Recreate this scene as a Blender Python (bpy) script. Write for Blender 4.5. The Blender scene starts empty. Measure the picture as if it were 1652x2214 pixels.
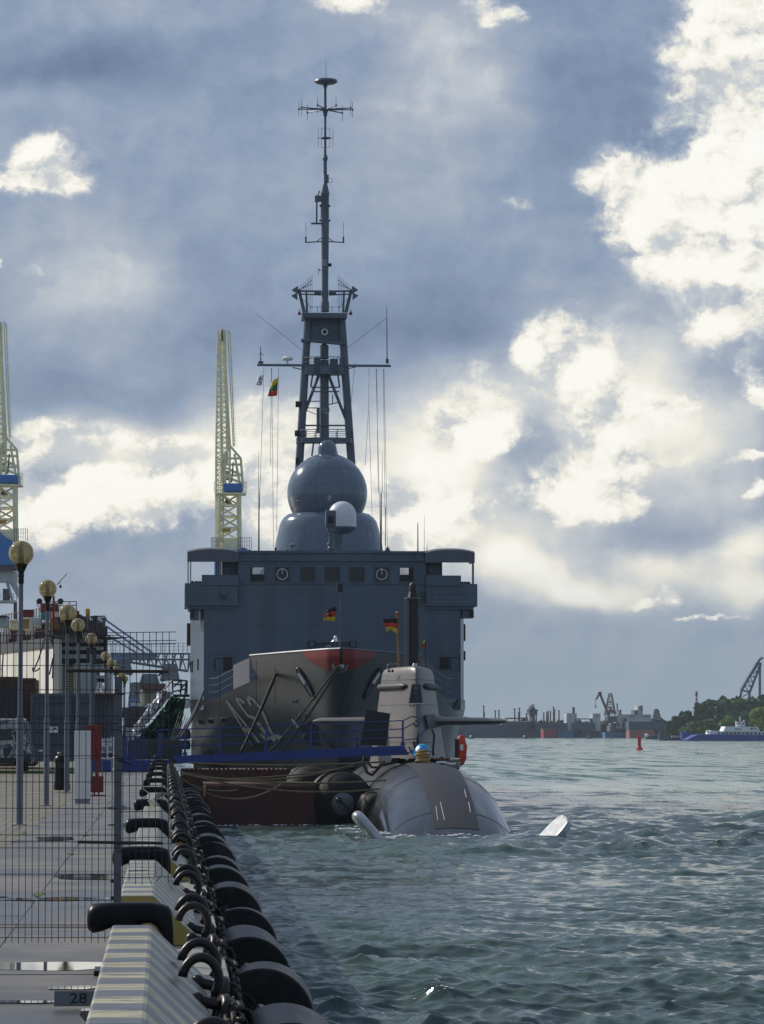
import bpy, bmesh, math, random
import numpy as np
from mathutils import Vector, Matrix
random.seed(7); rng = np.random.default_rng(7)
R = math.radians; PI = math.pi
S = bpy.context.scene; COL = S.collection

# ------------------------------------------------------------------ camera
F = 7500.0; EYE = 3.9; QZ = 2.15
PITCH = 3.586; YAW = 3.571
cam_d = bpy.data.cameras.new('camera'); cam = bpy.data.objects.new('camera', cam_d); COL.objects.link(cam)
cam_d.sensor_fit = 'VERTICAL'; cam_d.sensor_height = 36.0; cam_d.sensor_width = 36.0
cam_d.lens = 36.0 * F / 2214.0; cam_d.clip_start = 0.5; cam_d.clip_end = 20000
cam.location = (0, 0, EYE); cam.rotation_euler = (R(90 + PITCH), 0, R(-YAW)); S.camera = cam
# ------------------------------------------------------------------ sun, exposure
SUN_AZ, SUN_EL = 49.0, 34.0
sv = Vector((-math.sin(R(SUN_AZ)) * math.cos(R(SUN_EL)), math.cos(R(SUN_AZ)) * math.cos(R(SUN_EL)), math.sin(R(SUN_EL))))
sl = bpy.data.lights.new('sun', 'SUN'); sl.energy = 3.4; sl.angle = R(0.6); sl.color = (1.0, 0.94, 0.85)
so = bpy.data.objects.new('sun', sl); COL.objects.link(so); so.rotation_euler = sv.to_track_quat('Z', 'Y').to_euler()
S.view_settings.view_transform = 'Standard'; S.view_settings.look = 'None'
S.view_settings.exposure = 0.14; S.view_settings.gamma = 1.0
S.view_settings.use_curve_mapping = False
# ------------------------------------------------------------------ sky
W = bpy.data.worlds.new('World'); S.world = W; W.use_nodes = True
nt = W.node_tree; nt.nodes.clear(); N = nt.nodes; L = nt.links
def nd(t, **k):
    n = N.new(t)
    for a, b in k.items(): setattr(n, a, b)
    return n
def setin(n, i, v):
    if hasattr(v, 'is_linked') or isinstance(v, bpy.types.NodeSocket): L.new(v, n.inputs[i])
    else: n.inputs[i].default_value = v
def M(op, a, b=0.0, c=0.0, clamp=False):
    n = nd('ShaderNodeMath', operation=op, use_clamp=clamp); setin(n, 0, a); setin(n, 1, b); setin(n, 2, c); return n.outputs[0]
def VM(op, a, b=(0, 0, 0), c=(0, 0, 0), out=0):
    n = nd('ShaderNodeVectorMath', operation=op); setin(n, 0, a); setin(n, 1, b)
    if op == 'MULTIPLY_ADD': setin(n, 2, c)
    return n.outputs[out]
def SS(x, a, b, lo=0.0, hi=1.0):
    n = nd('ShaderNodeMapRange', interpolation_type='SMOOTHSTEP'); setin(n, 0, x); setin(n, 1, a); setin(n, 2, b); setin(n, 3, lo); setin(n, 4, hi); return n.outputs[0]
def NZ(vec, scale, detail=6, rough=0.55, out=0):
    n = nd('ShaderNodeTexNoise'); setin(n, 'Vector', vec); n.inputs['Scale'].default_value = scale
    n.inputs['Detail'].default_value = detail; n.inputs['Roughness'].default_value = rough; return n.outputs[out]
tc = nd('ShaderNodeTexCoord'); d = tc.outputs['Generated']
sx = nd('ShaderNodeSeparateXYZ'); L.new(d, sx.inputs[0])
az = M('ARCTAN2', sx.outputs[0], sx.outputs[1]); el = M('ARCSINE', sx.outputs[2])
U = M('MULTIPLY_ADD', az, F / 100, 3.57); V = M('MULTIPLY_ADD', el, -F / 100, 15.77)   # hundreds of photo pixels
cb = nd('ShaderNodeCombineXYZ'); L.new(U, cb.inputs[0]); L.new(V, cb.inputs[1])
dst = VM('MULTIPLY', d, (1, 1, 1.25))
w1 = NZ(dst, 22, 3, .55, 1); w2 = NZ(dst, 75, 7, .62, 1)
p = VM('ADD', cb.outputs[0], VM('MULTIPLY_ADD', w1, (1.5, 1.1, 0), (-.75, -.55, 0)))
p = VM('ADD', p, VM('MULTIPLY_ADD', w2, (1.3, 1.0, 0), (-.65, -.5, 0)))
psoft = VM('ADD', cb.outputs[0], VM('MULTIPLY_ADD', w1, (2.4, 1.6, 0), (-1.2, -.8, 0)))
def blobs(pos, lst, gr=1.0):
    acc = 0.0
    for (x, y, rx, ry, a) in lst:
        q = VM('MULTIPLY_ADD', pos, (100 / rx / gr, 100 / ry / gr, 0), (-x / rx / gr, -y / ry / gr, 0))
        dd = VM('DOT_PRODUCT', q, q, out=1)
        e = M('POWER', 0.3679, dd)
        acc = M('MULTIPLY_ADD', e, a, acc)
    return acc
white = [(1665, 60, 120, 170, 1.9), (1680, 250, 105, 170, 2.0), (1620, 440, 115, 150, 1.9), (1560, 480, 120, 90, .8), (1480, 470, 120, 75, 1.3), (1345, 385, 68, 48, 1.1), (1560, 540, 110, 50, .6),
    (120, 370, 66, 48, 1.2), (45, 405, 55, 24, .9), (150, 410, 40, 30, .4), (735, 8, 60, 28, .9), (1050, 30, 42, 30, .6), (1130, 45, 25, 16, .5),
    (1105, 438, 45, 18, .7), (1570, 695, 60, 32, .85), (100, 590, 30, 14, .45), (20, 590, 16, 12, .5),
    (190, 1095, 150, 48, 1.25), (250, 1040, 200, 30, .5), (90, 1120, 70, 45, .7), (330, 1080, 90, 40, .9), (420, 1080, 90, 30, .85), (500, 1040, 60, 45, .7), (60, 1165, 60, 16, .45), (300, 940, 120, 26, .72), (430, 935, 70, 14, .55), (120, 930, 90, 25, .7), (60, 980, 70, 28, .6),
    (600, 890, 80, 60, .8), (600, 1030, 90, 70, .8), (580, 1120, 60, 40, .7), (810, 1060, 60, 60, .9), (900, 1120, 110, 55, .9), (860, 1170, 70, 50, .7), (1010, 1095, 75, 22, .65),
    (1030, 850, 60, 60, .75), (960, 910, 60, 26, .5), (1080, 935, 60, 38, .9), (1040, 940, 60, 30, .5),
    (1225, 755, 65, 50, 1.0), (1190, 730, 60, 50, .6), (1290, 800, 60, 90, .8), (1290, 890, 35, 60, .9), (1310, 970, 45, 50, .95), (1290, 1050, 85, 50, 1.1), (1220, 1095, 55, 28, .95), (1335, 1090, 60, 30, .7), (1180, 1070, 50, 18, .6),
    (1400, 880, 80, 30, .6), (1390, 985, 80, 13, .62), (1600, 982, 55, 9, .6), (1475, 850, 35, 22, .6), (1650, 830, 25, 45, .8), (1607, 1053, 16, 13, .75),
    (1436, 1300, 26, 15, .62), (1366, 1313, 30, 12, .62), (1548, 1357, 90, 5, .8)]
soft = [(1350, 850, 260, 160, .12), (900, 1010, 200, 120, .16), (1250, 1180, 160, 60, .12), (900, 60, 160, 90, .22), (1050, 180, 140, 80, .24), (880, 250, 130, 100, .16), (170, 560, 130, 120, .20), (280, 620, 90, 70, .12), (120, 330, 300, 60, .06), (300, 30, 200, 50, .12), (80, 240, 200, 30, .1), (600, 480, 300, 130, .07), (900, 420, 180, 90, .08), (180, 690, 120, 60, .1), (260, 780, 80, 60, .08),
    (130, 170, 180, 60, -.12), (230, 130, 140, 60, -.08), (1250, 200, 130, 170, -.1), (1400, 250, 70, 140, -.08), (950, 700, 220, 90, -.17), (640, 740, 280, 60, -.12), (150, 850, 230, 60, -.12), (450, 600, 150, 110, -.07), (850, 560, 220, 80, -.07),
    (300, 930, 330, 50, .34), (560, 900, 120, 90, .3), (550, 1080, 120, 110, .35), (240, 1010, 260, 50, .3), (880, 1120, 200, 130, .42), (1000, 880, 150, 100, .35), (960, 990, 120, 60, .22), (1330, 760, 200, 120, .3), (1420, 900, 160, 90, .24), (1560, 620, 120, 60, .2), (1350, 1010, 220, 110, .24),
    (1130, 1262, 100, 50, .42), (1060, 1220, 70, 50, .3), (1290, 1305, 110, 36, .45), (1200, 1300, 90, 26, .25), (1400, 1240, 120, 40, .3), (1500, 1270, 120, 60, .2), (1620, 1200, 80, 70, .45), (1630, 1310, 80, 50, .4), (1560, 1080, 110, 60, .1), (1150, 1150, 120, 60, .12), (1610, 880, 90, 60, .08), (1500, 1150, 120, 40, -.06), (1120, 960, 40, 60, -.14), (1180, 980, 50, 70, -.22),
    (380, 1250, 80, 30, .05), (1250, 100, 80, 30, .08)]
Wf = blobs(p, white, 1.22); Sf = blobs(psoft, soft)
pn = VM('ADD', dst, VM('MULTIPLY_ADD', w2, (.012, .012, .012), (-.006, -.006, -.006)))
n1 = NZ(pn, 42, 10, .60); n1b = NZ(VM('ADD', pn, (-.0042, 0, .0050)), 42, 6, .58); n2 = NZ(dst, 9, 4, .5); n3 = NZ(pn, 150, 7, .66)
relief = M('SUBTRACT', n1, n1b)
# same kind of cloud everywhere else round the sky
inx = M('MULTIPLY', SS(U, -9, -3), SS(U, 26, 20)); iny = SS(V, -8, -3); infr = M('MULTIPLY', inx, iny)
outw = M('MULTIPLY', SS(n2, .56, .72), M('SUBTRACT', 1.0, infr))
env = M('MINIMUM', M('MULTIPLY_ADD', outw, .9, Wf), 1.3)
fw = M('ADD', env, M('MULTIPLY_ADD', n1, 2.2, -1.10))
fw = M('ADD', fw, M('MULTIPLY_ADD', n3, .75, -.375))
Tw = M('MULTIPLY', SS(fw, .05, .95), SS(env, .04, .42))
Tw = M('MAXIMUM', Tw, SS(M('MULTIPLY_ADD', n3, .5, M('ADD', Wf, -.25)), .98, 1.3))
inner = M('ADD', M('MULTIPLY_ADD', relief, 3.4, .90), M('MULTIPLY_ADD', NZ(dst, 24, 6, .55), .7, -.35))
inner = M('ADD', inner, M('MULTIPLY', SS(env, .3, 1.2), .05))
inner = SS(inner, .45, 1.15, .62, 1.0)
Tw2 = inner
base = SS(V, 15.8, 2.0, .37, .30)
mid = M('MULTIPLY', SS(V, 15.8, 13.2), -.0)
fs = M('MULTIPLY_ADD', Sf, 1.15, base); fs = M('MULTIPLY_ADD', n1, .15, M('ADD', fs, -.075)); fs = M('MULTIPLY_ADD', n2, .16, M('ADD', fs, -.08))
fs = M('MULTIPLY_ADD', relief, .36, fs)
T = M('ADD', M('MULTIPLY', fs, M('SUBTRACT', 1.0, Tw)), M('MULTIPLY', Tw2, Tw), clamp=True)
ramp = nd('ShaderNodeValToRGB'); L.new(T, ramp.inputs[0]); cr = ramp.color_ramp
stops = [(0, (.09, .135, .235)), (.14, (.15, .205, .32)), (.32, (.225, .295, .415)), (.5, (.35, .395, .48)), (.68, (.57, .59, .60)), (.84, (.82, .79, .70)), (1, (.93, .91, .85))]
cr.elements[0].position = 0; cr.elements[0].color = (*stops[0][1], 1); cr.elements[1].position = 1; cr.elements[1].color = (*stops[-1][1], 1)
for q, c in stops[1:-1]: e = cr.elements.new(q); e.color = (*c, 1)
# thin air towards the horizon, a little greyer and greener
hz = SS(V, 11.5, 15.8, 0, .75)
mh = nd('ShaderNodeMix', data_type='RGBA'); L.new(M('MULTIPLY', hz, M('SUBTRACT', 1.0, Tw)), mh.inputs[0]); L.new(ramp.outputs[0], mh.inputs[6]); mh.inputs[7].default_value = (.255, .335, .40, 1)
sky = nd('ShaderNodeTexSky', sky_type='NISHITA'); sky.sun_disc = False; sky.sun_elevation = R(SUN_EL); sky.sun_rotation = R(-SUN_AZ); sky.dust_density = 2.0
STR = 0.1
vm = VM('SCALE', mh.outputs[2]); N[-1].inputs[3].default_value = 1.0 / STR
mx = nd('ShaderNodeMix', data_type='RGBA'); mx.inputs[0].default_value = .93; L.new(sky.outputs[0], mx.inputs[6]); L.new(vm, mx.inputs[7])
bg = nd('ShaderNodeBackground'); L.new(mx.outputs[2], bg.inputs[0]); bg.inputs[1].default_value = STR
wo = nd('ShaderNodeOutputWorld'); L.new(bg.outputs[0], wo.inputs[0])
W.cycles.sampling_method = 'MANUAL'; W.cycles.sample_map_resolution = 512
S.cycles.max_bounces = 6; S.cycles.diffuse_bounces = 3; S.cycles.glossy_bounces = 3; S.cycles.transmission_bounces = 4; S.cycles.transparent_max_bounces = 12
S.cycles.volume_bounces = 0; S.cycles.use_denoising = True

# ------------------------------------------------------------------ helpers
_cy, _sy, _cp, _sp = math.cos(R(YAW)), math.sin(R(YAW)), math.cos(R(PITCH)), math.sin(R(PITCH))
FW = Vector((_sy * _cp, _cy * _cp, _sp)); RT = Vector((_cy, -_sy, 0)); UP = RT.cross(FW)
def P(u, v, Y):
    """point of the place at distance Y along the quay that is seen at photo position u, v"""
    r = FW + RT * ((u - 826) / F) + UP * ((1107 - v) / F)
    return Vector((0, 0, EYE)) + r * (Y / r.y)
def PG(u, v, z):
    r = FW + RT * ((u - 826) / F) + UP * ((1107 - v) / F)
    return Vector((0, 0, EYE)) + r * ((z - EYE) / r.z)
K = 1652 / 2999
def zoom(x0, y0, s): return lambda x, y, Y: P((x / s + x0) * K, (y / s + y0) * K, Y)
class MB:
    def __init__(s): s.v = []; s.f = []; s.uv = None
    def add(s, vs, fs):
        n = len(s.v); s.v += [tuple(q) for q in vs]; s.f += [tuple(i + n for i in f) for f in fs]; return s
    def box(s, x0, x1, y0, y1, z0, z1):
        return s.add([(x0, y0, z0), (x1, y0, z0), (x1, y1, z0), (x0, y1, z0), (x0, y0, z1), (x1, y0, z1), (x1, y1, z1), (x0, y1, z1)],
              [(0, 3, 2, 1), (4, 5, 6, 7), (0, 1, 5, 4), (1, 2, 6, 5), (2, 3, 7, 6), (3, 0, 4, 7)])
    def pbox(s, a, b, dep, back=0.0):
        """upright box with opposite front corners a, b, going dep deeper"""
        x0, x1 = sorted((a[0], b[0])); z0, z1 = sorted((a[2], b[2])); y = min(a[1], b[1])
        return s.box(x0, x1, y - back, y + dep, z0, z1)
    def cyl(s, p0, p1, r0, r1=None, n=8, cap=True):
        p0 = Vector(p0); p1 = Vector(p1); r1 = r0 if r1 is None else r1
        ax = (p1 - p0)
        if ax.length < 1e-6: return s
        ax.normalize(); a = ax.orthogonal().normalized(); b = ax.cross(a)
        vs = []
        for p, r in ((p0, r0), (p1, r1)):
            for i in range(n):
                t = 2 * PI * (i + .5) / n; vs.append(p + a * (r * math.cos(t)) + b * (r * math.sin(t)))
        fs = [(i, (i + 1) % n, n + (i + 1) % n, n + i) for i in range(n)]
        if cap: fs += [tuple(range(n - 1, -1, -1)), tuple(range(n, 2 * n))]
        return s.add(vs, fs)
    def path(s, pts, r, n=6, closed=False):
        pts = [Vector(q) for q in pts]; m = len(pts); vs = []; prev = None
        for i in range(m):
            if closed: t = pts[(i + 1) % m] - pts[i - 1]
            else: t = pts[min(i + 1, m - 1)] - pts[max(i - 1, 0)]
            t.normalize()
            a = t.orthogonal().normalized() if prev is None else (prev - t * prev.dot(t)).normalized()
            prev = a; b = t.cross(a); rr = r[i] if isinstance(r, (list, tuple)) else r
            for j in range(n):
                k = 2 * PI * j / n; vs.append(pts[i] + a * (rr * math.cos(k)) + b * (rr * math.sin(k)))
        fs = []
        for i in range(m if closed else m - 1):
            for j in range(n): fs.append((i * n + j, i * n + (j + 1) % n, ((i + 1) % m) * n + (j + 1) % n, ((i + 1) % m) * n + j))
        if not closed: fs += [tuple(range(n - 1, -1, -1)), tuple((m - 1) * n + j for j in range(n))]
        return s.add(vs, fs)
    def lathe(s, prof, c, n=24, axis='z', a0=0, a1=2 * PI):
        c = Vector(c); vs = []; full = abs(a1 - a0 - 2 * PI) < 1e-6; m = n if full else n + 1
        for (r, h) in prof:
            for i in range(m):
                t = a0 + (a1 - a0) * i / n
                q = (r * math.cos(t), r * math.sin(t), h) if axis == 'z' else ((r * math.cos(t), h, r * math.sin(t)) if axis == 'y' else (h, r * math.cos(t), r * math.sin(t)))
                vs.append(c + Vector(q))
        fs = []
        for k in range(len(prof) - 1):
            for i in range(n if full else m - 1):
                j = (i + 1) % m; fs.append((k * m + i, k * m + j, (k + 1) * m + j, (k + 1) * m + i))
        return s.add(vs, fs)
    def ball(s, c, r, n=20, rings=12, a=-PI / 2, b=PI / 2):
        return s.lathe([(r * math.cos(a + (b - a) * i / rings), r * math.sin(a + (b - a) * i / rings)) for i in range(rings + 1)], c, n)
    def prism(s, poly, y0, y1):
        """poly of (x, z) pulled along y"""
        n = len(poly)
        return s.add([(x, y0, z) for x, z in poly] + [(x, y1, z) for x, z in poly],
              [tuple(range(n)), tuple(range(2 * n - 1, n - 1, -1))] + [(i, n + i, n + (i + 1) % n, (i + 1) % n) for i in range(n)])
    def vprism(s, poly, z0, z1):
        n = len(poly)
        return s.add([(x, y, z0) for x, y in poly] + [(x, y, z1) for x, y in poly],
              [tuple(range(n - 1, -1, -1)), tuple(range(n, 2 * n))] + [(i, (i + 1) % n, n + (i + 1) % n, n + i) for i in range(n)])
    def poly(s, pts, th=0.0, dirv=(0, 1, 0)):
        """flat outline pts given thickness th"""
        n = len(pts); dv = Vector(dirv) * th; pts = [Vector(q) for q in pts]
        return s.add(pts + [q + dv for q in pts], [tuple(range(n)), tuple(range(2 * n - 1, n - 1, -1))] + [(i, n + i, n + (i + 1) % n, (i + 1) % n) for i in range(n)])
    def torus(s, c, Rr, r, ax=(0, 0, 1), n=20, m=6, a0=0, a1=2 * PI):
        ax = Vector(ax).normalized(); a = ax.orthogonal().normalized(); b = ax.cross(a); c = Vector(c); full = abs(a1 - a0 - 2 * PI) < 1e-6
        k = n if full else n + 1
        return s.path([c + a * (Rr * math.cos(a0 + (a1 - a0) * i / n)) + b * (Rr * math.sin(a0 + (a1 - a0) * i / n)) for i in range(k)], r, m, full)
    def grid(s, rows, closed=False):
        m = len(rows[0]); n = len(rows)
        fs = []
        for i in range(n - 1):
            for j in range(m if closed else m - 1): fs.append((i * m + j, i * m + (j + 1) % m, (i + 1) * m + (j + 1) % m, (i + 1) * m + j))
        return s.add([q for r_ in rows for q in r_], fs)
    def lattice(s, p0, p1, w0, w1, n, r, rb=None, k=4, dirx=None):
        """square lattice mast from p0 to p1"""
        p0 = Vector(p0); p1 = Vector(p1); ax = (p1 - p0).normalized()
        a = Vector(dirx).normalized() if dirx is not None else (Vector((0, 1, 0)).cross(ax).normalized() if abs(ax.y) < .9 else Vector((1, 0, 0)))
        a = (a - ax * a.dot(ax)).normalized(); b = ax.cross(a); rb = rb or r * .6
        def cor(t, i):
            w = (w0 + (w1 - w0) * t) / 2; sx_, sy_ = [(-1, -1), (1, -1), (1, 1), (-1, 1)][i]
            return p0.lerp(p1, t) + a * (w * sx_) + b * (w * sy_)
        for i in range(4): s.cyl(cor(0, i), cor(1, i), r, r, k)
        for q in range(n):
            t0, t1 = q / n, (q + 1) / n
            for i in range(4):
                j = (i + 1) % 4
                s.cyl(cor(t1, i), cor(t1, j), rb, rb, 3, False)
                s.cyl(cor(t0, i if q % 2 else j), cor(t1, j if q % 2 else i), rb, rb, 3, False)
        return s
    def build(s, name, mt, parent=None, smooth=False, kind=None, bevel=0):
        off = Vector((0, 0, 0))
        if parent is not None: off = ROOTLOC[parent.name]
        me = bpy.data.meshes.new(name)
        me.from_pydata([(x - off.x, y - off.y, z - off.z) for x, y, z in s.v], [], s.f); me.materials.append(mt)
        if smooth: me.polygons.foreach_set('use_smooth', [True] * len(me.polygons))
        me.validate(); me.update()
        if smooth is not True and smooth:
            me.set_sharp_from_angle(angle=R(smooth))
        o = bpy.data.objects.new(name, me); COL.objects.link(o)
        if parent is not None: o.parent = parent; ROOTLOC[o.name] = off
        else: ROOTLOC[o.name] = off
        if kind: o['kind'] = kind
        if bevel:
            b = o.modifiers.new('bevel', 'BEVEL'); b.width = bevel; b.segments = 2; b.limit_method = 'ANGLE'
        return o
ROOTLOC = {}
def tag(o, label=None, cat=None, group=None, kind=None):
    if label: o['label'] = label
    if cat: o['category'] = cat
    if group: o['group'] = group
    if kind: o['kind'] = kind
    return o
def thing(name, label, cat, loc=(0, 0, 0), group=None):
    o = bpy.data.objects.new(name, None); o.empty_display_size = .2; COL.objects.link(o); o.location = loc
    ROOTLOC[o.name] = Vector(loc); return tag(o, label, cat, group)
def copy_tree(o, parent=None):
    c = o.copy(); COL.objects.link(c); c.parent = parent
    for ch in list(o.children): copy_tree(ch, c)
    return c
def orig(o, x): ROOTLOC[o.name] = Vector(x)
ORD = ['first', 'second', 'third', 'fourth', 'fifth', 'sixth', 'seventh', 'eighth', 'ninth', 'tenth', 'eleventh', 'twelfth', 'thirteenth', 'fourteenth', 'fifteenth', 'sixteenth', 'seventeenth', 'eighteenth', 'nineteenth']
for tens, te in (('twenty', 'twentieth'), ('thirty', 'thirtieth'), ('forty', 'fortieth')): ORD += [te] + [tens + '-' + o_ for o_ in ORD[:9]]
# ------------------------------------------------------------------ materials
def mat(name, col, rough=.6, metal=0.0, var=.25, scale=3.0, bump=0.0, col2=None, streak=0.0, spec=.5, bscale=None, stretch=(1, 1, 1), coat=0.0, thr=(.4, .65), plates=0.0):
    m = bpy.data.materials.new(name); m.use_nodes = True; t = m.node_tree; b = t.nodes['Principled BSDF']
    b.inputs['Roughness'].default_value = rough; b.inputs['Metallic'].default_value = metal; b.inputs['Specular IOR Level'].default_value = spec
    b.inputs['Coat Weight'].default_value = coat
    g = t.nodes.new('ShaderNodeNewGeometry'); mp = t.nodes.new('ShaderNodeMapping'); mp.inputs['Scale'].default_value = stretch; t.links.new(g.outputs['Position'], mp.inputs[0])
    n = t.nodes.new('ShaderNodeTexNoise'); n.inputs['Scale'].default_value = scale; n.inputs['Detail'].default_value = 6; n.inputs['Roughness'].default_value = .6; t.links.new(mp.outputs[0], n.inputs['Vector'])
    r = t.nodes.new('ShaderNodeMapRange'); t.links.new(n.outputs[0], r.inputs[0]); r.inputs[1].default_value = thr[0]; r.inputs[2].default_value = thr[1]
    x = t.nodes.new('ShaderNodeMix'); x.data_type = 'RGBA'; t.links.new(r.outputs[0], x.inputs[0])
    c2 = col2 or tuple(c * (1 - var) for c in col)
    x.inputs[6].default_value = (*col, 1); x.inputs[7].default_value = (*c2, 1); out = x.outputs[2]
    if streak:
        mp2 = t.nodes.new('ShaderNodeMapping'); mp2.inputs['Scale'].default_value = (2.2, 2.2, .12); t.links.new(g.outputs['Position'], mp2.inputs[0])
        n2 = t.nodes.new('ShaderNodeTexNoise'); n2.inputs['Scale'].default_value = scale * 1.5; n2.inputs['Detail'].default_value = 5; t.links.new(mp2.outputs[0], n2.inputs['Vector'])
        r2 = t.nodes.new('ShaderNodeMapRange'); t.links.new(n2.outputs[0], r2.inputs[0]); r2.inputs[1].default_value = .5; r2.inputs[2].default_value = .75; r2.inputs[4].default_value = streak
        x2 = t.nodes.new('ShaderNodeMix'); x2.data_type = 'RGBA'; t.links.new(r2.outputs[0], x2.inputs[0]); t.links.new(out, x2.inputs[6])
        x2.inputs[7].default_value = (col[0] * .45, col[1] * .4, col[2] * .35, 1); out = x2.outputs[2]
    if plates:
        se = t.nodes.new('ShaderNodeSeparateXYZ'); t.links.new(g.outputs['Position'], se.inputs[0]); ad = t.nodes.new('ShaderNodeMath'); t.links.new(se.outputs[0], ad.inputs[0]); t.links.new(se.outputs[1], ad.inputs[1])
        co = t.nodes.new('ShaderNodeCombineXYZ'); t.links.new(ad.outputs[0], co.inputs[0]); t.links.new(se.outputs[2], co.inputs[1]); bt = t.nodes.new('ShaderNodeTexBrick'); t.links.new(co.outputs[0], bt.inputs[0])
        bt.inputs['Scale'].default_value = 1; bt.inputs['Brick Width'].default_value = 2.9; bt.inputs['Row Height'].default_value = 1.55; bt.inputs['Mortar Size'].default_value = .018; bt.inputs['Color1'].default_value = (1, 1, 1, 1); bt.inputs['Color2'].default_value = (.86, .88, .90, 1); bt.inputs['Mortar'].default_value = (.62, .62, .64, 1)
        xb = t.nodes.new('ShaderNodeMix'); xb.data_type = 'RGBA'; xb.blend_type = 'MULTIPLY'; xb.inputs[0].default_value = plates; t.links.new(out, xb.inputs[6]); t.links.new(bt.outputs[0], xb.inputs[7]); out = xb.outputs[2]
    t.links.new(out, b.inputs['Base Color'])
    if bump:
        bp = t.nodes.new('ShaderNodeBump'); bp.inputs['Strength'].default_value = bump; bp.inputs['Distance'].default_value = .02
        n3 = t.nodes.new('ShaderNodeTexNoise'); n3.inputs['Scale'].default_value = bscale or scale * 4; n3.inputs['Detail'].default_value = 5; t.links.new(mp.outputs[0], n3.inputs['Vector'])
        t.links.new(n3.outputs[0], bp.inputs['Height']); t.links.new(bp.outputs[0], b.inputs['Normal'])
    return m
def glassy(name, col, rough=.1, alpha=1.0):
    m = mat(name, col, rough, 0, .1); m.node_tree.nodes['Principled BSDF'].inputs['Alpha'].default_value = alpha; return m
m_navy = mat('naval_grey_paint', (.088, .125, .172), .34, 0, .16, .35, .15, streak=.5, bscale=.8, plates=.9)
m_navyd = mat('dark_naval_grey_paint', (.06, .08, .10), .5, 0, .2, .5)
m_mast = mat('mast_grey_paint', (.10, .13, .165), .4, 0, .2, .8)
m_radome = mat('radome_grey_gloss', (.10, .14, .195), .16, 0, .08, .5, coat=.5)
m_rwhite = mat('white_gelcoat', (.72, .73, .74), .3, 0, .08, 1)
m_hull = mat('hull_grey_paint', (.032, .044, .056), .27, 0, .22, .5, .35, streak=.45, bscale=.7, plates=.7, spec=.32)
m_black = mat('black_paint', (.012, .012, .014), .5, 0, .3, 2)
m_glass = mat('dark_window_glass', (.012, .016, .02), .06, 0, .2, 1)
m_red = mat('red_paint', (.20, .005, .006), .5, 0, .25, 1.5)
m_rubber = mat('black_rubber', (.006, .006, .007), .45, 0, .3, 2.2, .2, col2=(.03, .028, .026), bscale=25, spec=.3, thr=(.5, .7))
m_rubberm = mat('matt_rubber', (.007, .007, .008), .7, 0, .3, 2, .2, col2=(.018, .017, .016), spec=.2)
m_iron = mat('black_iron', (.008, .008, .009), .4, .1, .3, 6, .2, col2=(.02, .014, .011), spec=.4)
m_bollard = mat('glossy_black_bollard_paint', (.007, .008, .010), .36, 0, .3, 5, .1, spec=.15)
m_chain = mat('rusty_black_chain', (.009, .008, .007), .6, 0, .3, 9, .3, col2=(.026, .016, .011), spec=.25)
m_blue = mat('blue_gangway_paint', (.008, .036, .22), .45, 0, .25, 2)
m_bargered = mat('worn_red_lead_paint', (.075, .014, .011), .7, 0, .3, 1.2, .3, col2=(.035, .013, .012), streak=.6)
m_rust = mat('rusty_steel', (.10, .035, .02), .8, 0, .4, 3, .4, col2=(.04, .02, .015))
m_rope = mat('hemp_rope', (.14, .11, .06), .85, 0, .3, 8, .4)
m_ropeb = mat('black_rope', (.015, .015, .016), .8, 0, .3, 5)
m_sub = mat('submarine_hull_paint', (.10, .106, .122), .25, .8, .3, .7, .10, streak=.4, spec=.5, bscale=1.5)
m_sail = mat('submarine_sail_paint', (.16, .145, .13), .42, 0, .12, .8, .08, streak=.25)
_t = m_sub.node_tree; _g = _t.nodes.new('ShaderNodeNewGeometry'); _s = _t.nodes.new('ShaderNodeSeparateXYZ'); _t.links.new(_g.outputs['Position'], _s.inputs[0]); _n = _t.nodes.new('ShaderNodeTexNoise'); _n.inputs['Scale'].default_value = .8; _t.links.new(_g.outputs['Position'], _n.inputs[0])
_a = _t.nodes.new('ShaderNodeMath'); _a.operation = 'MULTIPLY_ADD'; _t.links.new(_n.outputs[0], _a.inputs[0]); _a.inputs[1].default_value = -1.0; _t.links.new(_s.outputs[2], _a.inputs[2])
_r = _t.nodes.new('ShaderNodeMapRange'); _t.links.new(_a.outputs[0], _r.inputs[0]); _r.inputs[1].default_value = .1; _r.inputs[2].default_value = 1.1; _r.inputs[3].default_value = .10; _r.inputs[4].default_value = .30; _t.links.new(_r.outputs[0], _t.nodes['Principled BSDF'].inputs['Roughness'])
m_subdeck = mat('submarine_antislip_paint', (.018, .016, .020), .55, 0, .2, 2, .2)
m_steel = mat('wet_steel_blade', (.42, .43, .44), .3, .3, .3, 4)
m_galv = mat('galvanised_steel', (.13, .14, .155), .5, .5, .2, 4)
m_wire = mat('fence_wire', (.035, .037, .04), .5, .3, .3, 10)
m_pole = mat('lamp_pole_paint', (.14, .155, .19), .42, 0, .15, 3, streak=.2)
m_concw = mat('pale_kerb_concrete', (.30, .285, .245), .55, 0, .3, 4, .3)
m_white = mat('white_paint', (.72, .72, .70), .5, 0, .12, 2, streak=.2)
m_cream = mat('cream_crane_paint', (.85, .80, .52), .55, 0, .2, 1)
m_cblue = mat('crane_blue_paint', (.015, .16, .50), .45, 0, .15, 1)
m_dock = mat('whitewashed_dock_side', (.82, .79, .70), .7, 0, .22, .35, .2, streak=.55)
m_dockd = mat('dark_dock_steel', (.05, .055, .065), .7, 0, .3, 1)
m_dockg = mat('weathered_dock_grey', (.42, .47, .50), .6, 0, .3, .6, streak=.4)
m_cont = mat('grey_blue_container_paint', (.068, .092, .118), .5, 0, .2, .7, streak=.3)
m_contb = mat('brown_container_paint', (.10, .035, .022), .6, 0, .3, .8, streak=.3)
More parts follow.
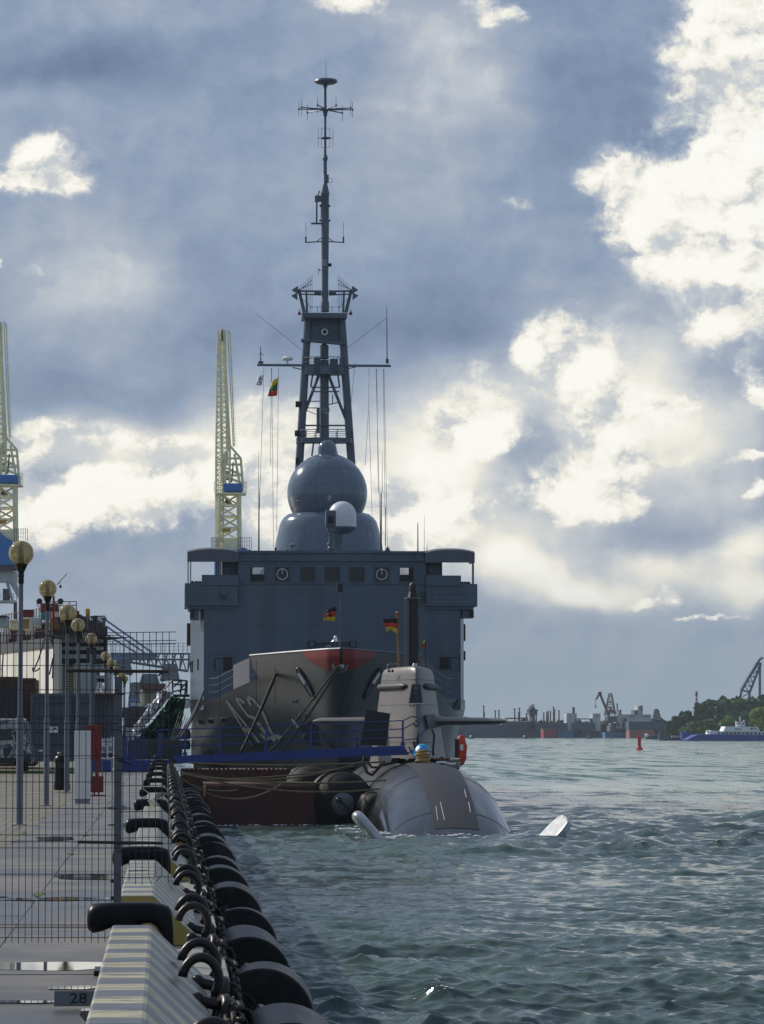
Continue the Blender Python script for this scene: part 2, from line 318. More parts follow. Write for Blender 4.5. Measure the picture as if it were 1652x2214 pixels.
m_yel = mat('ochre_yellow_paint', (.55, .33, .04), .55, 0, .2, 2)
m_teal = mat('teal_paint', (.06, .30, .25), .5, 0, .2, 2)
m_foil = mat('silver_tarpaulin', (.85, .82, .88), .4, .0, .15, 3, .5)
m_net = mat('green_netting', (.03, .30, .19), .8, 0, .5, 2.5, .3, col2=(.012, .03, .025), thr=(.42, .55))
# ------------------------------------------------------------------ water
WG = {}
def water():
    us = np.concatenate([[-90000, -30000, -12000, -6000, -3000, -1500, -700, -300], np.arange(-120, 2120, 2.6), [2300, 2800, 4000, 7000, 13000, 30000, 90000]]) - 357.0
    vs = np.concatenate([np.arange(2420, 1640, -.8), np.arange(1640, 1584, -.55), np.arange(1584, 1578.2, -.5)]) - 1577.0
    Ys = np.concatenate([[-60, 4, 12, 20, 26, 31], EYE * F / vs, [24000.0]])
    X = us[None, :] / F * np.abs(Ys[:, None]); Yg = np.repeat(Ys[:, None], len(us), 1)
    Xw = X.copy(); Yw = Yg.copy(); Z = np.zeros_like(X)
    g = np.random.default_rng(3)
    near = np.clip((900 - Yg) / 500, 0, 1) * np.clip((Yg - 20) / 15, 0, 1)
    side = (np.abs(us)[None, :] < 2600) * near
    gust = .75 + .5 * (np.sin(Xw * .11 + 1.7 * np.sin(Yw * .03)) * np.sin(Yw * .05 + 1.3 * np.sin(Xw * .07)))
    for i in range(150):
        lam = .30 * (4.6 / .30) ** g.random(); k = 2 * PI / lam
        th = R(-112) + g.normal(0, .62); kx, ky = k * math.cos(th), k * math.sin(th)
        a = .0082 * lam ** .80 * (.4 + g.random()) * (.55 if lam > 3.0 else 1.0)
        # leave out waves the grid cannot hold
        dy = np.gradient(Ys)[:, None]; ok = np.clip(lam * 1.2 / np.maximum(dy, 1e-3) - 2.0, 0, 1)
        ph = kx * Xw + ky * Yw + g.random() * 6.28
        c = np.cos(ph); s_ = np.sin(ph)
        f = a * side * gust * ok
        Z += f * (c + .22 * np.cos(2 * ph)); X -= f * .85 * math.cos(th) * s_; Yg = Yg - f * .85 * math.sin(th) * s_
    n, m = X.shape; WG['z'] = Z; WG['y'] = Ys; WG['u'] = us; WG['X'] = X; WG['Y'] = Yg
    co = np.stack([X, Yg, Z], -1).reshape(-1, 3).astype(np.float32)
    i = (np.arange(n - 1)[:, None] * m + np.arange(m - 1)[None, :]).reshape(-1)
    q = np.stack([i, i + 1, i + m + 1, i + m], -1).astype(np.int32)
    me = bpy.data.meshes.new('water'); me.vertices.add(len(co)); me.vertices.foreach_set('co', co.ravel())
    me.loops.add(q.size); me.loops.foreach_set('vertex_index', q.ravel()); me.polygons.add(len(q)); me.polygons.foreach_set('loop_start', np.arange(0, q.size, 4, dtype=np.int32))
    me.polygons.foreach_set('use_smooth', np.ones(len(q), bool)); me.update(calc_edges=True); me.validate()
    m_ = bpy.data.materials.new('sea_water'); m_.use_nodes = True; t = m_.node_tree; b = t.nodes['Principled BSDF']
    b.inputs['Roughness'].default_value = .12; b.inputs['IOR'].default_value = 1.33; b.inputs['Specular IOR Level'].default_value = .42
    ge = t.nodes.new('ShaderNodeNewGeometry')
    def nz(sc, st, det=4, rough=.55):
        mp = t.nodes.new('ShaderNodeMapping'); mp.inputs['Scale'].default_value = st; t.links.new(ge.outputs['Position'], mp.inputs[0])
        k = t.nodes.new('ShaderNodeTexNoise'); k.inputs['Scale'].default_value = sc; k.inputs['Detail'].default_value = det; k.inputs['Roughness'].default_value = rough; t.links.new(mp.outputs[0], k.inputs[0]); return k.outputs[0]
    def mth(op, a, b_=0.0, c_=0.0):
        k = t.nodes.new('ShaderNodeMath'); k.operation = op
        for ii, vv in enumerate((a, b_, c_)):
            if isinstance(vv, bpy.types.NodeSocket): t.links.new(vv, k.inputs[ii])
            else: k.inputs[ii].default_value = vv
        return k.outputs[0]
    big = nz(.028, (1, .45, 1), 3); 
    mix = t.nodes.new('ShaderNodeMix'); mix.data_type = 'RGBA'; mr = t.nodes.new('ShaderNodeMapRange'); mr.inputs[1].default_value = .42; mr.inputs[2].default_value = .62
    t.links.new(big, mr.inputs[0]); t.links.new(mr.outputs[0], mix.inputs[0]); mix.inputs[6].default_value = (.058, .090, .090, 1); mix.inputs[7].default_value = (.072, .118, .098, 1)
    # base colour turns lighter and greener beyond the berth
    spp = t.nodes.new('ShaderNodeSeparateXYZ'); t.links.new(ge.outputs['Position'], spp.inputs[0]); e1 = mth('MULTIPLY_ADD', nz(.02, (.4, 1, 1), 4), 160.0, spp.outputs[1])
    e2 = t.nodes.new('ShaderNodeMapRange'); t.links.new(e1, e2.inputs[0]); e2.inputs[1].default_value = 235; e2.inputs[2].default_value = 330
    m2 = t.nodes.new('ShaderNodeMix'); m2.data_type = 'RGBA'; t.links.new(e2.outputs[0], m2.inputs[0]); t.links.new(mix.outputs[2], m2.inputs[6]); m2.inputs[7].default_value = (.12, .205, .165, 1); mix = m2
    # foam on the steepest little crests; fl paints white glints anywhere
    sp = t.nodes.new('ShaderNodeSeparateXYZ'); t.links.new(ge.outputs['Position'], sp.inputs[0])
    fo = mth('MULTIPLY', mth('SMOOTH_MIN', sp.outputs[2], 10.0, .01), 1.0)
    f1 = t.nodes.new('ShaderNodeMapRange'); t.links.new(fo, f1.inputs[0]); f1.inputs[1].default_value = .24; f1.inputs[2].default_value = .36
    f2 = t.nodes.new('ShaderNodeMapRange'); t.links.new(nz(7, (1, 1, 1), 6, .75), f2.inputs[0]); f2.inputs[1].default_value = .60; f2.inputs[2].default_value = .68
    fl = t.nodes.new('ShaderNodeMapRange'); t.links.new(nz(1.1, (1, .5, 1), 5, .8), fl.inputs[0]); fl.inputs[1].default_value = .735; fl.inputs[2].default_value = .78
    foam_glints = mth('MAXIMUM', mth('MULTIPLY', f1.outputs[0], f2.outputs[0]), fl.outputs[0])
    mf = t.nodes.new('ShaderNodeMix'); mf.data_type = 'RGBA'; t.links.new(foam_glints, mf.inputs[0]); t.links.new(mix.outputs[2], mf.inputs[6]); mf.inputs[7].default_value = (.6, .65, .65, 1)
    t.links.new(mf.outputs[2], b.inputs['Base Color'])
    def nzc(sc, st, det, amp):
        mp = t.nodes.new('ShaderNodeMapping'); mp.inputs['Scale'].default_value = st; t.links.new(ge.outputs['Position'], mp.inputs[0])
        k = t.nodes.new('ShaderNodeTexNoise'); k.inputs['Scale'].default_value = sc; k.inputs['Detail'].default_value = det; k.inputs['Roughness'].default_value = .6; t.links.new(mp.outputs[0], k.inputs[0])
        v = t.nodes.new('ShaderNodeVectorMath'); v.operation = 'MULTIPLY_ADD'; t.links.new(k.outputs[1], v.inputs[0]); v.inputs[1].default_value = (amp * .7, amp, 0); v.inputs[2].default_value = (-amp * .35, -amp * .5, 0); return v.outputs[0]
    def vadd(a, b_):
        v = t.nodes.new('ShaderNodeVectorMath'); v.operation = 'ADD'; t.links.new(a, v.inputs[0]); t.links.new(b_, v.inputs[1]); return v.outputs[0]
    vv = vadd(vadd(vadd(nzc(6.0, (.6, 1.5, 1), 6, 1.1), nzc(1.5, (.5, 1.7, 1), 4, .55)), nzc(.13, (.5, 1.6, 1), 5, 1.0)), ge.outputs['Normal'])
    vs_ = t.nodes.new('ShaderNodeVectorMath'); vs_.operation = 'SCALE'; t.links.new(nzc(.45, (1, .10, 1), 5, 2.2), vs_.inputs[0]); t.links.new(e2.outputs[0], vs_.inputs[3]); vv = vadd(vv, vs_.outputs[0])
    nn = t.nodes.new('ShaderNodeVectorMath'); nn.operation = 'NORMALIZE'; t.links.new(vv, nn.inputs[0]); t.links.new(nn.outputs[0], b.inputs['Normal'])
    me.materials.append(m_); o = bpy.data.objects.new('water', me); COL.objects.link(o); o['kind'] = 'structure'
water()
def wz(x, y):
    i = int(np.argmin(np.abs(WG['y'] - y))); j = int(np.argmin(np.abs(WG['u'] - x / y * F))); return float(WG['z'][i, j])
def foam_glints():
    g = np.random.default_rng(9); mb = MB()
    def fleck(x, y, z, s_):
        k = 6; a = g.random() * 6.28; mb.add([(x + s_ * 1.6 * g.uniform(.6, 1.2) * math.cos(a + 6.28 * i / k), y + s_ * g.uniform(.6, 1.2) * math.sin(a + 6.28 * i / k), z) for i in range(k)] + [(x, y, z + s_ * .5)], [(i, (i + 1) % k, k) for i in range(k)])
    Z, X, Y = WG['z'], WG['X'], WG['Y']; ii, jj = np.where((Z > .2) & (Y > 44) & (Y < 420)); sel = g.choice(len(ii), min(len(ii), 130), replace=False)
    for q in sel:
        x, y, z = X[ii[q], jj[q]], Y[ii[q], jj[q]], Z[ii[q], jj[q]]; sc = .5 + y / 160
        for k in range(g.integers(1, 9)): dx, dy = g.normal(0, .16 * sc), g.normal(0, .05 * sc); fleck(x + dx, y + dy, wz(x + dx, y + dy) + .01, g.uniform(.006, .026) * sc)
    for (cx_, cy_, n, sx_, sy_) in ((7.55, 134, 170, .45, 1.6), (8.1, 129.5, 90, .3, .8), (8.0, 125, 60, .5, .3), (13.4, 124.6, 50, .5, .25), (13.2, 131, 60, .25, 2.5), (10.6, 125.6, 120, 1.5, .35), (5.0, 141.6, 60, 2.2, .15)):
        for k in range(n): x, y = cx_ + g.normal(0, sx_), cy_ + g.normal(0, sy_); fleck(x, y, wz(x, y) + .02, g.uniform(.02, .07))
    for k in range(420):  # far white flecks stand in for sparkling glints on the waves
        y = 150 * (8 ** g.random()); x = g.uniform(1.5, .19 * y) if y > 260 else g.uniform(14, .19 * y + 3)
        if y > 1100: continue
        for q in range(g.integers(1, 4)): fleck(x + g.normal(0, .5), y + g.normal(0, 1), wz(x, y) + .05, g.uniform(.03, .09) * (y / 250) ** .6)
    o = mb.build('foam_glints', mat('foam_glint_white', (.75, .78, .78), .7, 0, .1, 5)); o['kind'] = 'stuff'
foam_glints()
# ------------------------------------------------------------------ quay
def wet_mat(name, col, col2, scale, bricks=False):
    m = bpy.data.materials.new(name); m.use_nodes = True; t = m.node_tree; b = t.nodes['Principled BSDF']; g = t.nodes.new('ShaderNodeNewGeometry')
    def nz(sc, st, det=5, rough=.6):
        mp = t.nodes.new('ShaderNodeMapping'); mp.inputs['Scale'].default_value = st; t.links.new(g.outputs['Position'], mp.inputs[0])
        k = t.nodes.new('ShaderNodeTexNoise'); k.inputs['Scale'].default_value = sc; k.inputs['Detail'].default_value = det; k.inputs['Roughness'].default_value = rough; t.links.new(mp.outputs[0], k.inputs[0]); return k.outputs[0]
    def mr(x, a, c, lo=0, hi=1):
        k = t.nodes.new('ShaderNodeMapRange'); t.links.new(x, k.inputs[0]); k.inputs[1].default_value = a; k.inputs[2].default_value = c; k.inputs[3].default_value = lo; k.inputs[4].default_value = hi; return k.outputs[0]
    def mul(a, c):
        k = t.nodes.new('ShaderNodeMath'); k.operation = 'MULTIPLY'
        for i, v in enumerate((a, c)):
            if isinstance(v, float): k.inputs[i].default_value = v
            else: t.links.new(v, k.inputs[i])
        return k.outputs[0]
    x = t.nodes.new('ShaderNodeMix'); x.data_type = 'RGBA'; t.links.new(mr(nz(scale, (1, .6, 1)), .38, .66), x.inputs[0]); x.inputs[6].default_value = (*col, 1); x.inputs[7].default_value = (*col2, 1)
    sp = t.nodes.new('ShaderNodeMix'); sp.data_type = 'RGBA'; t.links.new(mr(nz(38, (1, 1, 1), 3, .7), .60, .68), sp.inputs[0]); t.links.new(x.outputs[2], sp.inputs[6]); sp.inputs[7].default_value = (col[0] * .35, col[1] * .35, col[2] * .35, 1)
    out = sp.outputs[2]
    wet = mr(nz(.55, (.5, 1.0, 1), 4), .46, .60)
    dk = t.nodes.new('ShaderNodeMix'); dk.data_type = 'RGBA'; dk.blend_type = 'MULTIPLY'; t.links.new(mul(wet, .8), dk.inputs[0]); t.links.new(out, dk.inputs[6]); dk.inputs[7].default_value = (.35, .35, .38, 1); out = dk.outputs[2]
    hgt = nz(60, (1, 1, 1), 4)
    if bricks:
        mp = t.nodes.new('ShaderNodeMapping'); mp.inputs['Rotation'].default_value = (0, 0, R(45)); t.links.new(g.outputs['Position'], mp.inputs[0])
        bt = t.nodes.new('ShaderNodeTexBrick'); bt.inputs['Scale'].default_value = 1.0; bt.inputs['Brick Width'].default_value = .24; bt.inputs['Row Height'].default_value = .12; bt.inputs['Mortar Size'].default_value = .014
        bt.inputs['Color1'].default_value = (*col, 1); bt.inputs['Color2'].default_value = (*col2, 1); bt.inputs['Mortar'].default_value = (.03, .035, .015, 1); t.links.new(mp.outputs[0], bt.inputs[0])
        k = t.nodes.new('ShaderNodeMix'); k.data_type = 'RGBA'; k.inputs[0].default_value = .95; t.links.new(out, k.inputs[6]); t.links.new(bt.outputs[0], k.inputs[7])
        mo = t.nodes.new('ShaderNodeMix'); mo.data_type = 'RGBA'; t.links.new(mul(mr(nz(.9, (1, .4, 1)), .5, .7), .55), mo.inputs[0]); t.links.new(k.outputs[2], mo.inputs[6]); mo.inputs[7].default_value = (.06, .075, .02, 1); out = mo.outputs[2]
        hgt = bt.outputs['Fac']
    t.links.new(out, b.inputs['Base Color'])
    t.links.new(mr(wet, 0, 1, .62, .30), b.inputs['Roughness'])
    bp = t.nodes.new('ShaderNodeBump'); bp.inputs['Strength'].default_value = .35; bp.inputs['Distance'].default_value = .006; bp.invert = bricks; t.links.new(hgt, bp.inputs['Height']); t.links.new(bp.outputs[0], b.inputs['Normal'])
    return m
m_slab = wet_mat('damp_concrete', (.175, .162, .148), (.105, .103, .102), 1.1)
m_brick = wet_mat('mossy_paving_blocks', (.24, .19, .12), (.16, .14, .095), 2.2, True)
m_pud = mat('puddle_water', (.05, .05, .05), .03, 0, .1, 2); 
m_grass = mat('short_grass', (.05, .11, .015), .9, 0, .4, 6, .4)
mb = MB().box(-400, .46, -30, 900, -3, QZ - .09); mb.build('quay_wall', m_concw).__setitem__('kind', 'structure')
o = MB().box(-400, -2.355, -30, 900, QZ - .08, QZ - .004).build('brick_paving', m_brick); o['kind'] = 'structure'
o = MB().box(-.362, .46, -30, 900, QZ - .085, QZ - .006).build('quay_edge', m_concw); o['kind'] = 'structure'
pav = bpy.data.objects.new('quay_pavement', None); COL.objects.link(pav); pav['kind'] = 'structure'; ROOTLOC['quay_pavement'] = Vector((0, 0, 0))
smesh = {}
for col_i, (xa, xb) in enumerate(((-2.35, -1.325), (-1.315, -.368))):
    o = MB().box(xa, xb, 0, 2.985, QZ - .08, QZ).build('concrete_slab', m_slab, pav, bevel=0)
    o.location = (0, 3 + col_i * 1.1, 0)
    for k in range(1, 66):
        c = o.copy(); COL.objects.link(c); c.location = (0, 3 + col_i * 1.1 + 3.0 * k, random.uniform(-.004, .003))
# moss lines in the joints, puddles lying on the slabs
def patch(name, cx, cy, rx, ry, z, mt, kind, n=26, seed=0, ragged=.25):
    g = random.Random(seed); ph = [g.random() * 6.28 for _ in range(5)]; am = [g.uniform(.3, 1) for _ in range(5)]
    pts = []
    for i in range(n):
        t = 2 * PI * i / n; q = 1 + ragged * sum(am[j] * math.sin((j + 2) * t + ph[j]) for j in range(5)) / 2.5
        pts.append((cx + rx * q * math.cos(t), cy + ry * q * math.sin(t), z))
    o = MB().add(pts, [tuple(range(n))]).build(name, mt); o['kind'] = kind; return o
for i, (cx, cy, rx, ry) in enumerate([(-.95, 25.9, .75, .42), (-.62, 23.75, .17, .16), (-1.1, 36.1, .55, .4), (-.55, 33.6, .18, .5), (-1.9, 36.6, .22, .3), (-.9, 41.5, .42, .8), (-.45, 21.6, .07, .5), (-1.75, 56, .3, 1.2), (-.7, 64, .3, 1.5), (-1.0, 78, .3, 2.0), (-1.9, 30.0, .2, .3), (-.9, 22.55, .3, .10)]):
    patch('puddle', cx, cy, rx, ry, QZ + .0045, m_pud, 'structure', seed=i)
for i in range(26):
    patch('moss', random.choice([-2.36, -2.36, -1.32]) + random.uniform(-.04, .04), random.uniform(22, 90), random.uniform(.02, .06), random.uniform(.1, .5), QZ + .006, m_grass, 'stuff', 12, i, .5)
o = MB().box(-40, -2.9, 139, 141.8, QZ - .05, QZ + .08).build('grass_strip', m_grass); o['kind'] = 'stuff'

# ------------------------------------------------------------------ striped kerb blocks
def kerb_mat():
    m = mat('striped_kerb_paint', (.18, .185, .20), .42, 0, .3, 5, .25); t = m.node_tree; b = t.nodes['Principled BSDF']
    src = b.inputs['Base Color'].links[0].from_socket
    g = t.nodes.new('ShaderNodeNewGeometry'); s = t.nodes.new('ShaderNodeSeparateXYZ'); t.links.new(g.outputs['Position'], s.inputs[0])
    n = t.nodes.new('ShaderNodeTexNoise'); n.inputs['Scale'].default_value = 9; n.inputs['Detail'].default_value = 6; mp = t.nodes.new('ShaderNodeMapping'); mp.inputs['Scale'].default_value = (.35, 1, 1); t.links.new(g.outputs['Position'], mp.inputs[0]); t.links.new(mp.outputs[0], n.inputs[0])
    a = t.nodes.new('ShaderNodeMath'); a.operation = 'MULTIPLY_ADD'; a.inputs[1].default_value = .10; t.links.new(n.outputs[0], a.inputs[0]); t.links.new(s.outputs[1], a.inputs[2])
    c = t.nodes.new('ShaderNodeMath'); c.operation = 'MULTIPLY_ADD'; c.inputs[1].default_value = 1 / .86; c.inputs[2].default_value = .31; t.links.new(a.outputs[0], c.inputs[0])
    f = t.nodes.new('ShaderNodeMath'); f.operation = 'FRACT'; t.links.new(c.outputs[0], f.inputs[0])
    r = t.nodes.new('ShaderNodeMapRange'); t.links.new(f.outputs[0], r.inputs[0]); r.inputs[1].default_value = .49; r.inputs[2].default_value = .51
    x = t.nodes.new('ShaderNodeMix'); x.data_type = 'RGBA'; t.links.new(r.outputs[0], x.inputs[0])
    x0 = t.nodes.new('ShaderNodeMix'); x0.data_type = 'RGBA'; x0.inputs[0].default_value = .35; t.links.new(src, x0.inputs[7]); x0.inputs[6].default_value = (.085, .092, .11, 1); t.links.new(x0.outputs[2], x.inputs[6])
    wn = t.nodes.new('ShaderNodeTexNoise'); wn.inputs['Scale'].default_value = 4; wn.inputs['Detail'].default_value = 8; wn.inputs['Roughness'].default_value = .75; mp3 = t.nodes.new('ShaderNodeMapping'); mp3.inputs['Scale'].default_value = (.5, 2.2, 1); t.links.new(g.outputs['Position'], mp3.inputs[0]); t.links.new(mp3.outputs[0], wn.inputs[0])
    xr = t.nodes.new('ShaderNodeMapRange'); t.links.new(wn.outputs[0], xr.inputs[0]); xr.inputs[1].default_value = .44; xr.inputs[2].default_value = .58
    y = t.nodes.new('ShaderNodeMix'); y.data_type = 'RGBA'; t.links.new(xr.outputs[0], y.inputs[0]); y.inputs[6].default_value = (.46, .42, .25, 1); y.inputs[7].default_value = (.17, .16, .13, 1); t.links.new(y.outputs[2], x.inputs[7])
    z = t.nodes.new('ShaderNodeMix'); z.data_type = 'RGBA'; xr2 = t.nodes.new('ShaderNodeMapRange'); t.links.new(wn.outputs[0], xr2.inputs[0]); xr2.inputs[1].default_value = .53; xr2.inputs[2].default_value = .64; xr2.inputs[4].default_value = .85
    t.links.new(xr2.outputs[0], z.inputs[0]); t.links.new(x.outputs[2], z.inputs[6]); z.inputs[7].default_value = (.05, .05, .045, 1)
    t.links.new(z.outputs[2], b.inputs['Base Color']); return m
m_kerb = kerb_mat()
m_kend = mat('brown_yellow_kerb_end', (.36, .23, .06), .7, 0, .25, 4, .3, col2=(.27, .24, .045))
KP = [(-.365, 0.0), (-.365, .385), (-.35, .40), (-.105, .40), (-.085, .392), (.27, .055), (.285, .0)]
BY = [25.0, 37.0, 48.8, 62.3, 75.4, 89.0, 102.0, 117.0, 130.0]
BY += [130 + 13 * k for k in range(1, 9)]
prev = 12.6; nk = 0
for i, by in enumerate(BY):
    a, b_ = (prev + 3.4 if i else 8.0), by - .8
    if i == 4: a += 1.6
    npc = max(1, round((b_ - a) / 4.0)); ln = (b_ - a) / npc
    for k in range(npc):
        y0, y1 = a + ln * k, a + ln * (k + 1) - .018
        far = nk > 13
        lab = f'{ORD[nk]} striped kerb block counted from the camera along the quay edge' if nk < 40 else 'one of the small far striped kerb blocks running towards the blue gangway'
        t = thing('kerb_block', lab, 'kerb', (-.04, y0, QZ), 'striped kerb blocks along the quay edge')
        MB().prism([(x, z + QZ) for x, z in KP], y0, y1).build('block', m_kerb, t, bevel=.012 if not far else 0)
        if k == 0 and i:
            MB().prism([(x * .995 - .001, z * .985 + QZ + .001) for x, z in KP], y0 - .006, y0 + .004).build('painted_end', m_kend, t)
        nk += 1
    prev = by
# ------------------------------------------------------------------ bollards
def rrect(cx, cz, hx, hz, r, n=4):
    pts = []
    for (sx_, sz_, a) in ((1, 1, 0), (-1, 1, 90), (-1, -1, 180), (1, -1, 270)):
        for k in range(n + 1):
            t = R(a + 90 * k / n); pts.append((cx + sx_ * (hx - r) + r * math.cos(t), cz + sz_ * (hz - r) + r * math.sin(t)))
    return pts
def bollard(y, lab):
    t = thing('bollard', lab, 'bollard', (-.2, y, QZ), 'black mooring bollards along the quay')
    mb = MB()
    # head: long bar, drooping bulb at the land end, shoulder falling to the sea side
    secs = [(-.55, .30, .09, .05), (-.535, .385, .115, .085), (-.49, .405, .125, .105), (-.42, .425, .12, .095), (-.3, .44, .115, .075), (-.1, .44, .115, .072), (-.02, .43, .115, .08), (.035, .38, .115, .125), (.06, .28, .12, .2), (.075, .13, .13, .13)]
    secs = [(-.555, .38, .03, .03), (-.545, .39, .09, .075), (-.51, .395, .115, .105), (-.44, .405, .12, .10), (-.33, .43, .115, .08), (-.1, .435, .115, .075), (-.06, .42, .115, .085), (-.01, .375, .115, .12), (.03, .285, .117, .195), (.052, .235, .118, .215), (.064, .19, .115, .18), (.066, .15, .08, .12)]
    rows = []
    for (x, z, hy, hz_) in secs:
        rows.append([(x, y + .15 + a, QZ + c) for a, c in rrect(0, z, hy, hz_, min(hy, hz_) * .8, 3)])
    mb.grid(rows, True); m = len(rows[0]); n0 = len(mb.v)
    mb.f.append(tuple(range(m))); mb.f.append(tuple(n0 - m + j for j in reversed(range(m))))
    mb.build('head', m_bollard, t, smooth=50)
    MB().lathe([(.19, 0), (.19, .03), (.13, .06), (.115, .2), (.115, .40)], (-.27, y + .15, QZ), 18).build('column', m_bollard, t, smooth=45)
    MB().box(-.5, .0, y - .08, y + .38, QZ, QZ + .035).build('base_plate', m_iron, t)
    return t
for i, by in enumerate(BY):
    bollard(by, f'black double headed mooring bollard, {ORD[i]} along the quay from the camera' if i < 40 else 'one of the tiny black bollards at the far end of the kerb line')
# ------------------------------------------------------------------ fenders, hooks and chains below the kerb
def link_mesh(L_, w, r):
    mb = MB(); pts = []
    h = (L_ - w) / 2
    for k in range(10):
        a = -PI / 2 + PI * k / 9; pts.append((h + w / 2 * math.cos(a), w / 2 * math.sin(a), 0))
    for k in range(10):
        a = PI / 2 + PI * k / 9; pts.append((-h + w / 2 * math.cos(a), w / 2 * math.sin(a), 0))
    mb.path(pts, r, 6, True); return mb
lm = link_mesh(.17, .095, .017); _lo = lm.build('link', m_chain, smooth=True); LINK = _lo.data; bpy.data.objects.remove(_lo)
def chain(pts, parts, lab=None, sp=.125, root=None, name='chain'):
    """links threaded along the polyline pts"""
    pts = [Vector(q) for q in pts]; segs = [(pts[i + 1] - pts[i]).length for i in range(len(pts) - 1)]; tot = sum(segs); n = int(tot / sp); mats = []
    for k in range(n):
        dd = (k + .5) * sp; i = 0
        while i < len(segs) - 1 and dd > segs[i]: dd -= segs[i]; i += 1
        q = pts[i].lerp(pts[i + 1], min(1, dd / segs[i])); ax = (pts[i + 1] - pts[i]).normalized()
        mats.append(Matrix.Translation(q) @ ax.to_track_quat('X', 'Z').to_matrix().to_4x4() @ Matrix.Rotation(R(90 * (k % 2) + random.uniform(-14, 14)), 4, 'X'))
    return mats
def place_chain(root, mats, parts):
    off = ROOTLOC[root.name]
    if parts:
        for q in mats:
            o = bpy.data.objects.new('link', LINK); COL.objects.link(o); o.parent = root; o.matrix_local = Matrix.Translation(-off) @ q
    else:
        mb = MB()
        base = [Vector(v) for v in lm.v]
        for q in mats: mb.add([q @ v for v in base], lm.f)
        mb.build('links', m_chain, root, smooth=True)['kind'] = 'stuff'
FX, FZ, FR = .97, QZ - 1.06, .50
fy0 = 15.0 - 6.2 + .0
FYS = [8.8 + 6.2 * k for k in range(0, 24)]
FYS = [y for y in FYS if y > 14]
def fender(y, i):
    lab = f'black rubber cylinder fender hanging on the quay wall, {ORD[i]} from the camera' if i < 40 else 'one of the small far rubber cylinder fenders along the quay wall'
    t = thing('cylinder_fender', lab, 'fender', (FX, y, FZ), 'rubber cylinder fenders on the quay wall')
    r = FR * random.uniform(.97, 1.03); b = .22
    prof = [(b, 0), (r - .02, 0), (r, .02), (r, 1.48), (r - .02, 1.5), (b, 1.5), (b, 0)]
    tb = MB().lathe([(a, h) for a, h in prof], (FX, y, FZ), 40 if i < 8 else 20, 'y').build('rubber_tube', m_rubber, t, smooth=40); tb.rotation_euler = (R(random.uniform(-2.5, 2.5)), 0, R(random.uniform(-2.5, 2.5))); tb.location = (random.uniform(-.03, .03), 0, random.uniform(-.05, .03))
    MB().cyl((FX, y - .12, FZ), (FX, y + 1.62, FZ), .05, n=8).build('hanging_bar', m_iron, t)
    return t
def hook(y, i, s):
    t = thing('chain_hook', (f'curved black chain hook on the quay edge, {"nearer" if s == 0 else "farther"} of the {ORD[i]} pair from camera' if i < 40 else 'one of the tiny chain hooks crowded together far along the quay edge'), 'hook', (.2, y, QZ), 'curved iron chain hooks on the quay edge')
    # half ring springing from the kerb slope and turning down at the edge
    pts = []; tw = random.uniform(-.01, .02)
    for k in range(15):
        a = PI * (.96 - 1.2 * k / 14); pts.append((.222 + .112 * math.cos(a) + tw * k / 14, y + .02 * k / 14, QZ + .235 + .135 * math.sin(a)))
    MB().path(pts, .030, 8).build('hook_bar', m_iron, t, smooth=True)
    e = Vector(pts[-1])
    mb = MB(); mb.ball(e + Vector((-.10, -.02, -.03)), .05, 10, 6); mb.cyl(e + Vector((-.10, -.02, -.03)), e + Vector((.06, -.02, -.07)), .036, n=8); mb.build('shackle_pin', m_iron, t, smooth=60)
    mb = MB(); mb.torus(e + Vector((.045, -.10, -.10)), .085, .034, (1, .25, -.3), 16, 7); mb.cyl(e + Vector((.02, -.2, -.14)), e + Vector((.09, -.2, -.17)), .05, n=10); mb.build('shackle', m_iron, t, smooth=60)
    return e
for i, y in enumerate(FYS):
    fender(y, i)
    for s in (0, 1):
        e = hook(y + 1.5 * s, i, s)
        a = e + Vector((.07, -.22, -.18)); c = Vector((FX - .02, y + (-.14 if s == 0 else 1.64), FZ + .02))
        t = thing('chain', (f'rusty black chain from the {ORD[i]} hook pair down to its rubber fender, {"near" if s == 0 else "far"} end' if i < 40 else 'one of the far chains between quay hooks and rubber fenders'), 'chain', tuple(a), 'chains holding the rubber fenders')
        ms = chain([a, a.lerp(c, .3) + Vector((-.08, 0, .03)), a.lerp(c, .65) + Vector((-.10, 0, 0)), c], True)
        place_chain(t, ms, i < 5)
    if i < len(FYS) - 1:
        a = Vector((.40, y + 1.4, QZ + .10)); c = Vector((.40, FYS[i + 1] + .1, QZ + .10)); pts = []
        for k in range(13):
            q = k / 12; pts.append(a.lerp(c, q) + Vector((.06 * math.sin(PI * q) + .02 * math.sin(7 * q), 0, -.30 * math.sin(PI * q))))
        t = thing('chain', (f'heavy rusty chain lying along the quay edge after the {ORD[i]} hook pair' if i < 40 else 'one of the far chains lying along the quay edge'), 'chain', tuple(a), 'chains along the quay edge')
        ms = chain(pts, True) + chain([q + Vector((.10, .05, -.16)) for q in pts], True)
        place_chain(t, ms, i < 2 and False)
        if i < 9:   # spare rope bundle along the wall
            pass
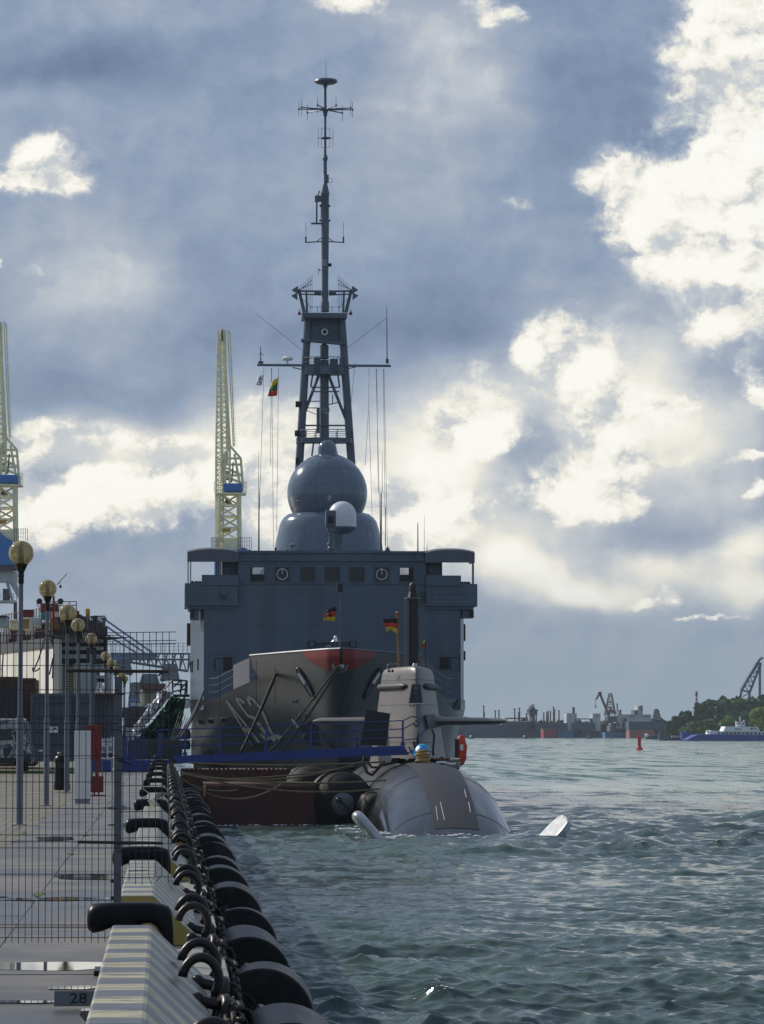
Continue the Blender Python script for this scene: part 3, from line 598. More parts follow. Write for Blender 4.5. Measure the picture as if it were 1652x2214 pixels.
# ------------------------------------------------------------------ number plate 28
def text_flat(s, size, mt, name, parent, place, depth=.004, align='CENTER', sx_=1.0):
    cu = bpy.data.curves.new('t', 'FONT'); cu.body = s; cu.size = size; cu.align_x = align; cu.align_y = 'CENTER'; cu.extrude = depth / 2; cu.resolution_u = 3
    o = bpy.data.objects.new('t', cu); COL.objects.link(o); dg = bpy.context.evaluated_depsgraph_get(); me = bpy.data.meshes.new_from_object(o.evaluated_get(dg))
    mb = MB(); mb.v = [tuple(place(v.co.x * sx_, v.co.y, v.co.z)) for v in me.vertices]; mb.f = [tuple(p.vertices) for p in me.polygons]
    bpy.data.objects.remove(o); bpy.data.curves.remove(cu); r = mb.build(name, mt, parent); return r
yp = 21.95
t = thing('number_plate', 'flat steel plate marked 28 lying on the wet concrete beside the kerb', 'plate', (-.6, yp, QZ))
pl = P(117, 2136, yp); pr = P(203, 2136, yp)
xa, xb = pl.x, -.372
th = .155
tilt = Vector((0, .18, .0)); za = P(150, 2154, yp).z; zb = P(150, 2129, yp + .1).z
m_plate = mat('painted_steel_plate', (.10, .11, .125), .35, .3, .2, 4)
MB().add([(xa, yp, QZ + .02), (xb, yp, QZ + .02), (xb, yp + .06, QZ + .11), (xa, yp + .06, QZ + .11), (xa, yp + .01, QZ + .018), (xb, yp + .01, QZ + .018), (xb, yp + .07, QZ + .108), (xa, yp + .07, QZ + .108)],
      [(0, 1, 2, 3), (7, 6, 5, 4), (0, 4, 5, 1), (1, 5, 6, 2), (2, 6, 7, 3), (3, 7, 4, 0)]).build('plate', m_plate, t)
cx28 = (P((1 / 5.507 * 700 + 180) * K, 2140, yp)).x
text_flat('28', .085, m_black, 'numeral', t, lambda x, y, z: (cx28 + x * 1.35, yp - .003 + .03 + y * .667, QZ + .065 + y * 1.0), .002)
# stencil bridges across the figures
for dx in (-.042, .048): MB().box(cx28 + dx - .004, cx28 + dx + .004, yp + .0, yp + .012, QZ + .035, QZ + .05).build('stencil_bridge', m_plate, t)
# ------------------------------------------------------------------ mesh fence across the quay
FYY = 26.3
ft = thing('mesh_fence', 'grey welded wire mesh fence with steel post standing across the quay', 'fence', tuple(P(256, 2040, FYY)))
def sx_(a): return a * K
mb = MB(); uL = [257 - 14.32 * k for k in range(1, 24)]
ztopL, zbotL = P(100, 1373, FYY).z, P(100, 2038, FYY).z
for k, u in enumerate(uL):
    x = P(u, 1700, FYY).x; mb.cyl((x, FYY, zbotL + random.uniform(-.006, .006)), (x, FYY, ztopL), .0028, n=4, cap=False)
for yy in (2493, 2524, 2612, 2707, 2811, 2839, 2863, 2966, 3069, 3172, 3277, 3302, 3328, 3431, 3534, 3630, 3641, 3680):
    a, b = P(-80, yy * K, FYY), P(257, yy * K + .3, FYY); off = -.004 if yy in (2839, 3302, 3641) else .004
    mb.cyl((a.x, FYY + off, a.z), (b.x, FYY + off, b.z), .0028, n=4, cap=False)
mb.build('wire_panel', m_wire, ft, kind='stuff')
mb = MB()
xs = [266 + 14.1 * k for k in range(0, 8)]
for k, u in enumerate(xs):
    x = P(u, 1700, FYY).x
    bt = [1912, 1905, 1913, 1913, 1912, 1904, 1905, 1912][k]; z0 = P(u, bt, FYY).z; zb = P(u, 1895, FYY).z
    bend = [0, 0, 0, 0, .022, -.03, -.045, 0][k]
    mb.cyl((x, FYY, zb), (x, FYY, P(u, 1366, FYY).z), .0028, n=4, cap=False); mb.cyl((x + bend, FYY, z0), (x, FYY, zb), .0028, n=4, cap=False)
for yy, u0, u1 in ((2482, 228, 381), (2515, 226, 381), (2529, 226, 381), (2622, 256, 272), (2719, 257, 367), (2824, 257, 371), (2851, 257, 371), (2870, 257, 368), (2977, 257, 370), (3083, 257, 371), (3185, 257, 371), (3287.5, 257, 371), (3313, 257, 374), (3339, 257, 371), (3417, 280, 320), (3443, 257, 372)):
    a, b = P(u0, yy * K + 1, FYY), P(u1, yy * K - 1, FYY); mb.cyl((a.x, FYY, a.z), (b.x, FYY, b.z), .0028, n=4, cap=False)
mb.build('wire_panel', m_wire, ft, kind='stuff')
for u in (14.1 * 8 + 266,): pass
a, b = P(248, 1466, FYY + .05), P(264.5, 1466, FYY + .05)
MB().box(a.x, b.x, FYY + .01, FYY + .07, QZ, a.z).box(a.x - .004, b.x + .004, FYY + .006, FYY + .074, a.z, a.z + .008).build('post', m_galv, ft)
for v in (1905, 1942):
    q = P(246, v, FYY); MB().cyl((q.x - .025, FYY + .03, q.z), (q.x + .02, FYY + .03, q.z), .014, n=8).build('bolt', m_iron, ft)
for v, zz in ((1640, 0), (1665, 0), (1500, 0)):
    q = P(256, v, FYY); MB().torus((q.x, FYY + .035, q.z), .046, .004, (0.1, .05, 1), 14, 5).build('wire_tie', m_iron, ft)
q = P(256, 1644, FYY); e = P(288, 1655, FYY); MB().path([q, q.lerp(e, .5) + Vector((0, -.02, .004)), e], .006, 5).build('loose_strap', m_iron, ft)
def bar(u0, v0, u1, v1, r, lab):
    a, b = P(u0, v0, FYY - .02), P(u1, v1, FYY - .02)
    o = MB().cyl(a, b, r, n=10).build('steel_bar', m_rust2, None); tag(o, lab, 'bar', 'rusty bars tied to the mesh fence'); return o
m_rust2 = mat('dark_rusty_pipe', (.05, .035, .03), .6, .2, .4, 14, .2)
bar(144, 1450, 364, 1452, .013, 'long dark pipe tied high across the mesh fence, ending under the far gangway')
bar(168, 1820.5, 352, 1823, .012, 'dark rusty bar tied low across the mesh fence behind the post')
a, b = P(353, 1452, FYY), P(341, 1461, FYY); tag(MB().cyl(a, b, .008, n=6).build('steel_offcut', m_rust2), 'short bent steel offcut hanging below the right end of the high pipe', 'offcut')

# ------------------------------------------------------------------ street lamps with amber globes
m_globe = bpy.data.materials.new('smoked_amber_globe'); m_globe.use_nodes = True
_b = m_globe.node_tree.nodes['Principled BSDF']; _b.inputs['Base Color'].default_value = (.58, .46, .22, 1); _b.inputs['Roughness'].default_value = .16
_b.inputs['Transmission Weight'].default_value = .55; _b.inputs['IOR'].default_value = 1.08; _b.inputs['Specular IOR Level'].default_value = .6; _b.inputs['Coat Weight'].default_value = .5
_t = m_globe.node_tree; _n = _t.nodes.new('ShaderNodeTexNoise'); _n.inputs['Scale'].default_value = 7; _n.inputs['Detail'].default_value = 6; _tc = _t.nodes.new('ShaderNodeTexCoord'); _mp = _t.nodes.new('ShaderNodeMapping'); _mp.inputs['Scale'].default_value = (1.5, 1.5, .35)
_t.links.new(_tc.outputs['Object'], _mp.inputs[0]); _t.links.new(_mp.outputs[0], _n.inputs[0])
_sp = _t.nodes.new('ShaderNodeSeparateXYZ'); _t.links.new(_tc.outputs['Object'], _sp.inputs[0])
_r = _t.nodes.new('ShaderNodeMapRange'); _t.links.new(_n.outputs[0], _r.inputs[0]); _r.inputs[1].default_value = .46; _r.inputs[2].default_value = .68
_x = _t.nodes.new('ShaderNodeMix'); _x.data_type = 'RGBA'; _t.links.new(_r.outputs[0], _x.inputs[0]); _x.inputs[6].default_value = (.62, .50, .25, 1); _x.inputs[7].default_value = (.30, .23, .10, 1); _t.links.new(_x.outputs[2], _b.inputs['Base Color'])
m_amber = mat('yellow_amber_globe', (.55, .38, .06), .3, 0, .2, 5)
def lamp(x, y, hg, r, lab, first=None, amber=False):
    """whole lamp built at its own spot: pole in two thicknesses, cup, globe, bulb holder"""
    t = thing('street_lamp', lab, 'street lamp', (x, y, QZ), 'globe street lamps along the quay promenade')
    z = QZ + hg
    MB().lathe([(.064, 0), (.064, 1.95), (.060, 1.98), (.044, 2.06), (.044, 2.1), (.041, hg - r * 1.75)], (x, y, QZ), 14).build('pole', m_pole, t, smooth=40)
    MB().lathe([(.045, -r * 2.45), (.052, -r * 2.4), (.052, -r * 1.9), (.062, -r * 1.85), (.05, -r * 1.6), (r * .5, -r * .95), (r * .58, -r * .86), (.03, -r * .85)], (x, y, z), 18).build('lamp_cup', m_iron, t, smooth=40)
    MB().ball((x, y, z), r, 28, 18, -R(62)).build('globe', m_amber if amber else m_globe, t, smooth=True)
    MB().cyl((x, y, z - r * .85), (x, y, z + r * .35), r * .22, r * .2, 10).build('bulb_holder', m_black, t)
    MB().box(x - .14, x + .14, y - .14, y + .14, QZ, QZ + .02).build('base_flange', m_steel, t)
    return t
LV = [(46, 1196, 27), (103, 1273, 19.5), (146, 1325, 18.5), (169, 1352, 15), (197.5, 1382, 12.8), (228, 1419, 10.2), (240, 1434, 9.5), (250.5, 1447, 7.8), (263, 1462, 8.5), (270, 1468, 7)]
for i, (u, v, r) in enumerate(LV):
    if i < 8: y = {0: 64, 1: 80.2, 2: 96.7, 3: 108.3, 4: 125, 5: 153, 6: 168, 7: 186}[i]
    else: y = {8: 212, 9: 226}[i]
    q = P(u, v, y); rr = max(.2, r / F * y) if i < 8 else .22
    lamp(q.x, y, q.z - QZ, rr, f'lamp post with round smoky globe, {ORD[i]} in the row from the camera', amber=(i == 8))

# ------------------------------------------------------------------ things standing on the promenade
def base_at(u, v): return PG(u, v, QZ)
y = 82.5; a, b = P(161, 1580, y), P(196, 1580, y); t = thing('power_pedestal', 'scuffed white power pedestal standing before the red fire stand', 'pedestal', (a.x + .19, y, QZ))
MB().box(a.x, b.x, y, y + .3, QZ + .1, a.z).build('cabinet', m_white, t, bevel=.01)
MB().box(a.x + .02, b.x - .015, y + .02, y + .28, QZ, QZ + .1).build('plinth', mat('grey_plinth', (.3, .31, .32), .6), t)
zc = P(170, 1639, y).z; MB().box(a.x - .003, b.x + .003, y - .004, y + .302, zc - .008, zc).build('joint_strip', m_galv, t)
MB().box(a.x - .003, b.x + .003, y - .004, y + .302, QZ + .09, QZ + .105).build('joint_strip', m_galv, t)
y = 141; a, b = P(241, 1594, y), P(257, 1594, y); t = thing('power_pedestal', 'narrow pale pedestal far behind, half hidden by the fence post', 'pedestal', (a.x, y, QZ))
MB().box(a.x, b.x, y, y + .3, QZ, a.z - .06).build('cabinet', m_white, t); MB().box(a.x - .01, b.x + .01, y - .01, y + .31, a.z - .06, a.z).build('cap', m_white, t, bevel=.02)
# red fire stand
y = 91.8; t = thing('fire_stand', 'red steel fire stand with tall board above a box', 'fire stand', tuple(P(207, 1720, y)))
a, b = P(187, 1568, y), P(219.5, 1645, y); MB().pbox(a, b, .08).build('board', m_red, t, bevel=.01)
a, b = P(206, 1645, y + .02), P(212.5, 1680, y); MB().pbox((a.x, y + .02, a.z + .3), b, .05).build('pole', m_red, t)
a, b = P(195, 1678, y), P(223.5, 1713, y); MB().pbox(a, b, .25).build('box', m_red, t, bevel=.01)
a = P(194, 1716, y); b = P(228, 1722, y); MB().box(a.x, b.x, y - .12, y + .3, QZ, QZ + .03).build('foot_plate', m_red, t)
MB().box(a.x + .1, a.x + .14, y, y + .2, QZ + .03, P(195, 1713, y).z).box(b.x - .2, b.x - .16, y, y + .2, QZ + .03, P(195, 1713, y).z).build('legs', m_red, t)
# litter bin
y = 101.5; c = P(134, 1700, y); t = thing('litter_bin', 'black round litter bin with a domed lid beside the third lamp post', 'litter bin', (c.x, y, QZ)); zt = P(134, 1631, y).z - QZ
MB().lathe([(.22, 0), (.245, .02), (.245, .1), (.225, .22), (.22, zt * .62)], (c.x, y, QZ), 22).build('body', m_bollard, t, smooth=40)
MB().lathe([(.21, zt * .62), (.21, zt * .78)], (c.x, y, QZ), 22).build('opening_ring', m_black, t, smooth=40)
MB().lathe([(.235, zt * .78), (.235, zt * .86), (.19, zt * .95), (.1, zt * .995), (0, zt)], (c.x, y, QZ), 22).build('lid', m_bollard, t, smooth=40)
for k in range(4): MB().box(c.x + .21 * math.cos(k * PI / 2 + .7) - .012, c.x + .21 * math.cos(k * PI / 2 + .7) + .012, y + .21 * math.sin(k * PI / 2 + .7) - .012, y + .21 * math.sin(k * PI / 2 + .7) + .012, QZ + zt * .6, QZ + zt * .8).build('strut', m_bollard, t)
MB().ball((c.x - .09, y, QZ + zt + .03), .045, 12, 8).cyl((c.x - .09, y, QZ + zt - .03), (c.x - .09, y, QZ + zt + .02), .015).build('glint_ball', mat('chrome', (.8, .72, .6), .08, 1, .05, 2), t, smooth=60)  # chrome ball added to give the glint above the bin
# warning sign
y = 120; a, b = P(219, 1597, y), P(245, 1641, y); t = thing('warning_sign', 'white notice board with dark lettering and four round symbols', 'sign', (a.x, y, QZ))
MB().pbox(a, b, .02).build('board', mat('white_board', (.6, .6, .66), .5), t)
MB().cyl((b.x - .04, y + .04, QZ), (b.x - .04, y + .04, a.z + .12), .022).cyl((a.x + .04, y + .04, QZ), (a.x + .04, y + .04, a.z + .02), .022).build('posts', m_galv, t)
q = P(232, 1603, y); text_flat('rieta', .17, m_black, 'lettering', t, lambda X_, Y_, Z_: (q.x + X_, y - .004, q.z + Y_), .003)
q2 = P(232, 1609.5, y); text_flat('. echa .', .09, m_black, 'lettering', t, lambda X_, Y_, Z_: (q2.x + X_, y - .004, q2.z + Y_), .003)
for (u, v, f) in ((225, 1619.5, 0), (239, 1618.5, 0), (225, 1632.5, 1), (239, 1632.5, 1)):
    q = P(u, v, y)
    mb = MB().torus((q.x, y - .006, q.z), .075, .011, (0, 1, 0), 20, 5)
    if f: mb.cyl((q.x, y - .006, q.z), (q.x, y + .001, q.z), .07, n=20)
    else: mb.cyl((q.x - .05, y - .006, q.z + .05), (q.x + .05, y - .006, q.z - .05), .01).box(q.x - .02, q.x + .02, y - .008, y, q.z - .035, q.z + .035)
    mb.build('round_symbol', mat('symbol_blue', (.03, .035, .07), .5) if f else m_black, t)
# containers
def container(name, lab, u0, u1, vt, y, w, mt, bot=QZ, text=None, openend=False, dz=.15):
    a, b = P(u0, vt, y), P(u1, vt, y); t = thing(name, lab, 'container', (a.x, y, bot))
    x0, x1, zt, zb = a.x, b.x, a.z, bot + dz
    MB().box(x0 + .08, x1 - .08, y + .12, y + w, zb + .02, zt - .03).build('walls', mt, t)
    n = max(3, int((x1 - x0) / .28)); mb = MB()
    for k in range(n):
        q0 = x0 + .14 + (x1 - x0 - .28) * k / n; q1 = x0 + .14 + (x1 - x0 - .28) * (k + .52) / n; mb.box(q0, q1, y + .085, y + .125, zb + .12, zt - .14)
    mb.build('corrugations', mt, t)['kind'] = 'stuff'
    for (p, q_, r_, s_) in ((x0, x0 + .12, zb, zt), (x1 - .12, x1, zb, zt)): MB().box(p, q_, y, y + .14, r_, s_).build('corner_post', mt, t)
    MB().box(x0 + .12, x1 - .12, y + .005, y + .13, zt - .14, zt).build('top_rail', mt, t); MB().box(x0 + .12, x1 - .12, y + .005, y + .13, zb, zb + .14).build('bottom_rail', mt, t)
    return t, x0, x1, zb, zt
t, x0, x1, zb, zt = container('shipping_container', 'grey blue metal container with a small white label, behind the litter bin', 66, 206, 1499, 152, 6, m_cont, dz=.35)
for f in (.24, .42, .62, .84): MB().box(x0 + .2, x1 - .2, 152.05, 152.1, zb + (zt - zb) * f, zb + (zt - zb) * f + .04).build('seam_strip', m_black, t)
for f in (.33, .66): MB().box(x0 + (x1 - x0) * f - .02, x0 + (x1 - x0) * f + .02, 151.99, 152.08, zb + .1, zt - .1).build('locking_bar', m_cont, t)
a, b = P(107, 1571, 151.9), P(125.5, 1584, 151.9); MB().pbox(a, b, .02).build('label', m_white, t); a, b = P(116, 1573, 151.88), P(121.5, 1576, 151.88); MB().pbox(a, b, .01).build('label_mark', m_black, t)
a, b = P(83, 1621, 151.9), P(92, 1625, 151.9); MB().pbox(a, b, .02).build('label', m_white, t)
t, x0, x1, zb, zt = container('shipping_container', 'narrower grey container end with black stains, right of the blue grey container', 207, 250, 1503, 153, 6, mat('pale_container_grey', (.12, .145, .165), .5, 0, .3, 1.2, streak=.6), dz=.3)
MB().box(x0 - .05, x1 + .1, 152.5, 159, zt + .01, zt + .08).build('roof_edge', m_contb, t)
t, x0, x1, zb, zt = container('shipping_container', 'rusty brown open container behind the parked van on the left', -20, 43, 1463, 156, 6, m_contb, dz=.1)
a, b = P(-20, 1486, 155.9), P(38, 1560, 155.9); MB().pbox(a, b, .2).build('dark_opening', m_black, t)
q = P(3, 1478.5, 155.86); text_flat('SCN', .15, m_white, 'lettering', t, lambda X_, Y_, Z_: (q.x + X_, 155.86, q.z + Y_), .004, 'LEFT')
t, x0, x1, zb, zt = container('shipping_container', 'brown container wall between the van and the grey container', 44, 78, 1466, 157, 6, mat('red_brown_container', (.14, .045, .028), .6, 0, .3, 1, streak=.3), dz=.1)
# camouflaged van, rear quarter towards us
y = 140.0; z5_ = zoom(0, 2750, 3.304)
t = thing('camouflage_van', 'dark van with black and white camouflage patches and light roof, parked before the containers', 'van', tuple(P(30, 1668, y)))
xr, xl, zg = P(65, 1600, y).x, P(-90, 1600, y).x, QZ
prof = [(xl, zg + .35), (xr - .0, zg + .35), (xr + .03, zg + .8), (xr - .05, zg + 1.25), (xr - .18, P(0, 1562, y).z - .03), (xr - .28, P(0, 1558, y).z), (xl, P(0, 1558, y).z)]
def camo():
    m = mat('camouflage_paint', (.02, .022, .026), .35, 0, .1, 2); tt = m.node_tree; bb = tt.nodes['Principled BSDF']; g = tt.nodes.new('ShaderNodeNewGeometry'); n = tt.nodes.new('ShaderNodeTexNoise'); n.inputs['Scale'].default_value = 1.3; n.inputs['Detail'].default_value = 2; n.inputs['Distortion'].default_value = 1.2
    tt.links.new(g.outputs['Position'], n.inputs[0]); r = tt.nodes.new('ShaderNodeValToRGB'); r.color_ramp.interpolation = 'CONSTANT'; e = r.color_ramp.elements; e[0].color = (.02, .022, .026, 1); e[1].position = .5; e[1].color = (.42, .42, .43, 1); q = e.new(.57); q.color = (.07, .075, .08, 1); q = e.new(.64); q.color = (.3, .3, .31, 1)
    tt.links.new(n.outputs[0], r.inputs[0]); tt.links.new(r.outputs[0], bb.inputs['Base Color']); return m
m_camo = camo()
MB().prism(prof, y + .25, y + 4.6).build('body', m_camo, t, bevel=.08)
MB().prism([(xl, P(0, 1557, y).z), (xr - .3, P(0, 1557, y).z), (xr - .35, P(0, 1553, y).z), (xl, P(0, 1553, y).z)], y + .3, y + 4.5).build('roof', m_white, t)
a = P(-5, 1586, y); b_ = P(24, 1586, y); MB().box(xl + .1, b_.x, y + .2, y + .28, P(0, 1600, y).z, P(0, 1577, y).z).build('rear_window', m_glass, t)
a = P(52, 1560, y); MB().poly([P(48, 1559, y + .2), P(53, 1559, y + .2), P(63, 1594, y + .2), P(58, 1596, y + .2)], .06).build('window_trim', m_galv, t)
for xw in (xr - .22, xl + .3):
    w_ = MB().lathe([(.2, -.1), (.34, -.12), (.36, 0), (.34, .12), (.2, .1)], (xw, y + .75, zg + .36), 20, 'x').build('wheel', m_rubberm, t, smooth=40)
MB().box(xl, xr + .04, y + .12, y + .3, zg + .42, zg + .62).build('bumper', m_black, t, bevel=.04)
a = P(-5, 1611, y); MB().box(xl + .1, P(18, 1600, y).x, y + .17, y + .3, P(0, 1618, y).z, P(0, 1610, y).z).build('number_panel', m_pole, t)
# gull lighting on the kerb
y = 58.0; zk_ = zoom(450, 2900, 3.304)
m_gull = mat('white_gull_feathers', (.74, .72, .66), .8, 0, .1, 20); m_gullg = mat('grey_gull_wing', (.42, .42, .41), .8, 0, .2, 20)
gb = zk_(495, 830, y); t = thing('seagull', 'white seagull with raised wings landing on a striped kerb block', 'bird', tuple(gb))
mb = MB(); prof = [(0, -.19), (.025, -.17), (.05, -.11), (.062, -.03), (.058, .04), (.035, .09), (.034, .115), (.038, .14), (.025, .165), (0, .175)]
rows = []
for r_, h in prof:
    rows.append([gb + Vector((-h * .30 + r_ * math.cos(k * PI / 6) * .95, -h * .9, h * .22 + r_ * math.sin(k * PI / 6))) for k in range(12)])
mb.grid(rows, True).build('body', m_gull, t, smooth=True)
hb = rows[-2][0]; q = gb + Vector((-.055, -.17, .04))
MB().cyl(q, q + Vector((-.02, -.045, -.012)), .009, .002, 6).build('beak', m_yel, t)
MB().poly([gb + Vector((.04, .15, -.03)), gb + Vector((.12, .2, -.035)), gb + Vector((.10, .24, -.04)), gb + Vector((.05, .24, -.04))], .008, (0, 0, 1)).build('tail', m_gull, t)
def wing(pts_in, name):
    # leading and trailing edge pairs from the shoulder to the tip
    mb = MB(); rows = []
    for (le, te, thk) in pts_in: rows.append([Vector(le), (Vector(le) + Vector(te)) / 2 + Vector((0, 0, thk)), Vector(te), (Vector(le) + Vector(te)) / 2 - Vector((0, 0, thk * .4))])
    mb.grid(rows, True); return mb
def wp(x, y_, dy): q = zk_(x, y_, y + dy); return q
wl = [(wp(455, 790, -.06), wp(478, 810, .06), .012), (wp(452, 730, -.05), wp(470, 770, .08), .012), (wp(420, 680, -.04), wp(445, 715, .1), .01), (wp(365, 640, -.0), wp(395, 672, .1), .008), (wp(320, 628, .06), wp(330, 640, .1), .003)]
wr = [(wp(515, 775, -.06), wp(555, 800, .06), .012), (wp(535, 715, -.05), wp(580, 770, .08), .012), (wp(590, 690, -.04), wp(625, 740, .1), .01), (wp(680, 695, -.0), wp(690, 722, .1), .008), (wp(805, 703, .06), wp(790, 720, .1), .003)]
wing(wl, 'wing').build('wing', m_gull, t, smooth=True); wing(wr, 'wing').build('wing', m_gullg, t, smooth=True)
for dx in (-.02, .02): MB().cyl(gb + Vector((dx, -.02, -.04)), (gb.x + dx, y - .02, QZ + .405), .005, n=5).build('leg', m_yel, t)
# ------------------------------------------------------------------ naval ship
z3 = zoom(650, 2050, 1.2708); zb_ = zoom(700, 2130, 2.7533); zw_ = zoom(1550, 2100, 4.13); zm5 = zoom(950, 1050, 1.9257); zm6 = zoom(1050, 200, 2.012); zcam = zoom(1250, 1900, 6.608); z8 = zoom(850, 2650, 3.0036)
BOW = 160.3; YF = 179.0
def cx(Y): return 8.12 + (Y - 161) * .021
def zdeck(Y): return 6.35 - (min(Y, 176) - 168.3) / 7.7 * .9 if Y > 168.3 else 6.35 + (168.3 - Y) * .02
def ztop(Y): return 7.62 - max(0, Y - BOW) * .02 if Y <= 168.3 else zdeck(Y)
def half(Y, z):
    zt = 7.6; q = max(0, min(1, (z + .4) / zt)); ys = 164.6 - (164.6 - BOW) * q ** .9
    a = Y - ys
    if a <= 0: return 0.0
    Lf = 34 - 12.5 * q ** .8; pw = 1.25 + .42 * q; s_ = min(1, a / Lf); k = 1 - (1 - s_) ** pw
    b = 7.3 * k
    return b + .25 * q * min(1, a / .6)
ship = thing('naval_ship', 'grey naval ship with a tall mast and big radome, bow towards the camera', 'ship', (8.3, 160, 0))
st = [BOW + .02, 160.6, 160.9, 161.3, 161.8, 162.5, 163.3, 164.2, 165.2, 166.2, 167.2, 168.28, 168.32, 169.3, 170.5, 172, 173.5, 175, 176, 177.5, 179, 181, 184, 190, 200, 215, 232, 244]
lev = 15
rl, rr = [], []
for Y in st:
    a, b = [], []
    for k in range(lev):
        z = -.6 + (ztop(Y) + .6) * (k / (lev - 1)); h = min(half(Y, z), 7.3); yy = Y
        if h <= 0.0:   # stem: pull the station back to the raked stem line
            q = max(0, min(1, (z + .4) / 7.6)); yy = 164.6 - (164.6 - BOW) * q ** .9; h = .0
        if Y >= 244: h *= .96
        a.append((cx(yy) - h, yy, z)); b.append((cx(yy) + h, yy, z))
    rl.append(a); rr.append(b)
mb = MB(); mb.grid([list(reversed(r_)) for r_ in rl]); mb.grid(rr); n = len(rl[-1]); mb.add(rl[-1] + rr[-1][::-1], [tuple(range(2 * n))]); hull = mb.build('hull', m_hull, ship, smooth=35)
mb = MB()
dk = [Y for Y in st if Y >= 161]
mb.grid([[(cx(Y) - half(Y, zdeck(Y)) + .06, Y, zdeck(Y) - .03), (cx(Y) + half(Y, zdeck(Y)) - .06, Y, zdeck(Y) - .03)] for Y in dk]); mb.build('deck', m_navyd, ship)
mb = MB()
for sgn in (-1, 1):
    mb.path([(cx(Y) + sgn * half(Y, ztop(Y)), Y, ztop(Y) + .01) for Y in st if Y <= 168.3], .05, 5)
mb.build('bulwark_rail', m_galv, ship)
# red cover round the upper bow
def hpt(Y, z, s_, o=.03): return (cx(Y) + s_ * (half(Y, z) + o), Y - o, z)
mb = MB()
for s_ in (-1, 1):
    rows = []
    for k in range(15):
        bq = 1.66 * k / 14
        # station where the top edge is that wide
        Y = BOW + .02
        while half(Y, 7.5) < bq and Y < 170: Y += .02
        zt = ztop(Y) - .02; dep = .04 + .92 * max(0.0, 1 - (bq / 1.66) ** 2.2) ** .75; rr_ = []
        for j in range(7):
            z = zt - dep * j / 6; ys = 164.6 - (164.6 - BOW) * (max(0, min(1, (z + .4) / 7.6))) ** .9
            Yj = ys + (Y - BOW) * 1.02 + .01; rr_.append(hpt(Yj, z, s_, .035))
        rows.append(rr_ if s_ > 0 else rr_[::-1])
    mb.grid(rows)
mb.build('red_bow_cover', m_red, ship, smooth=35)
# centre fairlead in the bow with its bright rim
q = z3(872, 716, BOW + .35); MB().torus((q.x, BOW + .42, q.z), .30, .07, (0, 1, -.35), 22, 8).build('bow_fairlead', m_galv, ship, smooth=True); MB().ball((q.x + .03, BOW + .3, q.z - .02), .16, 14, 8).build('fairlead_roller', m_steel, ship, smooth=True)
# anchor pockets
for s_, (u, v) in ((-1, (705, 805)), (1, (1025, 805))):
    q = z3(u, v, 164.0)
    def pk(dz, dy, o): z = q.z + dz; return hpt(163.6 + dy, z, s_, o)
    mb = MB(); ring = []
    for k in range(20):
        t_ = 2 * PI * k / 20; e = .72 * math.cos(t_); w_ = .17 * math.sin(t_); ring.append(hpt(163.6 + e * .3 + w_ * 1.4 + (.0), q.z + e, s_, .04))
    mb.path(ring, .045, 6, True); mb.build('anchor_pocket_rim', m_black, ship, smooth=True)
    mb = MB(); mb.add([Vector(r_) + Vector((0, -.01, 0)) for r_ in ring], [tuple(range(20))]); mb.build('anchor_pocket', m_navyd, ship)
    mb = MB(); c0 = Vector(ring[2]) * .5 + Vector(ring[18]) * .5; c1 = Vector(ring[10]); mb.cyl(c0 + Vector((0, -.06, -.1)), c0.lerp(c1, .45) + Vector((0, -.08, 0)), .07, .09, 8); mb.build('anchor', m_white, ship, smooth=50)
# slots, marks
for (x_, y_) in ((1245, 1365), (1268, 1362), (1352, 1358), (1368, 1358), (1440, 1355), (1458, 1355)):
    pass
def hull_at(u, v, s_):
    """point of the hull side seen at u, v"""
    def ins(Y):
        q = P(u, v, Y); return q if (0 < q.z < ztop(Y) and (q.x - cx(Y)) * s_ >= 0 and abs(q.x - cx(Y)) <= half(Y, q.z)) else None
    Y = BOW + .5
    while Y < 186:
        if ins(Y):
            lo, hi = Y - .4, Y
            for _ in range(5):
                md = (lo + hi) / 2
                if ins(md): hi = md
                else: lo = md
            q = P(u, v, hi); return Vector((cx(hi) + s_ * (half(hi, q.z) + .03), hi - .02, q.z))
        Y += .4
    return None
for i, (x0, y0) in enumerate(((2680, 0),)): pass
for (zx, zy) in ((1292, 1366), (1310, 1366), (1355, 1360), (1370, 1360), (1440, 1352), (1460, 1352)):
    u, v = zx / 1.652 * K, (zy / 1.652 + 2000) * K; q = hull_at(u, v, -1); q2 = hull_at(u + 4, v + 9, -1)
    if q and q2: MB().path([q, q2], .06, 5).build('scupper_slot', m_black, ship)
for (zx, zy) in ((1442, 990), (1462, 990), (1497, 980), (1515, 975)):
    q = z3(zx, zy, 180); x_ = cx(180) + half(180, q.z); q = Vector((min(q.x, x_), 179.2, q.z)); q = hull_at((zx / 1.2708 + 650) * K - 3, (zy / 1.2708 + 2050) * K, 1); 
    if q: MB().path([q + Vector((.05, 0, .12)), q + Vector((-.05, 0, -.12))], .05, 5).build('scupper_slot', m_black, ship)
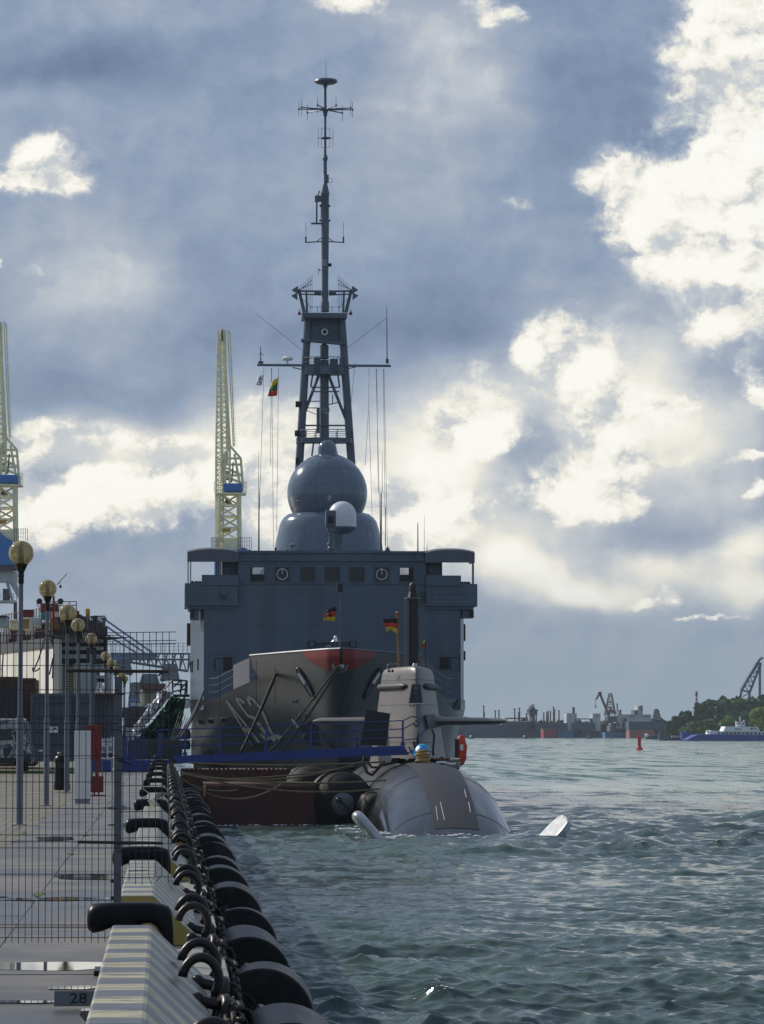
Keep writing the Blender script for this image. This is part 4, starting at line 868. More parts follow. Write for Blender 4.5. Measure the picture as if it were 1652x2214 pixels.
# pennant number on the flare, wrapped on the plating
def pennant():
    strokes = {
     'A': [[(230, 290), (560, 830)], [(228, 300), (430, 820)], [(320, 620), (440, 700)]],
     '5': [[(330, 330), (245, 285)], [(245, 285), (385, 470)], [(385, 470), (470, 520), (560, 640), (620, 770)], [(620, 770), (520, 700)]],
     '2': [[(420, 350), (375, 260), (440, 285), (540, 420), (600, 560), (660, 700)], [(660, 700), (770, 745)]]}
    strokes = {
     'A': [([(120, 298), (300, 600), (430, 832)], .10), ([(125, 300), (330, 560), (515, 800)], .12), ([(320, 625), (425, 690)], .16)],
     '5': [([(335, 330), (290, 290), (235, 275)], .16), ([(240, 285), (320, 400), (385, 490)], .12), ([(385, 480), (440, 500), (520, 590), (590, 700), (620, 770)], .18), ([(615, 775), (570, 740), (520, 690)], .13)],
     '2': [([(415, 360), (380, 290), (385, 258), (440, 290), (520, 380), (575, 490), (620, 600), (660, 695)], .15), ([(660, 700), (770, 745)], .25), ([(640, 720), (700, 775)], .2)]}
    for k, ss in strokes.items():
        for pts, w_ in ss:
            mb = MB(); A, B = [], []
            # resample
            dense = []
            for i in range(len(pts) - 1):
                for j in range(6): dense.append((pts[i][0] + (pts[i + 1][0] - pts[i][0]) * j / 6, pts[i][1] + (pts[i + 1][1] - pts[i][1]) * j / 6))
            dense.append(pts[-1])
            for i, (x_, y_) in enumerate(dense):
                i0, i1 = max(0, i - 1), min(len(dense) - 1, i + 1); tx, ty = dense[i1][0] - dense[i0][0], dense[i1][1] - dense[i0][1]; ln = math.hypot(tx, ty); nx, ny = -ty / ln, tx / ln
                ww = w_ * 105
                for s_, lst in ((-1, A), (1, B)):
                    u, v = ((x_ + nx * ww * s_ + 0) / 3.0036 + 850) * K, ((y_ + ny * ww * s_) / 3.0036 + 2650) * K
                    q = hull_at(u, v, -1); lst.append(q)
            A2 = [(a, b) for a, b in zip(A, B) if a and b]
            if len(A2) > 1: mb.grid([[b, a] for a, b in A2]); mb.build('pennant_stroke', m_penn, ship)
m_penn = mat('pale_pennant_paint', (.15, .16, .16), .45, 0, .2, 1)
pennant()
for (x_, y_) in ((930, 315), (965, 497), (1070, 477)):
    q = z8(x_, y_, 163.5); q = hull_at((x_ / 3.0036 + 850) * K, (y_ / 3.0036 + 2650) * K, -1)
    if q: MB().box(q.x - .12, q.x + .1, q.y - .12, q.y, q.z - .06, q.z + .06).build('hull_bracket', m_galv, ship)
q = hull_at((555 / 1.2708 + 650) * K, (745 / 1.2708 + 2050) * K, -1)
# railings along the foredeck
def rail(pts, h, n, name='railing', parent=ship, r=.022, mt=m_mast, bars=3):
    mb = MB(); pts = [Vector(q) for q in pts]
    for k in range(bars): mb.path([q + Vector((0, 0, h * (k + 1) / bars)) for q in pts], r if k == bars - 1 else r * .6, 4)
    segs = [(pts[i + 1] - pts[i]).length for i in range(len(pts) - 1)]; tot = sum(segs)
    for k in range(n + 1):
        dd = tot * k / n; i = 0
        while i < len(segs) - 1 and dd > segs[i]: dd -= segs[i]; i += 1
        q = pts[i].lerp(pts[i + 1], min(1, dd / segs[i])); mb.cyl(q, q + Vector((0, 0, h)), r, n=4, cap=False)
    return mb.build(name, mt, parent)
for s_ in (-1, 1):
    rail([(cx(Y) + s_ * (half(Y, zdeck(Y)) - .1), Y, zdeck(Y)) for Y in (172.6, 173.8, 175, 176.2, 177.6)], 1.05, 8)
    rail([(cx(Y) + s_ * (half(Y, zdeck(Y)) - .1), Y, zdeck(Y)) for Y in (168.5, 169.1, 169.7)], 1.05, 3)
    rows = []
    for Y in (169.8, 170.5, 171.3, 172.0, 172.5):
        x_ = cx(Y) + s_ * (half(Y, zdeck(Y)) - .08); rows.append([(x_, Y, zdeck(Y) + .02), (x_, Y, zdeck(Y) + 1.22)])
    mb = MB(); mb.grid(rows); mb.grid([[(a[0] + .03 * s_, a[1] + .03, a[2]) for a in r_] for r_ in rows]); mb.build('canvas_dodger', mat('grey_canvas', (.10, .11, .135), .8, 0, .12, 3, .2), ship)
    mb = MB()
    for k in range(7):
        Y = 169.95 + k * .4; x_ = cx(Y) + s_ * (half(Y, zdeck(Y)) - .10); mb.cyl((x_, Y - .05, zdeck(Y) + 1.0), (x_, Y - .03, zdeck(Y) + 1.16), .03, n=5)
    mb.build('dodger_ties', m_navyd, ship)
for k in range(6):   # gear on the foredeck
    q = (6.2 + k * .75, 172 + (k % 3), zdeck(173)); MB().lathe([(.28, 0), (.28, .1), (.17, .15), (.17, .45), (.26, .5), (.26, .6), (0, .62)], q, 14).build('deck_winch' if k % 2 else 'deck_bitt', m_navyd, ship, smooth=40)
# superstructure
cS = cx(YF)
def X(u, Y=YF): return P(u, 1300, Y).x
def Zv(v, Y=YF): return P(700, v, Y).z
xl_, xr_ = X(441), X(996); zw0 = Zv(1316)
plan = [(xl_, YF), (xr_, YF), (cx(184) + 7.28, 184.5), (cx(225) + 7.28, 225), (cx(225) - 7.28, 225), (cx(184) - 7.28, 184.5)]
MB().vprism(plan, 4.9, zw0 + .02).build('superstructure', m_navy, ship)
# upper block with wheelhouse windows
xa, xb = X(515), X(921); zr = Zv(1196); YB = YF + .35
wins = [(540, 573), (594, 627), (649, 682), (702, 736), (755, 789), (809, 842), (863, 896)]
def wall_holes(x0, x1, z0, z1, y, th, holes):
    xs = sorted({x0, x1, *[h[0] for h in holes], *[h[1] for h in holes]}); zs = sorted({z0, z1, *[h[2] for h in holes], *[h[3] for h in holes]}); mb = MB()
    for i in range(len(xs) - 1):
        for j in range(len(zs) - 1):
            xm, zm_ = (xs[i] + xs[i + 1]) / 2, (zs[j] + zs[j + 1]) / 2
            if any(h[0] < xm < h[1] and h[2] < zm_ < h[3] for h in holes): continue
            mb.add([(xs[i], y, zs[j]), (xs[i + 1], y, zs[j]), (xs[i + 1], y, zs[j + 1]), (xs[i], y, zs[j + 1])], [(0, 1, 2, 3)])
            mb.add([(xs[i], y + th, zs[j]), (xs[i + 1], y + th, zs[j]), (xs[i + 1], y + th, zs[j + 1]), (xs[i], y + th, zs[j + 1])], [(3, 2, 1, 0)])
    for h in holes:
        a, b, c, d_ = h; mb.add([(a, y, c), (b, y, c), (b, y, d_), (a, y, d_), (a, y + th, c), (b, y + th, c), (b, y + th, d_), (a, y + th, d_)], [(0, 4, 5, 1), (1, 5, 6, 2), (2, 6, 7, 3), (3, 7, 4, 0)])
    return mb
zwt, zwb = Zv(1225), Zv(1258)
holes = [(X(a), X(b), zwb, zwt) for a, b in wins]
wall_holes(xa, xb, zw0 + .02, zr, YB - .3, .25, holes).build('wheelhouse_front', m_navy, ship)
h2 = [(P(546, 1240, 186).x, P(573, 1240, 186).x, P(700, 1242, 186).z, P(700, 1227, 186).z), (P(863, 1240, 186).x, P(884, 1240, 186).x, P(700, 1242, 186).z, P(700, 1227, 186).z)]
wall_holes(xa, xb, zw0 + .02, zr, 186, .15, h2).build('wheelhouse_back', m_navyd, ship)
MB().box(xa, xa + .1, YB - .048, 186, zw0 + .02, zr).build('wheelhouse_side', m_navy, ship); MB().box(xb - .1, xb, YB - .048, 186, zw0 + .02, zr).build('wheelhouse_side', m_navy, ship)
MB().box(xa - .05, xb + .05, YB - .42, 186.5, zr - .0, zr + .12).build('wheelhouse_roof', m_navy, ship); MB().box(cx(195) - 3.3, cx(195) + 3.3, 186.5, 206, 10, zr + .1).build('upper_deckhouse', m_navy, ship)
MB().box(xa - .02, xb + .02, YB - .44, YB - .302, Zv(1213), Zv(1211.5)).box(xa - .02, xb + .02, YB - .36, YB - .302, Zv(1262.5), Zv(1261)).build('trim_strip', m_navy, ship)
MB().box(xa + .3, xb - .3, YB + .3, YB + 1.1, zw0 + .1, Zv(1249)).build('bridge_console', m_black, ship)
m_wglass = glassy('wheelhouse_glass', (.02, .03, .035), .04, .35)
for i, h in enumerate(holes):
    a, b, c, d_ = h; w_ = MB(); f = .045
    w_.box(a, b, YB - .34, YB - .29, c, c + f).box(a, b, YB - .34, YB - .29, d_ - f, d_).box(a, a + f, YB - .34, YB - .29, c + f, d_ - f).box(b - f, b, YB - .34, YB - .29, c + f, d_ - f)
    w_ = w_.build('window', m_navyd, ship); MB().box(a + f, b - f, YB - .27, YB - .262, c + f, d_ - f).build('pane', m_wglass if i in (0, 6) else m_glass, w_)
    if i in (1, 5): MB().torus(((a + b) / 2, YB - .33, (c + d_) / 2), .27, .022, (0, 1, 0), 26, 6).cyl(((a + b) / 2, YB - .33, (c + d_) / 2), ((a + b) / 2, YB - .33, d_ - .06), .02).build('clear_view_ring', m_rwhite, w_)
    if i not in (0, 6, 1, 5): pass
# bridge wings
for s_ in (-1, 1):
    if s_ < 0: e0, e1, c0, c1, m0, m1 = 399.5, 514, 405, 516, 436, 516
    else: e0, e1, c0, c1, m0, m1 = 921, 1031.5, 919, 1026, 920, 996
    a, b = X(e0), X(e1); zt, zb2 = Zv(1262), Zv(1311)
    MB().box(a, b, YF - .25, YF + 5, zb2, zt).build('wing_box', m_navy, ship, bevel=.03)
    MB().box(X(e0 + (8 if s_ < 0 else 0)), X(e1 - (0 if s_ < 0 else 8)), YF - .12, YF + 5, Zv(1317), zb2 - .0).build('wing_sill', m_navy, ship)
    MB().box(X(m0), X(m1), YF - .32, YF - .1, Zv(1267), Zv(1244)).build('wind_deflector', m_navy, ship, bevel=.02)
    # canopy: arched top and front valance
    ca, cb = X(c0), X(c1); mb = MB(); rows = []
    for k in range(11):
        q = k / 10; x_ = ca + (cb - ca) * q; e = 1 - abs(2 * q - 1) ** 2.4
        zt_ = Zv(1193) + .05 + .16 * e; rows.append([(x_, YF - .2, Zv(1216)), (x_, YF - .22, zt_ - .1), (x_, YF + .1, zt_), (x_, YF + 3.4, zt_ + .03)])
    mb.grid(rows); mb.build('canopy', mat('grey_awning_canvas', (.12, .135, .16), .75, 0, .15, 2, .2, streak=.2), ship, smooth=40)
    mb = MB(); xo = ca if s_ < 0 else cb
    mb.add([(xo, YF - .2, Zv(1216)), (xo, YF - .2, Zv(1196)), (xo, YF + 3.4, Zv(1193)), (xo, YF + 3.4, Zv(1213))], [(0, 1, 2, 3)]); mb.build('canopy_side', m_cyc if False else m_mast, ship)
    us = (406.5, 412, 470, 474, 478, 482) if s_ < 0 else (1021.5, 1024)
    for k, u in enumerate(us): MB().cyl((X(u), YF + (0 if k < 2 else 3), zt - .1), (X(u), YF + (0 if k < 2 else 3), Zv(1200)), .03, n=6).build('stanchion', m_mast, ship)
    # cabin side piece under the canopy next to the wheelhouse
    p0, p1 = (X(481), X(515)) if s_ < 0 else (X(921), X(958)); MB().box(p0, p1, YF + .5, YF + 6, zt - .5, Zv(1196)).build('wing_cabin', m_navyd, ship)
    pp = (487, 497) if s_ < 0 else (929, 938)
    MB().box(X(pp[0]), X(pp[1]), YF + .44, YF + .52, Zv(1243), Zv(1226)).build('wing_cabin_window', m_glass, ship)
    # sidelight box under the wing end
    l0, l1 = (X(411), X(430)) if s_ < 0 else (X(1000), X(1025)); MB().box(l0, l1, YF + .1, YF + 1.6, Zv(1340 if s_ < 0 else 1335), Zv(1317) - .01).build('sidelight_box', m_navy, ship)
    l0, l1 = (X(411), X(420)) if s_ < 0 else (X(1015), X(1024)); MB().box(l0, l1, YF + .02, YF + .12, Zv(1335), Zv(1319)).build('sidelight', m_black, ship)
    # ropes and lifebuoy shapes on the wing top
    mb = MB()
    for k in range(3): mb.ball((X((416 + 8 * k) if s_ < 0 else (1004 + 6 * k)), YF + 1, zt + .02), .16, 8, 5)
    mb.build('covered_gear', m_navyd, ship, smooth=True)
if True:
    mb = MB()
    for v in (1284.5, 1306.5):
        for u in (932.5, 949, 955, 976, 982, 1001): mb.ball((X(u, YF - .3), YF - .26, Zv(v)), .03, 6, 4)
    mb.build('studs', m_galv, ship)
    for (u0, u1, v0, v1) in ((477, 489, 1277, 1288), (475, 490, 1289, 1294)):
        MB().box(X(u0), X(u1), YF - .5, YF - .01, Zv(v1), Zv(v0)).build('floodlight', m_galv if v0 < 1280 else m_navyd, ship, bevel=.02)
    for k in range(4): MB().box(X(908), X(920), YF - .1, YF - .01, Zv(1283 + 6 * k), Zv(1280 + 6 * k)).build('louvre', m_navyd, ship)
# doors and boxes at deck level, panel lines
for (u0, u1, v0, v1, mt, nm) in ((466, 483, 1425, 1450, m_navy, 'door'), (487, 500, 1423, 1450, m_black, 'doorway'), (975, 992, 1422, 1448, m_navy, 'door'), (953, 968, 1422, 1446, m_black, 'doorway'), (668, 679, 1388, 1398, m_mast, 'vent_box'), (758, 769, 1388, 1398, m_mast, 'vent_box')):
    yq = YF - .05 if nm != 'vent_box' else YF - .3
    o = MB().box(X(u0), X(u1), yq, YF - .008, Zv(v1), Zv(v0)).build(nm, mt, ship)
    MB().box(X(u0) - .05, X(u0), yq - .03, YF - .008, Zv(v1), Zv(v0) + .05).box(X(u1), X(u1) + .05, yq - .03, YF - .008, Zv(v1), Zv(v0) + .05).box(X(u0), X(u1), yq - .03, YF - .008, Zv(v0), Zv(v0) + .05).build(nm.split('_')[0] + '_frame', m_black, o)
MB().cyl((X(682), YF - .15, Zv(1390)), (X(755), YF - .15, Zv(1389)), .04).cyl((X(682), YF - .15, Zv(1394)), (X(755), YF - .15, Zv(1394)), .03).build('pipe_run', m_navyd, ship)
MB().box(X(705), X(716), YF - .07, YF - .01, Zv(1398), Zv(1395)).build('white_plate', m_rwhite, ship)
MB().box(xl_ + .05, xr_ - .05, YF - .012, YF - .002, Zv(1373), Zv(1372.3)).box(xl_ + .8, xl_ + .82, YF - .012, YF - .002, 5.6, Zv(1318)).box(X(978), X(979), YF - .012, YF - .002, 5.6, Zv(1318)).build('weld_seam', m_navy, ship)
for (u, v0, v1, w_) in ((412.5, 1430, 1453, .07), (417, 1428, 1454, .1), (428.5, 1424, 1449, .1)):
    q = P(u, v0, 181.2); t_ = (YF + 0, xl_); 
    # chamfer plane from (xl_, YF) to (cx(184)-7.28, 184.5)
    f = (xl_ - q.x) / (xl_ - (cx(184) - 7.28)); f = max(.05, min(.95, f)); yy = YF + 5.5 * f
    MB().box(P(u, v0, yy).x - w_ / 2, P(u, v0, yy).x + w_ / 2, yy - .12, yy + .2, P(u, v1, yy).z, P(u, v0, yy).z).build('side_slot', m_black, ship)
for (u, v0, v1) in ((1018.6, 1350, 1386), (1016.5, 1408, 1428)):
    q = P(u, v0, 186); MB().box(cx(186) + 7.28, cx(186) + 7.42, 185.5, 186.2, P(u, v1, 186).z, q.z).build('side_ladder', m_black, ship)
q = P(405, 1400, 186); MB().box(cx(186) - 7.5, cx(186) - 7.28, 185.5, 187.5, P(405, 1395, 186).z, P(405, 1348, 186).z).build('side_locker', m_contb, ship)
# jackstaff, bell
zst = Zv(1403, 162)
q = P(735, 1403, 161.8); tq = P(735.5, 1272, 161.8); MB().cyl(q - Vector((0, 0, 1.2)), tq, .05, .035, 8).build('jackstaff', m_mast, ship)
q = P(725, 1400, 163); q2 = P(725, 1389, 163); MB().cyl(q - Vector((0, 0, 1.1)), q2, .03).cyl(q - Vector((-.18, 0, 1.1)), q2 + Vector((.18, 0, .1)), .03).build('bell_frame', m_mast, ship)
MB().lathe([(.17, 0), (.16, .02), (.10, .09), (.085, .2), (.05, .26), (0, .28)], q2 + Vector((0, 0, .05)), 16).build('bell', mat('polished_bell', (.75, .7, .6), .12, 1, .1, 3), ship, smooth=50)
q = P(735, 1275, 161.8); MB().box(q.x - .14, q.x + .14, 161.7, 161.95, q.z - .1, q.z + .3).build('bow_light', m_black, ship, bevel=.03)
# radome and its base
YR = 190.0; c = P(707.8, 1067, YR); rr0 = 87 / F * YR
MB().ball(c, rr0, 48, 30).build('radome', m_radome, ship, smooth=True)
for hh in (-.62, -.22, .2, .6): MB().torus(c + Vector((0, 0, rr0 * hh)), rr0 * math.sqrt(1 - hh * hh) + .001, .006, (0, 0, 1), 48, 4).build('radome_seam', m_mast, ship, smooth=True)
for a_ in (-60, -20, 20, 60): MB().path([c + Vector((rr0 * 1.001 * math.cos(R(e_)) * math.sin(R(a_)), -rr0 * 1.001 * math.cos(R(e_)) * math.cos(R(a_)), rr0 * 1.001 * math.sin(R(e_)))) for e_ in range(-50, 76, 6)], .006, 4).build('radome_seam', m_mast, ship)
q = P(708, 969, YR); MB().lathe([(.52, -.7), (.52, 0)] + [(.52 * math.cos(a * PI / 16), .52 * math.sin(a * PI / 16)) for a in range(1, 9)], (c.x, YR, P(708, 972, YR).z), 24).build('small_dome', m_radome, ship, smooth=50)
zb0 = Zv(1199, YR); zt0 = P(708, 1109, YR).z
def W_(px): return px / F * YR
prof = [(W_(119), 0), (W_(115), (zt0 - zb0) * .3), (W_(109), (zt0 - zb0) * .6), (W_(104), (zt0 - zb0) * .78), (W_(98), (zt0 - zb0) * .88), (W_(89), (zt0 - zb0) * .96), (W_(75), (zt0 - zb0) * 1.0), (0, (zt0 - zb0) * 1.01)]
MB().lathe(prof, (P(711, 1150, YR).x, YR, zb0), 56).build('radome_base', m_radome, ship, smooth=40)
rail([(P(600, 1196, 184).x, 184, zr + .12), (P(830, 1196, 184).x, 184, zr + .12)], .3, 14, 'roof_rail', r=.012, bars=2)
# white satcom dome and camera pod
YS = 183.5; q = P(740.2, 1114, YS); rd = 30.3 / F * YS
MB().lathe([(rd, -.62)] + [(rd * math.cos(a * PI / 20), rd * math.sin(a * PI / 20)) for a in range(0, 11)], (q.x, YS, q.z), 32).build('satcom_dome', m_rwhite, ship, smooth=50)
MB().lathe([(rd * 1.02, -.62), (rd * 1.02, -.70), (rd * .55, -.98), (0, -.98)], (q.x, YS, q.z), 32).build('satcom_dish_base', m_mast, ship, smooth=30)
a = P(740, 1153, YS); MB().cyl((q.x - .25, YS, a.z), (q.x - .25, YS, zr), .3, n=14).build('satcom_column', m_mast, ship, smooth=40)
a, b = P(704, 1103, 181.5), P(727, 1139, 181.5); MB().pbox(a, b, .5).build('camera_pod', m_mast, ship, bevel=.08); a, b = P(709, 1116, 181.4), P(722, 1131, 181.4); MB().pbox(a, b, .15).build('camera_pod_window', m_black, ship)
a, b = P(708, 1139, 181.6), P(724, 1150, 181.6); MB().pbox(a, b, .35).build('camera_pod_neck', m_mast, ship); a = P(716, 1150, 181.8); MB().cyl((a.x, 181.8, a.z), (a.x, 181.8, zr), .14, n=10).cyl((a.x - .3, 181.7, a.z - .15), (a.x + .4, 181.7, a.z - .3), .03).build('camera_pod_post', m_mast, ship)
mb = MB(); q = P(715, 1186, 181); mb.ball(q, .16, 10, 6).ball(q + Vector((-.1, -.1, .2)), .09, 10, 6).cyl((q.x, 181, q.z), (q.x, 181, zr), .05); mb.build('searchlight', m_galv, ship, smooth=50)
for (u, v, r_) in ((632, 1178, .19), (618, 1190, .1), (596, 1185, .07), (838, 1186, .08)):
    q = P(u, v, 181); MB().lathe([(.03, -(q.z - zr)), (.03, -.1), (r_, -.08), (r_, 0), (0, .1)], q, 12).build('vent_cap', m_mast, ship)
q = P(838, 1190, 182); MB().lathe([(.28, 0), (0, .45)], (q.x, 182, zr + .1), 12).build('cone_vent', m_mast, ship)
# whips on the roof
for (u, vt, vb, y_, r_) in ((560, 1058, 1195, 182, .035), (559.5, 975, 1058, 182, .012), (824, 1065, 1195, 184, .045), (826.5, 975, 1065, 184, .012), (833.5, 1095, 1180, 182, .02), (903.5, 1130, 1197, 182, .03), (917.5, 1115, 1197, 182, .01), (923.5, 1173, 1197, 181, .015)):
    a, b = P(u, vb, y_), P(u, vt, y_); MB().cyl((b.x, y_, max(a.z, zr) if vb > 1150 else a.z), b, r_ * 1.3, r_ * .7, 6).build('whip_antenna', m_navyd, ship)
# ---- mast
YM = 194.0
def m5(x, y, dy=0): return zm5(x, y, YM + dy)
def m6(x, y, dy=0): return zm6(x, y, YM + dy)
def leg(a, b, w): 
    mb = MB(); mb.cyl(a, b, w, w * .92, 10); return mb.build('tripod_leg', m_mast, ship, smooth=40)
leg(Vector((m5(388, 1600).x, YM, zr)), m5(500, 375), .24); leg(Vector((m5(880, 1600).x, YM, zr)), m5(752, 375), .24)
leg(Vector((m5(622, 1500).x, YM + 3.2, zr)), m5(622, 700, 1.0), .22)
MB().cyl(m5(622, 1300, .3), m5(622, 700, .3), .27, .25, 12).build('centre_trunk', m_mast, ship, smooth=40)
mb = MB(); a, b = m5(455, 340, -.9), m5(795, 382, -.9); mb.pbox(a, b, 1.9); mb.build('top_platform', m_mast, ship, bevel=.04)
rail([m5(462, 338, -.8), m5(790, 338, -.8)], .3, 6, 'platform_rail', r=.015, bars=1)
mb = MB().poly([m5(505, 384, .1), m5(740, 384, .1), m5(745, 562, .1), m5(512, 548, .1)], .1); mb.build('mast_panel', m_navy, ship)
MB().torus(m5(625, 487, -.1), .15, .05, (0, 1, 0), 20, 8).build('ring_fitting', m_rwhite, ship, smooth=True); MB().ball(m5(625, 487, .05), .12, 12, 8).build('ring_fitting_lens', m_black, ship, smooth=True)
MB().cyl(m5(447, 548, -.35), m5(790, 580, -.35), .09, n=6).cyl(m5(447, 560, -.1), m5(520, 565, -.1), .05).build('cross_member', m_mast, ship)
# yard
MB().pbox(m5(115, 728, -.3), m5(1126, 750, -.3), .25).build('yardarm', m_mast, ship)
MB().cyl(m5(380, 755, -.1), m5(448, 770, -.1), .03).cyl(m5(800, 765, -.1), m5(860, 752, -.1), .03).build('yard_brace', m_mast, ship)
def platform(x0, x1, y0, y1, railh, yc):
    a, b = m5(x0, y0), m5(x1, y1); rx = (b.x - a.x) / 2; c_ = Vector(((a.x + b.x) / 2, YM - .2, 0))
    pl_ = [(c_.x + rx * math.cos(t_ * PI / 8), c_.y + rx * .55 * math.sin(t_ * PI / 8)) for t_ in range(16)]
    MB().vprism(pl_, b.z, a.z).build('radar_platform', m_mast, ship)
    rail([(q[0], q[1], a.z) for q in pl_ + pl_[:1]], railh, 12, 'platform_rail', r=.022, bars=2)
platform(470, 775, 752, 815, .5, 0); platform(438, 832, 1293, 1328, .45, 0)
MB().box(m5(540, 760).x, m5(590, 760).x, YM - .8, YM - .3, m5(500, 815).z, m5(500, 690).z).build('equipment_box', m_navyd, ship, bevel=.03); mb = MB().box(m5(660, 760).x, m5(720, 760).x, YM - .8, YM - .3, m5(500, 810).z, m5(500, 700).z); mb.build('equipment_box', m_navyd, ship, bevel=.03)
MB().lathe([(.24, 0), (.24, .75), (.15, .8), (.1, 1.0)], m5(622, 690), 12).build('radar_pedestal', m_navyd, ship, smooth=40)
for (a, b, r_) in (((580, 815), (452, 1155), .09), ((655, 815), (800, 1185), .09), ((545, 740), (520, 900), .05), ((715, 740), (738, 905), .05), ((520, 905), (738, 905), .04), ((520, 938), (735, 938), .04), ((445, 1194), (805, 1194), .05), ((410, 1300), (840, 1300), .09), ((408, 1325), (840, 1325), .06), ((460, 1012), (595, 1010), .03), ((440, 1060), (595, 1062), .03), ((685, 960), (685, 1035), .03), ((650, 1037), (725, 1020), .03), ((490, 1080), (560, 1110), .02), ((540, 1330), (528, 1425), .05), ((700, 1330), (722, 1425), .05), ((575, 1060), (575, 1250), .09)):
    MB().cyl(m5(*a), m5(*b), r_, n=6).build('brace', m_mast, ship)
for (x_, y_) in ((418, 1035), (412, 1255), (418, 1465)): MB().box(m5(x_ - 14, y_).x, m5(x_ + 14, y_).x, YM - .4, YM, m5(x_, y_ + 22).z, m5(x_, y_ - 20).z).build('mast_light', m_black, ship)
MB().cyl(m5(628, 1075, -.5), m5(628, 1075, -.3), .25, n=24).build('round_array', m_navyd, ship)
mb = MB()
for i in range(-3, 4):
    for j in range(-3, 4):
        if i * i + j * j < 11: q = m5(628 + i * 10 + (5 if j % 2 else 0), 1075 + j * 10, -.5); mb.ball(q + Vector((0, -.0, 0)), .022, 6, 3)
mb.build('array_elements', m_rwhite, ship)['kind'] = 'stuff'
mb = MB(); q = m5(343, 692, -.2); mb.lathe([(.05, -.33), (.05, -.1), (.3, -.06), (.32, .04), (.2, .14), (0, .17)], q, 16); mb.build('small_radar_dome', m_rwhite, ship, smooth=50)
MB().cyl(m5(1097, 725, -.2), m5(1094, 290, -.2), .035, .015, 6).box(m5(1085, 700).x, m5(1106, 700).x, YM - .3, YM - .1, m5(1090, 728).z, m5(1090, 695).z).build('whip_antenna', m_navyd, ship)
mb = MB(); mb.cyl(m5(142, 728, -.2), m5(140, 600, -.2), .04, .02, 6).cyl(m5(142, 640, -.2), m5(122, 665, -.2), .015).cyl(m5(142, 640, -.2), m5(163, 665, -.2), .015).box(m5(122, 715).x, m5(160, 715).x, YM - .3, YM - .1, m5(142, 728).z, m5(142, 712).z); mb.build('wind_vane', m_navyd, ship)
MB().cyl(m5(110, 352), m5(458, 628), .010, n=4).cyl(m5(458, 628), m5(525, 690), .01, n=4).build('wire_stay', m_navyd, ship); MB().cyl(m5(1090, 385), m5(792, 612), .010, n=4).cyl(m5(792, 612), m5(715, 685), .01, n=4).build('wire_stay', m_navyd, ship)
# top gallows with log periodic combs
for s_ in (-1, 1):
    def g5(x, y, dy=0): return m5(628 + s_ * (628 - x), y, dy)
    MB().cyl(g5(470, 340), g5(430, 165), .11, .09, 8).cyl(g5(492, 340), g5(485, 178), .07, .06, 8).build('gallows_arm', m_mast, ship)
    MB().cyl(g5(420, 178), g5(600, 180), .055, n=8).cyl(g5(430, 200), g5(600, 208), .04, n=8).cyl(g5(545, 190), g5(600, 190), .14, n=10).build('gallows_crossbar', m_mast, ship, smooth=40)
    for (a, b, c_) in (((378, 168), (422, 138), (424, 196)), ((375, 210), (418, 190), (420, 243))):
        MB().poly([g5(*a, -.3), g5(*b, -.3), g5(*c_, -.3)], .35).build('wedge_antenna', m_mast, ship)
    mb = MB()
    for k in range(9):
        q = k / 8; x_ = 425 + 105 * q; top = 145 - 92 * q * .95; bot = 165 + (25 + 130 * q if k > 4 else 8)
        mb.cyl(g5(x_, top, -.4 + .1 * k), g5(x_, bot, -.4 + .1 * k), .010, n=4)
    mb.cyl(g5(425, 178, -.3), g5(530, 95, .3), .018, n=4).cyl(g5(430, 168, -.3), g5(530, 125, .3), .018, n=4).cyl(g5(460, 240, -.3), g5(530, 305, .3), .014, n=4)
    mb.build('comb_antenna', m_navyd, ship)
    q = g5(433, 335); MB().cyl(q + Vector((0, 0, .12)), q - Vector((0, 0, .02)), .07, n=10).build('lamp_glass', m_rwhite, ship); MB().cyl(q - Vector((0, 0, .02)), q - Vector((0, 0, .18)), .075, n=10).build('red_lamp', m_red, ship)
    MB().cyl(g5(433, 350), g5(455, 350), .03).build('lamp_arm', m_mast, ship)
# pole mast
def ring(y, w): return (w / 2 / 2.012 * K / F * YM, m6(455, y).z)
pr = [(2060, 66), (1985, 66), (1970, 54), (1820, 52), (1700, 56), (1400, 62), (1140, 62), (1132, 70), (1128, 70), (1050, 34), (1045, 22), (975, 22), (970, 30), (945, 28), (875, 26), (848, 46), (815, 24), (800, 20), (520, 18), (515, 30), (490, 34), (480, 46), (470, 46), (455, 34), (435, 22), (300, 20), (268, 40)]
q = m6(455, 1500); mb = MB(); mb.lathe([ring(y_, w_)[::1] for y_, w_ in pr], (q.x, YM, 0), 14); mb.build('pole_mast', m_mast, ship, smooth=30)
mb = MB(); q = m6(462, 245); mb.lathe([(.1, -.14), (.5, -.1), (.66, 0), (.62, .12), (.35, .16), (0, .17)], q, 26); mb.build('top_disc', m_mast, ship, smooth=30); MB().cyl(m6(462, 222), m6(461, 75), .018, .008, 5).build('top_whip', m_navyd, ship)
hub = m6(460, 462); Rr = 214 / 2.012 * K / F * YM
for k in range(8):
    a = R(2 + 45 * k + 0); a = R([0, 49, 180 - 49, 180, 180 + 24, 180 + 70, 360 - 70, 360 - 24][k]); e = hub + Vector((Rr * math.cos(a), Rr * .95 * math.sin(a), 0))
    MB().cyl(hub, e, .05, .03, 6).cyl(e - Vector((0, 0, .46)), e + Vector((0, 0, .46)), .014, n=5).cyl(e - Vector((0, 0, .06)), e + Vector((0, 0, .06)), .05, n=6).build('dipole_arm', m_mast, ship)
hub = m6(458, 688)
mb = MB(); mb.torus(hub, .26, .035, (0, 0, 1), 20, 6)
